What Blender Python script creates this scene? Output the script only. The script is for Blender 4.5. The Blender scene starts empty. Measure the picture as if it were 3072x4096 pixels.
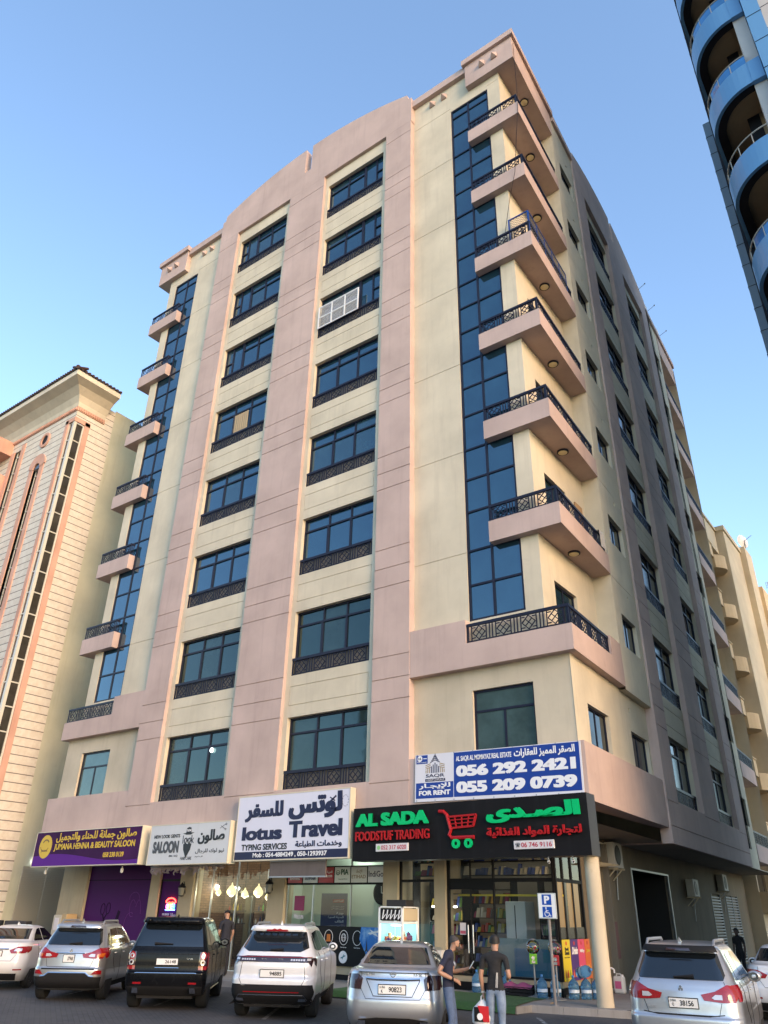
import bpy, bmesh, math, random
from mathutils import Vector, Matrix
from mathutils.bvhtree import BVHTree
random.seed(7)
rad = math.radians
scn = bpy.context.scene
COL = scn.collection

# ------------------------------------------------------------------ camera
cam = bpy.data.cameras.new('camera')
cam_ob = bpy.data.objects.new('camera', cam)
COL.objects.link(cam_ob)
cam.sensor_fit = 'VERTICAL'
cam.sensor_height = 36.0
cam.lens = 3013.7 / 4096 * 36
cam.clip_start = 0.1
cam.clip_end = 3000
_r, _u, _f = Vector((.80739597, .58972152, .01844633)), Vector((.26472497, -.3900252, .88193029)), Vector((-.52728781, .70718376, .47101879))
_m = Matrix((( _r.x, _u.x, -_f.x, 13.65588), (_r.y, _u.y, -_f.y, -19.8641), (_r.z, _u.z, -_f.z, 1.97), (0, 0, 0, 1)))
cam_ob.matrix_world = _m
scn.camera = cam_ob

# ------------------------------------------------------------------ sky, sun, exposure
SUN_AZ, SUN_EL = 111.0, 17.0          # azimuth clockwise from +Y, elevation
W = bpy.data.worlds.new('World')
scn.world = W
W.use_nodes = True
nt = W.node_tree
nt.nodes.clear()
sky = nt.nodes.new('ShaderNodeTexSky')
sky.sky_type = 'NISHITA'
sky.sun_disc = False
sky.sun_elevation = rad(SUN_EL)
sky.sun_rotation = rad(SUN_AZ)
sky.air_density = 1.0
sky.dust_density = 0.5
sky.ozone_density = 1.8
bg = nt.nodes.new('ShaderNodeBackground')
bg.inputs['Strength'].default_value = 0.15
wo = nt.nodes.new('ShaderNodeOutputWorld')
nt.links.new(sky.outputs[0], bg.inputs[0])
nt.links.new(bg.outputs[0], wo.inputs[0])

sun = bpy.data.lights.new('sun', 'SUN')
sun.energy = 0.82
sun.angle = rad(22)
sun.color = (1.0, .58, .29)
sun_ob = bpy.data.objects.new('sun', sun)
COL.objects.link(sun_ob)
_d = Vector((math.sin(rad(SUN_AZ)) * math.cos(rad(SUN_EL)), math.cos(rad(SUN_AZ)) * math.cos(rad(SUN_EL)), math.sin(rad(SUN_EL))))
sun_ob.rotation_euler = _d.to_track_quat('Z', 'Y').to_euler()
sun_ob.location = (40, -20, 60)
scn.view_settings.view_transform = 'Standard'
scn.view_settings.look = 'None'
scn.view_settings.gamma = 1
scn.view_settings.exposure = 1.72

# ------------------------------------------------------------------ materials
MATS = {}
def nodes(name):
    m = bpy.data.materials.new(name)
    m.use_nodes = True
    n = m.node_tree
    return m, n, n.nodes['Principled BSDF']
def mat(name, col, rough=.5, metal=0., spec=.5, emit=None, estr=0., coat=0., alpha=1, trans=0., ior=1.45):
    if name in MATS: return MATS[name]
    m, n, b = nodes(name)
    b.inputs['Base Color'].default_value = (*col, 1)
    b.inputs['Roughness'].default_value = rough
    b.inputs['Metallic'].default_value = metal
    b.inputs['Specular IOR Level'].default_value = spec
    b.inputs['Coat Weight'].default_value = coat
    b.inputs['IOR'].default_value = ior
    b.inputs['Transmission Weight'].default_value = trans
    if emit:
        b.inputs['Emission Color'].default_value = (*emit, 1)
        b.inputs['Emission Strength'].default_value = estr
    MATS[name] = m
    return m
def link(n, a, b): n.links.new(a, b)
def noise(n, scale, detail=4, vec=None, rough=.55):
    t = n.nodes.new('ShaderNodeTexNoise')
    t.inputs['Scale'].default_value = scale
    t.inputs['Detail'].default_value = detail
    t.inputs['Roughness'].default_value = rough
    if vec: link(n, vec, t.inputs['Vector'])
    return t
def ramp(n, src, a, b, ca=(0, 0, 0), cb=(1, 1, 1)):
    r = n.nodes.new('ShaderNodeValToRGB')
    r.color_ramp.elements[0].position = a
    r.color_ramp.elements[1].position = b
    r.color_ramp.elements[0].color = (*ca, 1)
    r.color_ramp.elements[1].color = (*cb, 1)
    link(n, src, r.inputs[0])
    return r
def mix(n, fac, a, b, typ='MIX'):
    x = n.nodes.new('ShaderNodeMix')
    x.data_type = 'RGBA'
    x.blend_type = typ
    if isinstance(fac, (int, float)): x.inputs[0].default_value = fac
    else: link(n, fac, x.inputs[0])
    for s, v in ((6, a), (7, b)):
        if isinstance(v, tuple): x.inputs[s].default_value = (*v, 1)
        else: link(n, v, x.inputs[s])
    return x.outputs[2]
def coords(n, scale=(1, 1, 1), kind='Object'):
    t = n.nodes.new('ShaderNodeTexCoord')
    mp = n.nodes.new('ShaderNodeMapping')
    mp.inputs['Scale'].default_value = scale
    link(n, t.outputs[kind], mp.inputs[0])
    return mp.outputs[0]
def bump(n, b, h, strength=.3, dist=.01):
    x = n.nodes.new('ShaderNodeBump')
    x.inputs['Strength'].default_value = strength
    x.inputs['Distance'].default_value = dist
    link(n, h, x.inputs['Height'])
    link(n, x.outputs[0], b.inputs['Normal'])
def stucco(name, col, dirt=(.2, .17, .14), amt=.25, rough=.9, bs=.35, var=.10, spec=.2):
    if name in MATS: return MATS[name]
    m, n, b = nodes(name)
    v = coords(n)
    vs = coords(n, (1.6, 1.6, .12))
    big = noise(n, .55, 5, v)
    c2 = tuple(min(1, c * (1 + var)) for c in col)
    c1 = tuple(c * (1 - var * 1.4) for c in col)
    base = mix(n, ramp(n, big.outputs[0], .3, .7).outputs[0], c1, c2)
    st = noise(n, 2.2, 6, vs, .65)
    base = mix(n, ramp(n, st.outputs[0], .52, .85, (0, 0, 0), (amt, amt, amt)).outputs[0], base, dirt)
    sp = noise(n, 1.7, 8, v, .7)
    base = mix(n, ramp(n, sp.outputs[0], .62, .8, (0, 0, 0), (amt, amt, amt)).outputs[0], base, dirt)
    link(n, base, b.inputs['Base Color'])
    b.inputs['Roughness'].default_value = rough
    b.inputs['Specular IOR Level'].default_value = spec
    f = noise(n, 38, 5, v, .7)
    bump(n, b, f.outputs[0], bs, .012)
    MATS[name] = m
    return m
def tinted_glass(name, col, tint, rough=.03, ior=1.9):
    if name in MATS: return MATS[name]
    m, n, b = nodes(name)
    v = coords(n, (1, 1, 1))
    d = noise(n, 1.3, 5, v, .6)
    base = mix(n, ramp(n, d.outputs[0], .35, .75).outputs[0], col, tuple(c * 1.7 + .004 for c in col))
    link(n, base, b.inputs['Base Color'])
    b.inputs['Roughness'].default_value = rough
    r = ramp(n, d.outputs[0], .55, .9, (rough,) * 3, (.22,) * 3)
    link(n, r.outputs[0], b.inputs['Roughness'])
    b.inputs['IOR'].default_value = ior
    b.inputs['Specular Tint'].default_value = (*tint, 1)
    w = noise(n, .8, 2, v)
    bump(n, b, w.outputs[0], .05, .05)
    MATS[name] = m
    return m
def clear_glass(name, tint=(.85, .9, .9), refl=1.0):
    if name in MATS: return MATS[name]
    m, n, b = nodes(name)
    out = n.nodes['Material Output']
    n.nodes.remove(b)
    tr = n.nodes.new('ShaderNodeBsdfTransparent')
    tr.inputs[0].default_value = (*tint, 1)
    gl = n.nodes.new('ShaderNodeBsdfGlossy')
    gl.inputs['Roughness'].default_value = .02
    gl.inputs['Color'].default_value = (refl, refl, refl, 1)
    fr = n.nodes.new('ShaderNodeFresnel')
    fr.inputs[0].default_value = 1.5
    mx = n.nodes.new('ShaderNodeMixShader')
    link(n, fr.outputs[0], mx.inputs[0])
    link(n, tr.outputs[0], mx.inputs[1])
    link(n, gl.outputs[0], mx.inputs[2])
    link(n, mx.outputs[0], out.inputs[0])
    MATS[name] = m
    return m

M_PINK = stucco('pink_stucco', (.505, .385, .335), (.28, .21, .19), .36)
M_CREAM = stucco('cream_stucco', (.60, .535, .40), (.34, .29, .22), .38)
M_CREAM2 = stucco('cream_plaster', (.53, .465, .345), (.25, .2, .15), .3)
M_NAVY = mat('navy_painted_metal', (.012, .014, .030), .45, 0, .3)
M_GLASS = tinted_glass('blue_reflective_glass', (.004, .022, .036), (.55, .80, 1.0), ior=2.3)
M_GLASS_LOW = tinted_glass('teal_window_glass', (.004, .012, .014), (.50, .68, .68), ior=1.9)
M_GLASS_DUST = tinted_glass('dusty_blue_glass', (.012, .034, .046), (.55, .78, .95), rough=.16, ior=2.1)
M_GLASS_DUST2 = tinted_glass('dusty_teal_glass', (.012, .024, .026), (.5, .68, .68), rough=.18, ior=1.8)
M_GLASS_SIDE = tinted_glass('dark_side_glass', (.006, .009, .010), (.45, .55, .58), ior=1.5)
M_GLASS_FIRST = tinted_glass('grey_teal_glass', (.030, .055, .058), (.6, .8, .8), ior=1.8)  # lighter base colour stands in for the building reflected in these panes
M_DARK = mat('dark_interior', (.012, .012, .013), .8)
M_LAMP = mat('frosted_lamp_glass', (.62, .52, .30), .5)
M_WHITE = mat('white_paint', (.75, .75, .73), .5)
M_GREY = mat('grey_metal', (.35, .36, .37), .45, .6)

# ------------------------------------------------------------------ mesh helpers
def subdiv_ang(a, b, n): return [a + (b - a) * i / n for i in range(n + 1)]
class MB:
    def __init__(s): s.v = []; s.f = []; s.m = []; s.M = None
    def add(s, vs, fs, m=0):
        o = len(s.v)
        if s.M is not None: vs = [s.M @ Vector(p) for p in vs]
        s.v += [tuple(p) for p in vs]
        s.f += [tuple(i + o for i in f) for f in fs]
        s.m += [m] * len(fs)
        return s
    def quad(s, a, b, c, d, m=0): return s.add([a, b, c, d], [(0, 1, 2, 3)], m)
    def box(s, x0, x1, y0, y1, z0, z1, m=0, skip=''):
        vs = [(x, y, z) for z in (z0, z1) for y in (y0, y1) for x in (x0, x1)]
        fs = {'b': (0, 2, 3, 1), 't': (4, 5, 7, 6), 'f': (0, 1, 5, 4), 'k': (2, 6, 7, 3), 'l': (0, 4, 6, 2), 'r': (1, 3, 7, 5)}
        return s.add(vs, [f for k, f in fs.items() if k not in skip], m)
    def prism(s, poly, h0, h1, ax='z', m=0, caps=True):
        n = len(poly)
        def P(a, b, h):
            return (a, b, h) if ax == 'z' else (a, h, b) if ax == 'y' else (h, a, b)
        vs = [P(a, b, h0) for a, b in poly] + [P(a, b, h1) for a, b in poly]
        fs = [(i, (i + 1) % n, n + (i + 1) % n, n + i) for i in range(n)]
        if caps: fs += [tuple(range(n - 1, -1, -1)), tuple(range(n, 2 * n))]
        return s.add(vs, fs, m)
    def bar(s, a, b, w, d=None, up=(0, 1, 0), m=0):
        d = d or w
        a, b = Vector(a), Vector(b)
        t = (b - a).normalized()
        u = Vector(up)
        sd = t.cross(u)
        if sd.length < 1e-4: sd = t.cross(Vector((1, 0, 0)))
        sd.normalize()
        u = sd.cross(t)
        vs = []
        for p in (a, b):
            for i, j in ((-1, -1), (1, -1), (1, 1), (-1, 1)):
                vs.append(p + sd * (w / 2 * i) + u * (d / 2 * j))
        return s.add(vs, [(0, 1, 5, 4), (1, 2, 6, 5), (2, 3, 7, 6), (3, 0, 4, 7), (3, 2, 1, 0), (4, 5, 6, 7)], m)
    def tube(s, pts, r, seg=8, m=0, cap=True):
        pts = [Vector(p) for p in pts]
        rs = r if isinstance(r, (list, tuple)) else [r] * len(pts)
        vs = []; ref = None
        for i, p in enumerate(pts):
            t = (pts[min(i + 1, len(pts) - 1)] - pts[max(i - 1, 0)]).normalized()
            if ref is None: ref = Vector((0, 0, 1)) if abs(t.z) < .9 else Vector((1, 0, 0))
            a = t.cross(ref)
            if a.length < 1e-5: a = t.orthogonal()
            a.normalize(); b = a.cross(t); ref = b if True else ref
            for k in range(seg):
                an = 2 * math.pi * k / seg
                vs.append(p + (a * math.cos(an) + b * math.sin(an)) * rs[i])
        fs = []
        for i in range(len(pts) - 1):
            for k in range(seg):
                k2 = (k + 1) % seg
                fs.append((i * seg + k, i * seg + k2, (i + 1) * seg + k2, (i + 1) * seg + k))
        if cap: fs += [tuple(range(seg)), tuple(range((len(pts) - 1) * seg, len(pts) * seg))]
        return s.add(vs, fs, m)
    def lathe(s, prof, c=(0, 0, 0), seg=24, ax='z', m=0):
        vs = []; n = len(prof)
        for r, h in prof:
            for k in range(seg):
                a = 2 * math.pi * k / seg
                x, y = r * math.cos(a), r * math.sin(a)
                p = (x, y, h) if ax == 'z' else (x, h, y) if ax == 'y' else (h, x, y)
                vs.append((p[0] + c[0], p[1] + c[1], p[2] + c[2]))
        fs = [(i * seg + k, i * seg + (k + 1) % seg, (i + 1) * seg + (k + 1) % seg, (i + 1) * seg + k) for i in range(n - 1) for k in range(seg)]
        if prof[0][0] > 1e-6: fs.append(tuple(range(seg)))
        if prof[-1][0] > 1e-6: fs.append(tuple(range((n - 1) * seg, n * seg)))
        return s.add(vs, fs, m)
    def ball(s, c, r, seg=12, rings=8, m=0, sc=(1, 1, 1)):
        prof = [(max(1e-7, math.sin(math.pi * i / rings)), -math.cos(math.pi * i / rings)) for i in range(rings + 1)]
        t = MB().lathe(prof, (0, 0, 0), seg)
        return s.add([(c[0] + p[0] * r * sc[0], c[1] + p[1] * r * sc[1], c[2] + p[2] * r * sc[2]) for p in t.v], t.f, m)
    def wall(s, u0, u1, z0, z1, n, holes, m=0):
        """plane at depth n in (u, n, z) with holes (ua, ub, za, zb, depth, filled)"""
        us = sorted({u0, u1, *[min(max(h[i], u0), u1) for h in holes for i in (0, 1)]})
        zs = sorted({z0, z1, *[min(max(h[i], z0), z1) for h in holes for i in (2, 3)]})
        import bisect
        hole_cells = set()
        for h in holes:
            for i in range(bisect.bisect_left(us, h[0] - 1e-6), bisect.bisect_left(us, h[1] - 1e-6)):
                for j in range(bisect.bisect_left(zs, h[2] - 1e-6), bisect.bisect_left(zs, h[3] - 1e-6)):
                    hole_cells.add((i, j))
        # merge cells row-wise
        for j in range(len(zs) - 1):
            i = 0
            while i < len(us) - 1:
                if (i, j) in hole_cells: i += 1; continue
                k = i
                while k < len(us) - 1 and (k, j) not in hole_cells: k += 1
                s.quad((us[i], n, zs[j]), (us[k], n, zs[j]), (us[k], n, zs[j + 1]), (us[i], n, zs[j + 1]), m)
                i = k
        for ua, ub, za, zb, d, fill in holes:
            e = n + d
            s.quad((ua, n, za), (ua, e, za), (ub, e, za), (ub, n, za), m)
            s.quad((ua, n, zb), (ub, n, zb), (ub, e, zb), (ua, e, zb), m)
            s.quad((ua, n, za), (ua, n, zb), (ua, e, zb), (ua, e, za), m)
            s.quad((ub, n, za), (ub, e, za), (ub, e, zb), (ub, n, zb), m)
            if fill: s.quad((ua, e, za), (ub, e, za), (ub, e, zb), (ua, e, zb), m)
        return s
    def build(s, name, mats, parent=None, loc=(0, 0, 0), rot=(0, 0, 0), smooth=False, bevel=0, recalc=True):
        me = bpy.data.meshes.new(name)
        me.from_pydata(s.v, [], s.f)
        ms = mats if isinstance(mats, (list, tuple)) else [mats]
        for x in ms: me.materials.append(x)
        if len(ms) > 1: me.polygons.foreach_set('material_index', s.m)
        bm = bmesh.new(); bm.from_mesh(me)
        if smooth: bmesh.ops.remove_doubles(bm, verts=bm.verts, dist=1e-5)
        if recalc: bmesh.ops.recalc_face_normals(bm, faces=bm.faces)
        bm.to_mesh(me); bm.free()
        if smooth:
            me.polygons.foreach_set('use_smooth', [True] * len(me.polygons))
            me.set_sharp_from_angle(angle=rad(38 if smooth is True else smooth))
        o = bpy.data.objects.new(name, me)
        COL.objects.link(o)
        if parent: o.parent = parent
        o.location = loc; o.rotation_euler = rot
        if bevel:
            md = o.modifiers.new('bevel', 'BEVEL'); md.width = bevel; md.segments = 2; md.limit_method = 'ANGLE'; md.angle_limit = rad(40)
        return o
def tag(o, label, cat, group=None):
    o['label'] = label; o['category'] = cat
    if group: o['group'] = group
    return o
def thing(name, label, cat, loc=(0, 0, 0), rz=0, group=None):
    o = bpy.data.objects.new(name, None)
    o.empty_display_size = .3
    COL.objects.link(o)
    o.location = loc; o.rotation_euler = (0, 0, rz)
    return tag(o, label, cat, group)
def setting(o): o['kind'] = 'structure'; return o
def dup(o, parent=None, loc=None, rot=None):
    c = o.copy(); COL.objects.link(c)
    if parent is not None: c.parent = parent
    if loc is not None: c.location = loc
    if rot is not None: c.rotation_euler = rot
    for ch in o.children: dup(ch, c)
    return c

# ------------------------------------------------------------------ lettering
AR = {}
_base = [('\u0621', 0xFE80, 1), ('\u0622', 0xFE81, 2), ('\u0623', 0xFE83, 2), ('\u0624', 0xFE85, 2), ('\u0625', 0xFE87, 2), ('\u0626', 0xFE89, 4), ('\u0627', 0xFE8D, 2), ('\u0628', 0xFE8F, 4), ('\u0629', 0xFE93, 2), ('\u062a', 0xFE95, 4), ('\u062b', 0xFE99, 4), ('\u062c', 0xFE9D, 4), ('\u062d', 0xFEA1, 4), ('\u062e', 0xFEA5, 4), ('\u062f', 0xFEA9, 2), ('\u0630', 0xFEAB, 2), ('\u0631', 0xFEAD, 2), ('\u0632', 0xFEAF, 2), ('\u0633', 0xFEB1, 4), ('\u0634', 0xFEB5, 4), ('\u0635', 0xFEB9, 4), ('\u0636', 0xFEBD, 4), ('\u0637', 0xFEC1, 4), ('\u0638', 0xFEC5, 4), ('\u0639', 0xFEC9, 4), ('\u063a', 0xFECD, 4), ('\u0641', 0xFED1, 4), ('\u0642', 0xFED5, 4), ('\u0643', 0xFED9, 4), ('\u0644', 0xFEDD, 4), ('\u0645', 0xFEE1, 4), ('\u0646', 0xFEE5, 4), ('\u0647', 0xFEE9, 4), ('\u0648', 0xFEED, 2), ('\u0649', 0xFEEF, 2), ('\u064a', 0xFEF1, 4)]
for c, cp, k in _base: AR[c] = (cp, k)
AR['\u0640'] = (0x0640, 9)
LIG = {'\u0627': 0xFEFB, '\u0622': 0xFEF5, '\u0623': 0xFEF7, '\u0625': 0xFEF9}
def arabic(t):
    """contextual letter forms, in visual order"""
    words = []
    for w in t.split(' '):
        out = []; i = 0; prev = False
        while i < len(w):
            ch = w[i]
            if ch not in AR: out.append(ch); prev = False; i += 1; continue
            cp, k = AR[ch]
            if ch == '\u0644' and i + 1 < len(w) and w[i + 1] in LIG:
                out.append(chr(LIG[w[i + 1]] + (1 if prev else 0))); prev = False; i += 2; continue
            nxt = i + 1 < len(w) and w[i + 1] in AR and AR[w[i + 1]][1] != 1
            if k == 9: out.append('\u0640'); prev = True
            elif k == 4:
                out.append(chr(cp + (3 if prev and nxt else 1 if prev else 2 if nxt else 0))); prev = nxt
            elif k == 2: out.append(chr(cp + (1 if prev else 0))); prev = False
            else: out.append(chr(cp)); prev = False
            i += 1
        words.append(''.join(reversed(out)))
    return ' '.join(reversed(words))
def text_mesh(s, bold=0., ext=0.):
    cu = bpy.data.curves.new('text', 'FONT')
    cu.body = s; cu.size = 1; cu.offset = bold; cu.extrude = ext; cu.resolution_u = 4
    o = bpy.data.objects.new('text', cu); COL.objects.link(o)
    dg = bpy.context.evaluated_depsgraph_get()
    me = bpy.data.meshes.new_from_object(o.evaluated_get(dg))
    bpy.data.objects.remove(o); bpy.data.curves.remove(cu)
    vs = [tuple(v.co) for v in me.vertices]; fs = [tuple(p.vertices) for p in me.polygons]
    bpy.data.meshes.remove(me)
    return vs, fs
def letters(mb, s, x0, x1, z0, z1, y, bold=.02, ext=.004, m=0, ar=False, mirror=False, slant=0.):
    """write s into the box (x0..x1, z0..z1) on the plane y, facing -y"""
    lim = .012 if ar else .02
    vs, fs = text_mesh(arabic(s) if ar else s, min(bold, lim), .5)
    if not vs: return
    a0 = min(v[0] for v in vs); a1 = max(v[0] for v in vs); b0 = min(v[1] for v in vs); b1 = max(v[1] for v in vs)
    d = max(0, bold - lim)
    kx = (x1 - x0) / (a1 - a0 + 2 * d); kz = (z1 - z0) / (b1 - b0 + 2 * d)
    sh = [(0, 0)] if d == 0 else [(0, 0), (-d, -d * .6), (d, -d * .6), (-d, d * .6), (d, d * .6)] + ([(d, 0), (-d, 0)] if d > .02 else [])
    for i, (sx, sz) in enumerate(sh):
        out = [(x0 + (v[0] - a0 + d + sx) * kx + slant * (v[1] - b0) * kz, y - (v[2] + .5) * ext - i * .0004, z0 + (v[1] - b0 + d + sz) * kz) for v in vs]
        mb.add(out, fs, m)
# ================================================================== MAIN BUILDING
BX = -6.885                                   # axis of the front
MX = lambda x: 2 * BX - x                     # mirror across it
Z = lambda k: .0917 + 4.026 * k               # storey level k
SK = .0507                                    # the side street wall runs slightly inwards
RX = lambda y, n=0: 5.673 - SK * y - n        # x of the side wall at y, n inwards
RANG = math.atan2(1, -SK)
BLD = thing('apartment_building', 'tall pink and cream corner apartment building with dark blue windows above a row of shops', 'building', (BX, 0, 0))
OFF = (-BX, 0, 0)
RLOC = (5.673 - BX, 0, 0); RROT = (0, 0, RANG)

GR = lambda u0, u1, z: (u0, u1, z - .014, z + .014, .03, True)
def pil_grooves(u0, u1, k0=1):
    g = []
    for k in range(k0, 9):
        for i, d in enumerate((0, .714, 1.4755)):
            if k == 1 and i < 2: continue
            g.append(GR(u0, u1, Z(k) + d))
    g.append(GR(u0, u1, Z(9) + .1))
    return g
def rect_groove(u0, u1, z0, z1, w=.022):
    return [(u0, u1, z0, z0 + w, .025, True), (u0, u1, z1 - w, z1, .025, True), (u0, u0 + w, z0 + w, z1 - w, .025, True), (u1 - w, u1, z0 + w, z1 - w, .025, True)]

M_TAUPE = stucco('taupe_panel', (.20, .175, .145), (.08, .07, .06), .5)
# --- pink front with two window bays
bays = [(-5.638, -1.515), (MX(-1.515), MX(-5.638))]
bays = [(min(a), max(a)) for a in bays]
mb = MB()
holes = [(a, b, 5.66, 37.13, .16, False) for a, b in bays]
for u0, u1 in ((-1.515, 0), (-8.132, -5.638), (-13.77, -12.255)): holes += pil_grooves(u0, u1)
mb.wall(-13.77, 0, 4.3, 37.13, 0, holes)
for x in (0, -13.77): mb.quad((x, 0, 4.3), (x, .32, 4.3), (x, .32, 37.13), (x, 0, 37.13))
mb.box(-13.77, 0, 0, .5, 4.28, 4.3)
mb.build('pink_wall', M_PINK, BLD, OFF)
# arched parapet
Rr = 19.1; zc = 40.56 - Rr
def arcz(x): return zc + math.sqrt(Rr * Rr - (x - BX) ** 2)
poly = [(.03, 37.137), (.03, 38.96), (-.17, 38.97), (-.22, 39.33)]
for i in range(13): poly.append((-.25 + (-6.72 + .25) * i / 12, arcz(-.25 + (-6.72 + .25) * i / 12)))
poly += [(-6.75, 38.58), (-7.2, 38.58)]
for i in range(13): poly.append((-7.2 + (-13.52 + 7.2) * i / 12, arcz(-7.2 + (-13.52 + 7.2) * i / 12)))
poly += [(-13.55, 39.33), (-13.6, 38.97), (-13.8, 38.96), (-13.8, 37.137)]
mb = MB().prism(poly, 0, .42, 'y')
mb.build('arched_parapet', M_PINK, BLD, OFF)

# --- cream bay panels (spandrels with window openings)
WOFF = .222
for a, b in bays:
    mb = MB()
    hs = []
    for k in range(1, 9):
        hs.append((a + WOFF, b - .27 + .0, Z(k) + 1.53, Z(k + 1), .27, False))
        if k > 1: hs += rect_groove(a + WOFF, b - .28, Z(k) + .42, Z(k) + 1.13)
    mb.wall(a, b, 5.66, 37.13, .16, hs)
    mb.build('bay_panel', M_CREAM, BLD, OFF)

def motif(mb, u0, u1, z0, z1, y, t=.03):
    """square frame with a diamond and a cross in it"""
    mb.box(u0, u0 + t, y, y + .03, z0, z1); mb.box(u1 - t, u1, y, y + .03, z0, z1)
    h = z1 - z0; uc = (u0 + u1) / 2; c = (z0 + z1) / 2; d = min(h, u1 - u0) * .47
    for f in (.12, .84): mb.box(u0 + t, uc - d * .55, y + .003, y + .027, z0 + h * f, z0 + h * f + t); mb.box(uc + d * .55, u1 - t, y + .003, y + .027, z0 + h * f, z0 + h * f + t)
    P = [(uc, y + .015, c - d), (uc + d, y + .015, c), (uc, y + .015, c + d), (uc - d, y + .015, c)]
    for i in range(4): mb.bar(P[i], P[(i + 1) % 4], t, .022)
    q = [((P[i][0] + P[(i + 1) % 4][0]) / 2, y + .015, (P[i][2] + P[(i + 1) % 4][2]) / 2) for i in range(4)]
    mb.bar(q[0], q[2], t * .9, .018); mb.bar(q[1], q[3], t * .9, .016)
def rail_run(mb, u0, u1, z0, z1, y, n, rail=.09):
    mb.box(u0, u1, y - .02, y + .06, z1 - rail, z1)
    mb.box(u0, u1, y, y + .035, z0 + .03, z0 + .07)
    w = (u1 - u0) / n
    for i in range(n):
        a = u0 + w * i; mw = w * .64; m0 = a + (w - mw) / 2
        motif(mb, m0, m0 + mw, z0 + .071, z1 - rail - .001, y)
        for f in (.06, .94): mb.box(a + w * f - .016, a + w * f + .016, y, y + .03, z0 + .071, z1 - rail)
    mb.box(u0, u0 + .03, y - .003, y + .03, z0, z1 - rail); mb.box(u1 - .03, u1, y - .003, y + .033, z0, z1 - rail)

# --- bay windows (prototype per layout, local: x along, y inwards, z up from the sill)
WW, WH = 3.63, 2.496
def make_window(layout, glass, mir=False, var=0):
    mb = MB(); y = .17; t = .065; D = .08
    F = lambda x: WW - x if mir else x
    def vb(x, z0, z1, w=t, dy=0): mb.box(F(x) - w / 2, F(x) + w / 2, y + dy, y + D + dy, z0, z1)
    def hb(x0, x1, z, w=t, dy=0):
        a, b = sorted((F(x0), F(x1))); mb.box(a, b, y + dy, y + D + dy, z - w / 2, z + w / 2)
    mb.box(0, WW, y - .006, y + D, WH - .07, WH); mb.box(0, .06, y - .004, y + D, 0, WH - .07); mb.box(WW - .06, WW, y - .004, y + D, 0, WH - .07)
    hb(.06, WW - .06, .60, .16)
    panes = []
    if layout == 'three':
        hb(.06, WW - .06, 1.94, .075)
        for x, w in ((1.25, .10), (2.40, .085)): vb(x, .68, 1.9, w, .004)
        for x in (1.30, 2.42): vb(x, 1.98, WH - .07, .06, .004)
        xs = (.06, 1.25, 2.40, WW - .06)
        panes = [(xs[i], xs[i + 1], .68, 1.9) for i in range(3)] + [(xs[i], xs[i + 1], 1.98, WH - .07) for i in range(3)]
    else:
        vb(2.36, .68, WH - .07, .13, .004); vb(3.10, .68, WH - .07, .07, .004)
        hb(.06, 2.30, 1.94, .075); hb(3.13, WW - .06, 1.52, .06)
        vb(1.26, .68, 1.9, .08, .004); vb(1.30, 1.98, WH - .07, .055, .004)
        panes = [(.06, 1.26, .68, 1.9), (1.26, 2.36, .68, 1.9), (.06, 1.26, 1.98, WH - .07), (1.26, 2.36, 1.98, WH - .07), (2.36, 3.1, .68, WH - .07), (3.1, WW - .06, .68, 1.5), (3.1, WW - .06, 1.54, WH - .07)]
    fr = mb.build('window', M_NAVY, None)
    g = MB()
    rnd = random.Random(len(layout) * 3 + mir + var * 17)
    for x0, x1, z0, z1 in panes:
        a, b = sorted((F(x0), F(x1))); e = rnd.uniform(-.006, .006); e2 = rnd.uniform(-.004, .004)
        Y = y + .05
        g.quad((a, Y + e, z0), (b, Y - e, z0), (b, Y - e + e2, z1), (a, Y + e + e2, z1), 1 if rnd.random() < .28 else 0)
    g.build('pane', [glass, M_GLASS_DUST if glass is M_GLASS else M_GLASS_DUST2], fr)
    r = MB()
    rail_run(r, 0.002, WW - .002, .0, .66, .03, 4, .10)
    r.build('grille', M_NAVY, fr)
    MB().box(.06, WW - .06, .13, .15, .0, .56).build('sill_panel', M_TAUPE, fr)
    return fr
PROTO = {}; VAR = random.Random(40)
def put_window(layout, low, mir, loc, rot, label=None):
    var = VAR.randrange(4)
    key = (layout, low, mir, var)
    if key not in PROTO:
        o = make_window(layout, M_GLASS_SIDE if low == 'side' else M_GLASS_LOW if low else M_GLASS, mir, var); PROTO[key] = o
        o.parent = BLD
    else:
        o = dup(PROTO[key], BLD)
    o.location = loc; o.rotation_euler = rot
    if label: o['label'] = label
    return o
for bi, (a, b) in enumerate(bays):
    for k in range(1, 9):
        lay = 'side' if k >= 6 else 'three'
        put_window(lay, k <= 2, bi == 1 and lay == 'side', (a + WOFF - BX, .16, Z(k) + 1.53), (0, 0, 0))

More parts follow.
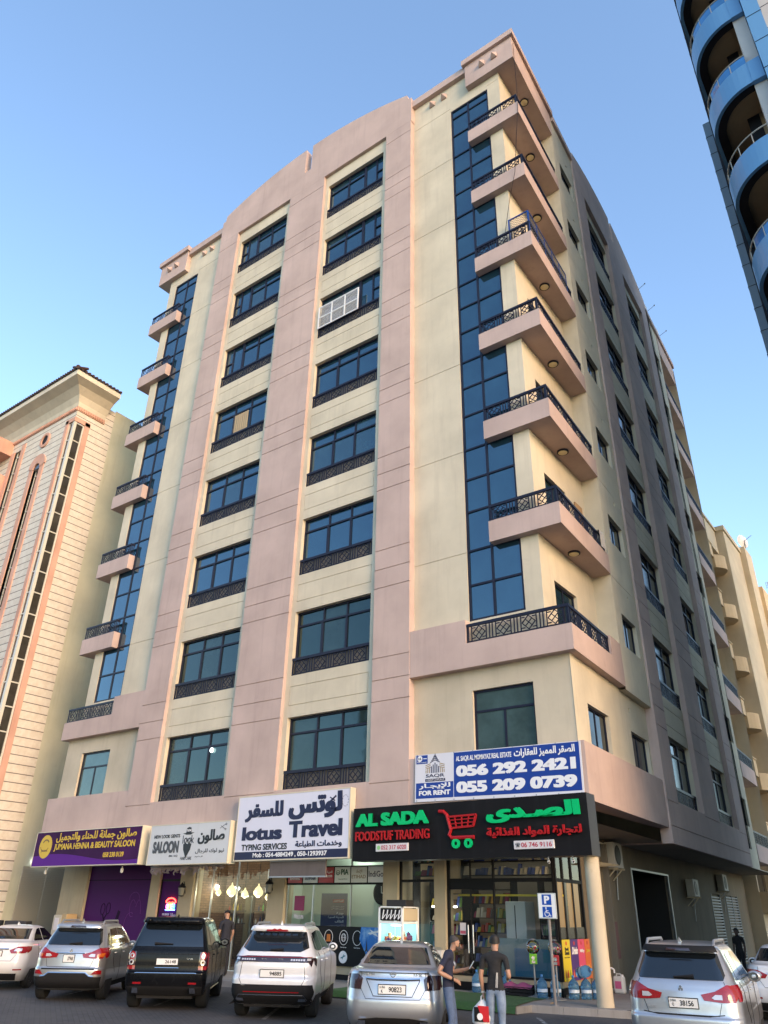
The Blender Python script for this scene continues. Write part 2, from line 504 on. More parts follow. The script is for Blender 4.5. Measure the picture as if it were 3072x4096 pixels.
# --- right-hand and left-hand front sections
def fm(mb, mir):                              # mirror in x when asked
    if mir: mb.v = [(MX(p[0]), p[1], p[2]) for p in mb.v]
    return mb
YF, YS = .296, .016
for mir in (False, True):
    # upper cream wall with the glass strip
    mb = MB()
    hs = [(2.14, 4.15, 10.33, 36.3, .09, False)]
    for k in range(3, 9):
        hs += [(0.02, 2.14, Z(k) + .60, Z(k) + .622, .02, True), (4.15, 4.74, Z(k) + .60, Z(k) + .622, .02, True)]
    hs.append((4.15, 4.74, Z(9) + .20, Z(9) + .222, .02, True))
    hs.append((.02, 2.14, Z(9) + .20, Z(9) + .222, .02, True))
    mb.wall(0.001, 4.763, 8.76, 38.3, YF, hs)
    fm(mb, mir).build('front_wall', M_CREAM, BLD, OFF)
    # recess of the corner balconies
    mb = MB()
    hs = [(1.25, 3.0, Z(k) + 1.1, Z(k) + 3.36, .18, False) for k in range(2, 9)]
    mb.wall(YF, 4.74, 8.76, 38.3, 0, hs)
    mb.v = [(4.763 - n, u, z) for u, n, z in mb.v]
    mb.quad((4.763, 4.735, 8.76), (5.436, 4.735, 8.76), (5.436, 4.735, 38.3), (4.763, 4.735, 38.3))
    fm(mb, mir).build('recess_wall', M_CREAM, BLD, OFF)
    # storey above the shops
    mb = MB()
    hs = [(2.16, 4.21, 6.0, 8.09, .15, False)]
    mb.wall(.001, 5.42, 6.0, 8.76, YF, hs)
    fm(mb, mir).build('first_floor_wall', M_CREAM2, BLD, OFF)
    # pink band round the corner (sign height) and second-floor balcony band
    mb = MB()
    mb.prism([(.001, YS), (5.69, YS), (5.69 - SK * 7.64, 7.64), (4.9, 7.64), (4.9, .6), (.001, .6)], 4.7, 6.21)
    fm(mb, mir).build('pink_band', M_PINK, BLD, OFF)
    mb = MB()
    mb.prism([(.001, YS), (5.69, YS), (5.69 - SK * 4.72, 4.72), (4.6, 4.72), (4.6, .5), (.001, .5)], 8.75, 9.53)
    mb.box(.001, 2.15, YS, .292, 9.53, 10.31)
    if not mir: mb.prism([(RX(3.62) + .012, 3.62), (RX(4.72) + .012, 4.72), (RX(4.72) - .25, 4.72), (RX(3.62) - .25, 3.62)], 9.53, 10.22)
    bal = fm(mb, mir).build('balcony', M_PINK, BLD, OFF)
    r = MB(); rail_run(r, 2.17, 5.6, 9.53, 10.16, YS + .05, 4)
    fm(r, mir).build('railing', M_NAVY, bal)
    if not mir:
        r = MB(); rail_run(r, .05, 3.6, 9.53, 10.16, .055, 4)
        r.v = [(RX(u, n), u, z) for u, n, z in r.v]; r.build('railing', M_NAVY, bal)
    # balconies
    for k in range(3, 9):
        mb = MB()
        ye = 4.72 if not mir else 3.0
        mb.prism([(3.167, YS), (5.69, YS), (5.69 - SK * ye, ye), (4.6, ye), (4.6, .6), (3.167, .6)], Z(k) + .63, Z(k) + 1.385)
        b = fm(mb, mir).build('balcony', M_PINK, BLD, OFF)
        r = MB(); z0, z1 = Z(k) + 1.385, Z(k) + 2.0
        rail_run(r, 3.2, 5.6, z0, z1, YS + .05, 3)
        r.box(3.2, 3.235, YS + .11, YF - .01, z1 - .09, z1); r.box(3.2, 3.23, YS + .11, YF - .01, z0 + .03, z0 + .07)
        for yy in (.16, .24): r.box(3.203, 3.227, yy - .012, yy + .012, z0 + .07, z1 - .09)
        fm(r, mir).build('railing', M_NAVY, b)
        if not mir:
            r = MB(); rail_run(r, .05, 4.62, z0, z1, .055, 5)
            r.v = [(RX(u, n), u, z) for u, n, z in r.v]; r.build('railing', M_NAVY, b)
            r = MB().lathe([(.21, 0), (.21, -.05), (.17, -.06)], (5.1, 2.32, Z(k) + .629), 20)
            r.lathe([(.165, -.061), (.13, -.085), (.001, -.095)], (5.1, 2.32, Z(k) + .629), 20, m=1)
            r.build('ceiling_lamp', [M_NAVY, M_LAMP], b, smooth=True)
    # glass strip
    mb = MB(); t = .075
    X0, X1, ZA, ZB = 2.14, 4.15, 10.33, 36.3
    y0, y1 = YF + .03, YF + .09
    mb.box(X0, X0 + t, y0, y1, ZA, ZB); mb.box(X1 - t, X1, y0, y1, ZA, ZB)
    mb.box(3.03, 3.03 + t, y0 + .004, y1, ZA + t, ZB - t)
    mb.box(X0 + t, X1 - t, y0, y1, ZA, ZA + t); mb.box(X0 + t, X1 - t, y0, y1, ZB - t, ZB)
    zs = [ZA + t]
    for k in range(2, 9):
        for d in (.65, 2.14, 3.43):
            z = Z(k) + d
            if z > ZA + .5: mb.box(X0 + t, X1 - t, y0 + .002, y1, z - .035, z + .035); zs.append(z)
    zs.append(ZB - t)
    st = fm(mb, mir).build('window', M_NAVY, BLD, OFF)
    g = MB(); rnd = random.Random(5)
    for z0, z1 in zip(zs, zs[1:]):
        for a, b in ((X0 + t, 3.06), (3.06, X1 - t)):
            e = rnd.uniform(-.004, .004); e2 = rnd.uniform(-.004, .004); Y = YF + .07
            g.quad((a, Y + e, z0), (b, Y - e, z0), (b, Y - e + e2, z1), (a, Y + e + e2, z1))
    fm(g, mir).build('pane', M_GLASS, st)
    # first-floor window
    def simple_window(u0, u1, z0, z1, d, tz=None, mids=(.5,), glass=M_GLASS_LOW, post=None, par=BLD, loc=OFF, rot=(0, 0, 0), t=.07):
        mb = MB()
        mb.box(u0, u0 + t, d - .06, d, z0, z1); mb.box(u1 - t, u1, d - .06, d, z0, z1)
        mb.box(u0 + t, u1 - t, d - .06, d, z1 - t, z1); mb.box(u0 + t, u1 - t, d - .06, d, z0, z0 + t)
        top = z1 - t
        if tz: mb.box(u0 + t, u1 - t, d - .056, d, tz - t / 2, tz + t / 2); top = tz - t / 2
        for m_ in mids: x = u0 + (u1 - u0) * m_; mb.box(x - t / 2, x + t / 2, d - .052, d, z0 + t, top)
        g = MB().quad((u0 + t, d - .03, z0 + t), (u1 - t, d - .03, z0 + t), (u1 - t, d - .03, z1 - t), (u0 + t, d - .03, z1 - t))
        if post: post(mb); post(g)
        f = mb.build('window', M_NAVY, par, loc, rot); g.build('pane', glass, f)
        return f
    simple_window(2.16, 4.21, 6.0, 8.09, YF + .15, 7.45, glass=M_GLASS_FIRST, post=lambda q: fm(q, mir))
    # balcony doors in the recess
    for k in range(2, 9):
        def pst(q):
            q.v = [(4.763 - n, u, z) for u, n, z in q.v]; fm(q, mir)
        f = simple_window(1.25, 3.0, Z(k) + 1.1, Z(k) + 3.36, .17, None, (.5,), M_GLASS_LOW, pst)
        f.name = 'balcony_door'
    # cornices
    mb = MB()
    mb.box(.035, 3.3, .08, .6, 38.26, 38.72)
    mb.prism([(3.06, -.13), (5.82, -.13), (5.82 - SK * 4.85, 4.85), (3.5, 4.85), (3.5, .4), (3.06, .4)], 38.56, 38.92)
    if not mir: mb.prism([(RX(4.86) + .12, 4.86), (RX(7.62) + .12, 7.62), (RX(7.62) - .4, 7.62), (RX(4.86) - .4, 4.86)], 38.26, 38.70)
    fm(mb, mir).build('cornice', M_PINK, BLD, OFF)
    mb = MB()
    mb.prism([(3.167, YS), (5.69, YS), (5.69 - SK * 4.72, 4.72), (4.2, 4.72), (4.2, .5), (3.167, .5)], 36.99, 38.56)
    cb = fm(mb, mir).build('cornice_block', M_PINK, BLD, OFF)
    if not mir:
        r = MB().lathe([(.21, 0), (.21, -.05), (.17, -.06)], (5.1, 2.32, 36.989), 20)
        r.lathe([(.165, -.061), (.13, -.085), (.001, -.095)], (5.1, 2.32, 36.989), 20, m=1)
        r.build('ceiling_lamp', [M_NAVY, M_LAMP], cb, smooth=True)
    # pyramid studs
    for x, y in ((1.12, YF), (1.80, YF), (4.10, YS), (4.76, YS)):
        mb = MB(); s = .15; zc_ = 37.88 if x > 3 else 37.73
        P = [(x - s, y, zc_ - s), (x + s, y, zc_ - s), (x + s, y, zc_ + s), (x - s, y, zc_ + s)]
        Q = [(a, y - .06, c) for a, y, c in P]
        mb.add(P + Q, [(i, (i + 1) % 4, 4 + (i + 1) % 4, 4 + i) for i in range(4)])
        mb.add(Q + [(x, y - .26, zc_)], [(i, (i + 1) % 4, 4) for i in range(4)])
        fm(mb, mir).build('stud', M_PINK, BLD, OFF)

# --- side-street wall, in (u, n, z) laid along the side
def side(mb, name, m, parent=BLD): return mb.build(name, m, parent, RLOC, RROT)
ULIST = ((7.65, 9.15), (13.1, 15.8), (19.85, 21.5))
SB = ((9.15, 13.1), (15.8, 19.85))
mb = MB()
hs = [(a, b, 5.66, 36.95, .20, False) for a, b in SB]
for u0, u1 in ULIST: hs += pil_grooves(u0, u1)
hs += [GR(7.65, 21.5, 4.78)]
mb.wall(7.65, 21.5, 4.25, 36.95, -.08, hs)
for u in (7.65, 21.5): mb.quad((u, -.08, 4.25), (u, .3, 4.25), (u, .3, 36.95), (u, -.08, 36.95))
mb.box(7.65, 21.5, -.08, 2.0, 4.22, 4.25)
side(mb, 'side_pink_wall', M_PINK)
uc = 14.6; zc2 = 40.35 - 19.1
arc2 = lambda u: zc2 + math.sqrt(19.1 ** 2 - (u - uc) ** 2)
poly = [(7.62, 36.957), (7.62, 38.75), (7.85, 38.8), (7.9, 39.2)] + [(8 + (14.3 - 8) * i / 10, arc2(8 + 6.3 * i / 10)) for i in range(11)] + [(14.35, 38.6), (14.75, 38.6)] + [(14.75 + 6.5 * i / 10, arc2(14.75 + 6.5 * i / 10)) for i in range(11)] + [(21.35, 38.8), (21.53, 38.75), (21.53, 36.957)]
side(MB().prism(poly, -.08, .35, 'y'), 'arched_parapet', M_PINK)
for i, (a, b) in enumerate(SB):
    mb = MB(); hs = []
    for k in range(1, 9):
        hs.append((a + .3, a + .3 + WW, Z(k) + 1.53, Z(k + 1), .27, False))
        if k > 1: hs += rect_groove(a + .3, a + .3 + WW - .05, Z(k) + .42, Z(k) + 1.13)
    mb.wall(a, b, 5.66, 36.95, .12, hs)
    side(mb, 'bay_panel', M_CREAM)
    for k in range(1, 9):
        u = a + .3
        put_window('three', 'side', False, (RX(u, .12) - BX, u + SK * 0, Z(k) + 1.53), RROT)
SW = [Z(k) for k in range(2, 9)]
def vents(u, zz): return [(u, u + .16, zz, zz + .16, .1, True)]
mb = MB(); hs = []
for z in SW: hs += [(5.45, 7.15, z + 2.2, z + 3.42, .22, False), *vents(6.5, z + 4.25 - .0)][:2] if z < 33 else [(5.45, 7.15, z + 2.2, z + 3.42, .22, False)]
hs += [(4.76, 7.6, z + .60, z + .622, .02, True) for z in SW[1:]]
mb.wall(4.735, 7.65, 8.68, 38.3, .0, hs)
mb.quad((4.735, 0, 8.68), (7.65, 0, 8.68), (7.65, .3, 8.68), (4.735, .3, 8.68))
side(mb, 'side_wall', M_CREAM)
mb = MB()
hs = [(1.42, 3.3, 6.2, 7.53, .2, False), (5.55, 7.45, 6.2, 7.5, .2, False)] + vents(5.55, 8.1)
mb.wall(.29, 7.65, 6.2, 8.76, .24, hs)
side(mb, 'side_wall', M_CREAM)
for z in SW: simple_window(5.45, 7.15, z + 2.2, z + 3.42, .2, None, (.5,), M_GLASS_SIDE, None, BLD, RLOC, RROT, .06)
for u0, u1, z1 in ((1.42, 3.3, 7.53), (5.55, 7.45, 7.5)): simple_window(u0, u1, 6.2, z1, .42, None, (.5,), M_GLASS_SIDE, None, BLD, RLOC, RROT, .06)
# far end of the side street wall
mb = MB(); hs = [(22.0, 23.45, z + 2.0, z + 3.3, .22, False) for z in [Z(1)] + SW]
hs += [(21.52, 24.0, z + .60, z + .622, .02, True) for z in SW[1:]]
mb.wall(21.5, 24.05, 4.25, 38.3, .02, hs)
mb.wall(24.05, 28.75, 4.25, 38.3, 1.0, [])
mb.quad((24.05, .02, 4.25), (24.05, 1, 4.25), (24.05, 1, 38.3), (24.05, .02, 38.3))
mb.quad((28.75, 1, 4.25), (28.75, 9, 4.25), (28.75, 9, 38.3), (28.75, 1, 38.3))
mb.box(21.5, 28.75, .02, 2, 4.22, 4.25)
side(mb, 'side_wall', M_CREAM)
for z in [Z(1)] + SW: simple_window(22.0, 23.45, z + 2.0, z + 3.3, .2, None, (.5,), M_GLASS_SIDE, None, BLD, RLOC, RROT, .06)
for k in range(1, 9):
    mb = MB().box(24.07, 28.2, -.01, .99, Z(k) + .5, Z(k) + 1.3)
    b = side(mb, 'balcony', M_PINK)
    r = MB(); rail_run(r, 24.1, 28.15, Z(k) + 1.3, Z(k) + 1.93, .04, 5)
    r.build('railing', M_NAVY, b)
side(MB().box(24.07, 28.2, -.01, .99, 36.6, 38.15).box(21.5, 28.35, -.12, .9, 38.16, 38.55), 'cornice_block', M_PINK)
# closing walls and roof
mb = MB()
mb.wall(4.735, 28.75, 4.3, 38.3, 0, [])
mb.v = [(-19.44 + n, u, z) for u, n, z in mb.v]
mb.build('party_wall', M_CREAM2, BLD, OFF)
mb = MB().prism([(-13.9, .3), (.1, .3), (4.7, .31), (4.7, 4.8), (RX(4.8) - .3, 4.8), (RX(28.7) - 1.1, 28.7), (-19.3, 28.7), (-19.3, 4.8), (-18.4, 4.8), (-18.4, .31)], 37.6, 37.8)
mb.build('roof_slab', M_CREAM2, BLD, OFF)
mb = MB().quad((-19.44, 28.7, 4.3), (4.2, 28.7, 4.3), (4.2, 28.7, 38.3), (-19.44, 28.7, 38.3))
mb.build('rear_wall', M_CREAM2, BLD, OFF)
# ================================================================== GROUND
def paver():
    m, n, b = nodes('paver')
    v = coords(n)
    rot = n.nodes.new('ShaderNodeMapping'); rot.inputs['Rotation'].default_value = (0, 0, rad(32)); link(n, v, rot.inputs[0])
    br = n.nodes.new('ShaderNodeTexBrick')
    br.inputs['Scale'].default_value = 1; br.inputs['Brick Width'].default_value = .21; br.inputs['Row Height'].default_value = .105
    br.inputs['Mortar Size'].default_value = .008; br.inputs['Color1'].default_value = (.072, .071, .072, 1); br.inputs['Color2'].default_value = (.046, .046, .049, 1); br.inputs['Mortar'].default_value = (.022, .02, .019, 1)
    link(n, rot.outputs[0], br.inputs[0])
    d = noise(n, .35, 7, v, .65)
    c = mix(n, ramp(n, d.outputs[0], .35, .7).outputs[0], br.outputs[0], (.085, .08, .075))
    d2 = noise(n, 1.1, 6, v, .7)
    c = mix(n, ramp(n, d2.outputs[0], .58, .75, (0,) * 3, (.8,) * 3).outputs[0], c, (.022, .02, .019))
    link(n, c, b.inputs['Base Color']); b.inputs['Roughness'].default_value = .75
    bump(n, b, br.outputs['Fac'], -.5, .006)
    return m
setting(MB().quad((-900, -900, 0), (900, -900, 0), (900, 900, 0), (-900, 900, 0)).build('ground', paver()))
M_CONC = stucco('concrete', (.26, .245, .22), (.07, .065, .06), .5, .85, .5, .15)
M_KERB = stucco('kerb_concrete', (.30, .285, .26), (.08, .07, .06), .6, .85, .5, .15)
mb = MB().prism([(-30, -1.35), (3.95, -1.35), (4.05, -.62), (6.1, -.1), (RX(29) + .35, 29), (RX(29) - 3, 29), (-24, 29), (-30, 29)], .004, .15)
setting(mb.build('pavement', M_CONC))
mb = MB()
pts = [(4.0, -.74), (6.26, -.2), (RX(29) + .47, 29)]
for (a, b) in zip(pts, pts[1:]):
    L_ = math.dist(a, b); n_ = max(2, int(L_ / .62))
    dx, dy = (b[0] - a[0]) / L_, (b[1] - a[1]) / L_
    for i in range(n_):
        s0, s1 = L_ * i / n_ + .004, L_ * (i + 1) / n_ - .004
        P = [(a[0] + dx * s0, a[1] + dy * s0), (a[0] + dx * s1, a[1] + dy * s1), (a[0] + dx * s1 - dy * .13, a[1] + dy * s1 + dx * .13), (a[0] + dx * s0 - dy * .13, a[1] + dy * s0 + dx * .13)]
        mb.prism(P, .0, .154)
n_ = 40
for i in range(n_): mb.box(-30 + 28 / n_ * i, -30 + 28 / n_ * (i + 1) - .008, -1.48, -1.351, 0, .154)
setting(mb.build('kerb', M_KERB))
# worn white parking lines
m, n, b = nodes('worn_white_line')
v = coords(n); d = noise(n, 6, 8, v, .75)
link(n, mix(n, ramp(n, d.outputs[0], .42, .6).outputs[0], (.085, .083, .08), (.36, .355, .34)), b.inputs['Base Color']); b.inputs['Roughness'].default_value = .8
mb = MB()
HD = rad(35); hx, hy = -math.sin(HD), math.cos(HD)
for x0 in (-13.2, -9.6, -6.1, -2.6, .95, 4.6):
    a = (x0, -1.6, .004); L_ = 5.6
    p = (x0 - hx * L_, -1.6 - hy * L_)
    w = .055
    mb.quad((x0 - w, -1.6, .004), (x0 + w, -1.6, .004), (p[0] + w, p[1], .004), (p[0] - w, p[1], .004))
setting(mb.build('parking_lines', m))
# artificial grass mat in front of the shops
m, n, b = nodes('artificial_grass')
v = coords(n); d = noise(n, 120, 3, v, .8); d2 = noise(n, 3, 4, v)
c = mix(n, ramp(n, d.outputs[0], .3, .7).outputs[0], (.012, .042, .010), (.045, .14, .035))
c = mix(n, ramp(n, d2.outputs[0], .5, .8, (0,) * 3, (.45,) * 3).outputs[0], c, (.06, .075, .04))
link(n, c, b.inputs['Base Color']); b.inputs['Roughness'].default_value = .95; bump(n, b, d.outputs[0], .9, .02)
mb = MB()
NX = 24
prof = [(.9, .158), (.2, .16), (-.9, .165), (-1.4, .175), (-1.52, .15), (-1.58, .02)]
rnd = random.Random(3); g = []
for i in range(NX + 1):
    x = -1.9 + i * (5.55 / NX)
    g.append([(x + max(0, -y) * .24, y, z + rnd.uniform(0, .012)) for y, z in prof])
for i in range(NX):
    for j in range(len(prof) - 1): mb.quad(g[i][j], g[i][j + 1], g[i + 1][j + 1], g[i + 1][j])
tag(mb.build('grass_mat', m, smooth=60), 'green artificial grass mat laid over the step in front of the grocery', 'grass mat')

# ================================================================== NEIGHBOURING BUILDINGS
# stone building to the left
m, n, b = nodes('banded_stone')
v = coords(n); sx = n.nodes.new('ShaderNodeSeparateXYZ'); link(n, v, sx.inputs[0])
mm = n.nodes.new('ShaderNodeMath'); mm.operation = 'MODULO'; mm.inputs[1].default_value = .43; link(n, sx.outputs[2], mm.inputs[0])
lt = n.nodes.new('ShaderNodeMath'); lt.operation = 'LESS_THAN'; lt.inputs[1].default_value = .045; link(n, mm.outputs[0], lt.inputs[0])
d = noise(n, 3, 7, v, .7)
c = mix(n, ramp(n, d.outputs[0], .4, .75).outputs[0], (.66, .61, .51), (.53, .46, .36))
c = mix(n, lt.outputs[0], c, (.17, .145, .12))
link(n, c, b.inputs['Base Color']); b.inputs['Roughness'].default_value = .85; bump(n, b, lt.outputs[0], -.8, .03)
M_STONE = m
M_REDSTONE = stucco('red_sandstone', (.58, .34, .25), (.42, .20, .14), .5, .8, .3, .14)
M_OLIVE = stucco('olive_plaster', (.52, .51, .38), (.34, .32, .22), .5, .9, .3, .08)
M_EAVE = stucco('cream_eave', (.64, .58, .45), (.28, .23, .17), .3, .85, .2)
M_TILE = mat('dark_clay_tile', (.055, .028, .022), .7)
M_FRAMEW = mat('cream_aluminium', (.58, .56, .47), .4)
M_SMOKE = tinted_glass('smoked_glass', (.035, .032, .026), (.9, .9, .85), ior=1.7)
LB = thing('stone_building', 'banded stone building with flared tiled eave left of the pink and cream block', 'building', (-30, 6, 0))
LO = (30, -6, 0)
XL, YL = -24.0, -.82
mb = MB()
mb.wall(-48, -24.9, 0, 30, YL, [(-27.45, -26.72, 3, 25.6, .25, False), (-30.5, -29.75, 3, 28, .2, False)])
mb.v = mb.v
q = MB(); q.wall(.18, 1.68, 0, 30, 0, []); q.v = [(XL - n_, u, z) for u, n_, z in q.v]
mb.add(q.v, q.f)
mb.box(-24.9, XL, YL, YL + .2, 28.25, 29.1); mb.box(XL - .2, XL, YL + .201, .18, 28.251, 29.1); mb.box(-24.9, XL - .25, YL + .25, YL + .35, 0, 29.1)
mb.build('stone_wall', M_STONE, LB, LO)
q = MB(); q.wall(1.68, 26, 0, 30.15, 0, [(2.2, 4.9, .2, 3.7, .1, False)]); q.v = [(XL - .03 - n_, u, z) for u, n_, z in q.v]
q.box(-48, XL - .04, 2, 26, 29.9, 30.1)
q.quad((XL - .03, 1.68, 0), (XL, 1.68, 0), (XL, 1.68, 30.15), (XL - .03, 1.68, 30.15))
q.box(-40, -23.4, 5.8, 26, 0, 30.2); q.box(-31, -24.2, 3, 3.2, 28, 30.3)
q.build('plaster_wall', M_OLIVE, LB, LO)
# window strip round the corner
mb = MB()
mb.box(-24.9, -24.60, YL - .05, YL + .3, 0, 28.2); mb.box(-24.25, XL + .05, -.14, .18, 0, 28.2)
mb.box(-24.9, XL + .05, YL - .05, YL + .001, 27.95, 28.25); mb.box(XL - .05, XL + .05, YL + .001, .18, 27.951, 28.25)
mb.build('window_surround', M_REDSTONE, LB, LO)
mb = MB(); mb.box(-24.17, XL + .005, YL - .005, YL + .16, 0, 27.95)
z = 27.9
while z > 1: mb.box(-24.6, -24.17, YL + .03, YL + .1, z - .03, z + .03); mb.box(XL - .1, XL - .03, YL + .16, -.14, z - .03, z + .03); z -= 1.22
mb.box(-24.6, -24.52, YL + .02, YL + .1, 0, 27.95); mb.box(XL - .1, XL - .02, -.22, -.14, 0, 27.95)
wf = mb.build('window', M_FRAMEW, LB, LO)
mb = MB().quad((-24.6, YL + .07, 0), (-24.17, YL + .07, 0), (-24.17, YL + .07, 27.95), (-24.6, YL + .07, 27.95)).quad((XL - .07, YL + .16, 0), (XL - .07, -.14, 0), (XL - .07, -.14, 27.95), (XL - .07, YL + .16, 27.95))
mb.build('pane', M_SMOKE, wf)
# tall arched window
def arch_pts(x0, x1, z0, zs, n_=10):
    c, r = (x0 + x1) / 2, (x1 - x0) / 2
    return [(c + r * math.cos(math.pi * i / n_), zs + r * math.sin(math.pi * i / n_)) for i in range(n_ + 1)]
mb = MB()
mb.box(-27.85, -27.45, YL - .06, YL + .2, 3, 25.75); mb.box(-26.72, -26.32, YL - .06, YL + .2, 3, 25.75)
A, B_ = arch_pts(-27.95, -26.22, 3, 25.75), arch_pts(-27.45, -26.72, 3, 25.6)
for i in range(10):
    mb.add([(A[i][0], YL - .09, A[i][1]), (A[i + 1][0], YL - .09, A[i + 1][1]), (B_[i + 1][0], YL - .09, B_[i + 1][1]), (B_[i][0], YL - .09, B_[i][1]),
            (A[i][0], YL + .01, A[i][1]), (A[i + 1][0], YL + .01, A[i + 1][1]), (B_[i + 1][0], YL + .2, B_[i + 1][1]), (B_[i][0], YL + .2, B_[i][1])], [(0, 1, 2, 3), (0, 4, 5, 1), (3, 2, 6, 7)])
mb.build('window_surround', M_REDSTONE, LB, LO)
mb = MB(); z = 25.2
while z > 4: mb.box(-27.45, -26.72, YL + .14, YL + .2, z - .03, z + .03); z -= 1.22
mb.box(-27.45, -27.39, YL + .14, YL + .2, 3, 25.7); mb.box(-26.78, -26.72, YL + .14, YL + .2, 3, 25.7)
wf = mb.build('window', M_FRAMEW, LB, LO)
MB().add([(-27.45, YL + .18, 3), (-26.72, YL + .18, 3)] + [(x, YL + .18, z) for x, z in B_], [tuple(range(13))]).build('pane', M_SMOKE, wf)
MB().add([(x, YL - .02, z) for x, z in B_], [tuple(range(11))]).build('arch_pane', M_SMOKE, LB, LO)
# oculus
mb = MB(); n_ = 20
for r0, r1, y0, y1, mi in ((.34, .52, -.08, -.08, 0), (.52, .52, -.08, .0, 0), (.34, .34, -.08, .1, 0)):
    for i in range(n_):
        a, b2 = 2 * math.pi * i / n_, 2 * math.pi * (i + 1) / n_
        P = lambda r, an, y: (-26.98 + r * math.cos(an), YL + y, 27.65 + r * math.sin(an))
        mb.quad(P(r0, a, y0), P(r0, b2, y0), P(r1, b2, y1), P(r1, a, y1))
mb.build('round_window', M_REDSTONE, LB, LO)
MB().add([(-26.98 + .34 * math.cos(2 * math.pi * i / 20), YL - .01, 27.65 + .34 * math.sin(2 * math.pi * i / 20)) for i in range(20)], [tuple(range(20))]).build('pane', M_DARK, LB, LO)
# second strip and the loggia
mb = MB(); mb.box(-29.75, -29.35, YL - .06, YL + .2, 0, 28.3); mb.box(-30.95, -30.5, YL - .06, YL + .2, 0, 28.0)
mb.build('window_surround', M_REDSTONE, LB, LO)
mb = MB(); z = 27.6
while z > 4: mb.box(-30.5, -29.75, YL + .1, YL + .16, z - .03, z + .03); z -= 1.22
mb.box(-30.5, -30.42, YL + .1, YL + .16, 3, 28); mb.box(-29.83, -29.75, YL + .1, YL + .16, 3, 28)
wf = mb.build('window', M_FRAMEW, LB, LO)
MB().quad((-30.5, YL + .15, 3), (-29.75, YL + .15, 3), (-29.75, YL + .15, 28), (-30.5, YL + .15, 28)).build('pane', M_SMOKE, wf)
mb = MB()
mb.box(-36, -31.0, YL - 1.2, YL + .05, 20, 26.4); mb.box(-36, -31.0, YL - 1.2, YL + .05, 27.9, 28.9)
for x in (-31.25, -31.75, -33.9): mb.lathe([(.11, 26.4), (.09, 26.5), (.085, 27.7), (.13, 27.9)], (x, YL - 1.02, 0), 12)
for i in range(9):
    a0, a1 = math.pi * i / 9, math.pi * (i + 1) / 9; c_, r_ = -32.9, .95
    mb.add([(c_ + r_ * math.cos(a0), YL - 1.21, 27.35 + r_ * .8 * math.sin(a0)), (c_ + r_ * math.cos(a1), YL - 1.21, 27.35 + r_ * .8 * math.sin(a1)), (c_ + (r_ + .25) * math.cos(a1), YL - 1.21, 27.35 + (r_ + .25) * math.sin(a1)), (c_ + (r_ + .25) * math.cos(a0), YL - 1.21, 27.35 + (r_ + .25) * math.sin(a0))], [(0, 1, 2, 3)])
mb.build('loggia', M_REDSTONE, LB, LO)
# dentil band, flared eave, tiles
mb = MB()
mb.box(-48, XL + .06, YL - .06, YL + .001, 28.72, 29.02); mb.box(XL - .001, XL + .06, YL + .001, 1.05, 28.721, 29.02)
for i in range(46): mb.box(XL - .1 - i * .16, XL - .02 - i * .16, YL - .12, YL - .061, 28.76, 28.95)
for i in range(11): mb.box(XL + .061, XL + .12, YL + .05 + i * .16, YL + .13 + i * .16, 28.76, 28.95)
mb.build('dentil_band', M_REDSTONE, LB, LO)
mb = MB(); prof = [(.03, 29.03), (.10, 29.3), (.3, 29.65), (.7, 30.0), (1.15, 30.2), (1.2, 30.22), (1.2, 30.55)]
for (o0, z0), (o1, z1) in zip(prof, prof[1:]):
    mb.quad((-48, YL - o0, z0), (XL + o0, YL - o0, z0), (XL + o1, YL - o1, z1), (-48, YL - o1, z1))
    mb.quad((XL + o0, YL - o0, z0), (XL + o0, 1.05, z0), (XL + o1, 1.05, z1), (XL + o1, YL - o1, z1))
mb.add([(XL + o, 1.05, z) for o, z in prof] + [(XL, 1.05, 30.55), (XL, 1.05, 29.03)], [tuple(range(9))])
mb.build('eave', M_EAVE, LB, LO)
mb = MB()
mb.quad((-48, YL - 1.25, 30.56), (XL + 1.25, YL - 1.25, 30.56), (XL - 1, YL + 1, 31.6), (-48, YL + 1, 31.6))
mb.quad((XL + 1.25, YL - 1.25, 30.56), (XL + 1.25, 1.1, 30.56), (XL - 1, 1.1, 31.6), (XL - 1, YL + 1, 31.6))
for i in range(80): mb.tube([(XL + 1.2 - i * .24, YL - 1.3, 30.62), (XL + 1.2 - i * .24, YL - .6, 30.95)], .085, 6)
for i in range(13): mb.tube([(XL + 1.3, YL - 1.2 + i * .25, 30.62), (XL + .6, YL - 1.2 + i * .25, 30.95)], .085, 6)
mb.tube([(XL + 1.3, YL - 1.3, 30.64), (XL - .5, YL + .5, 31.5)], .12, 8)
mb.build('tiled_roof', M_TILE, LB, LO)
mb = MB()
for i in range(44): mb.box(XL - .06, XL - .0, 2.24, 4.86, .25 + i * .077, .25 + i * .077 + .052)
for y in (2.2, 3.5, 4.84): mb.box(XL - .07, XL + .012, y, y + .07, .2, 3.7)
mb.box(XL - .1, XL - .08, 2.2, 4.9, .2, 3.7)
mb.build('louvre_door', mat('beige_louvre', (.40, .37, .30), .5), LB, LO)
o = MB().box(XL - .02, XL + .08, 2.6, 3.75, 3.88, 3.96).build('fluorescent_lamp', mat('lit_tube', (.9, .95, 1), .4, emit=(.85, .95, 1), estr=5))
tag(o, 'lit white fluorescent tube above the louvred door of the stone building', 'lamp')

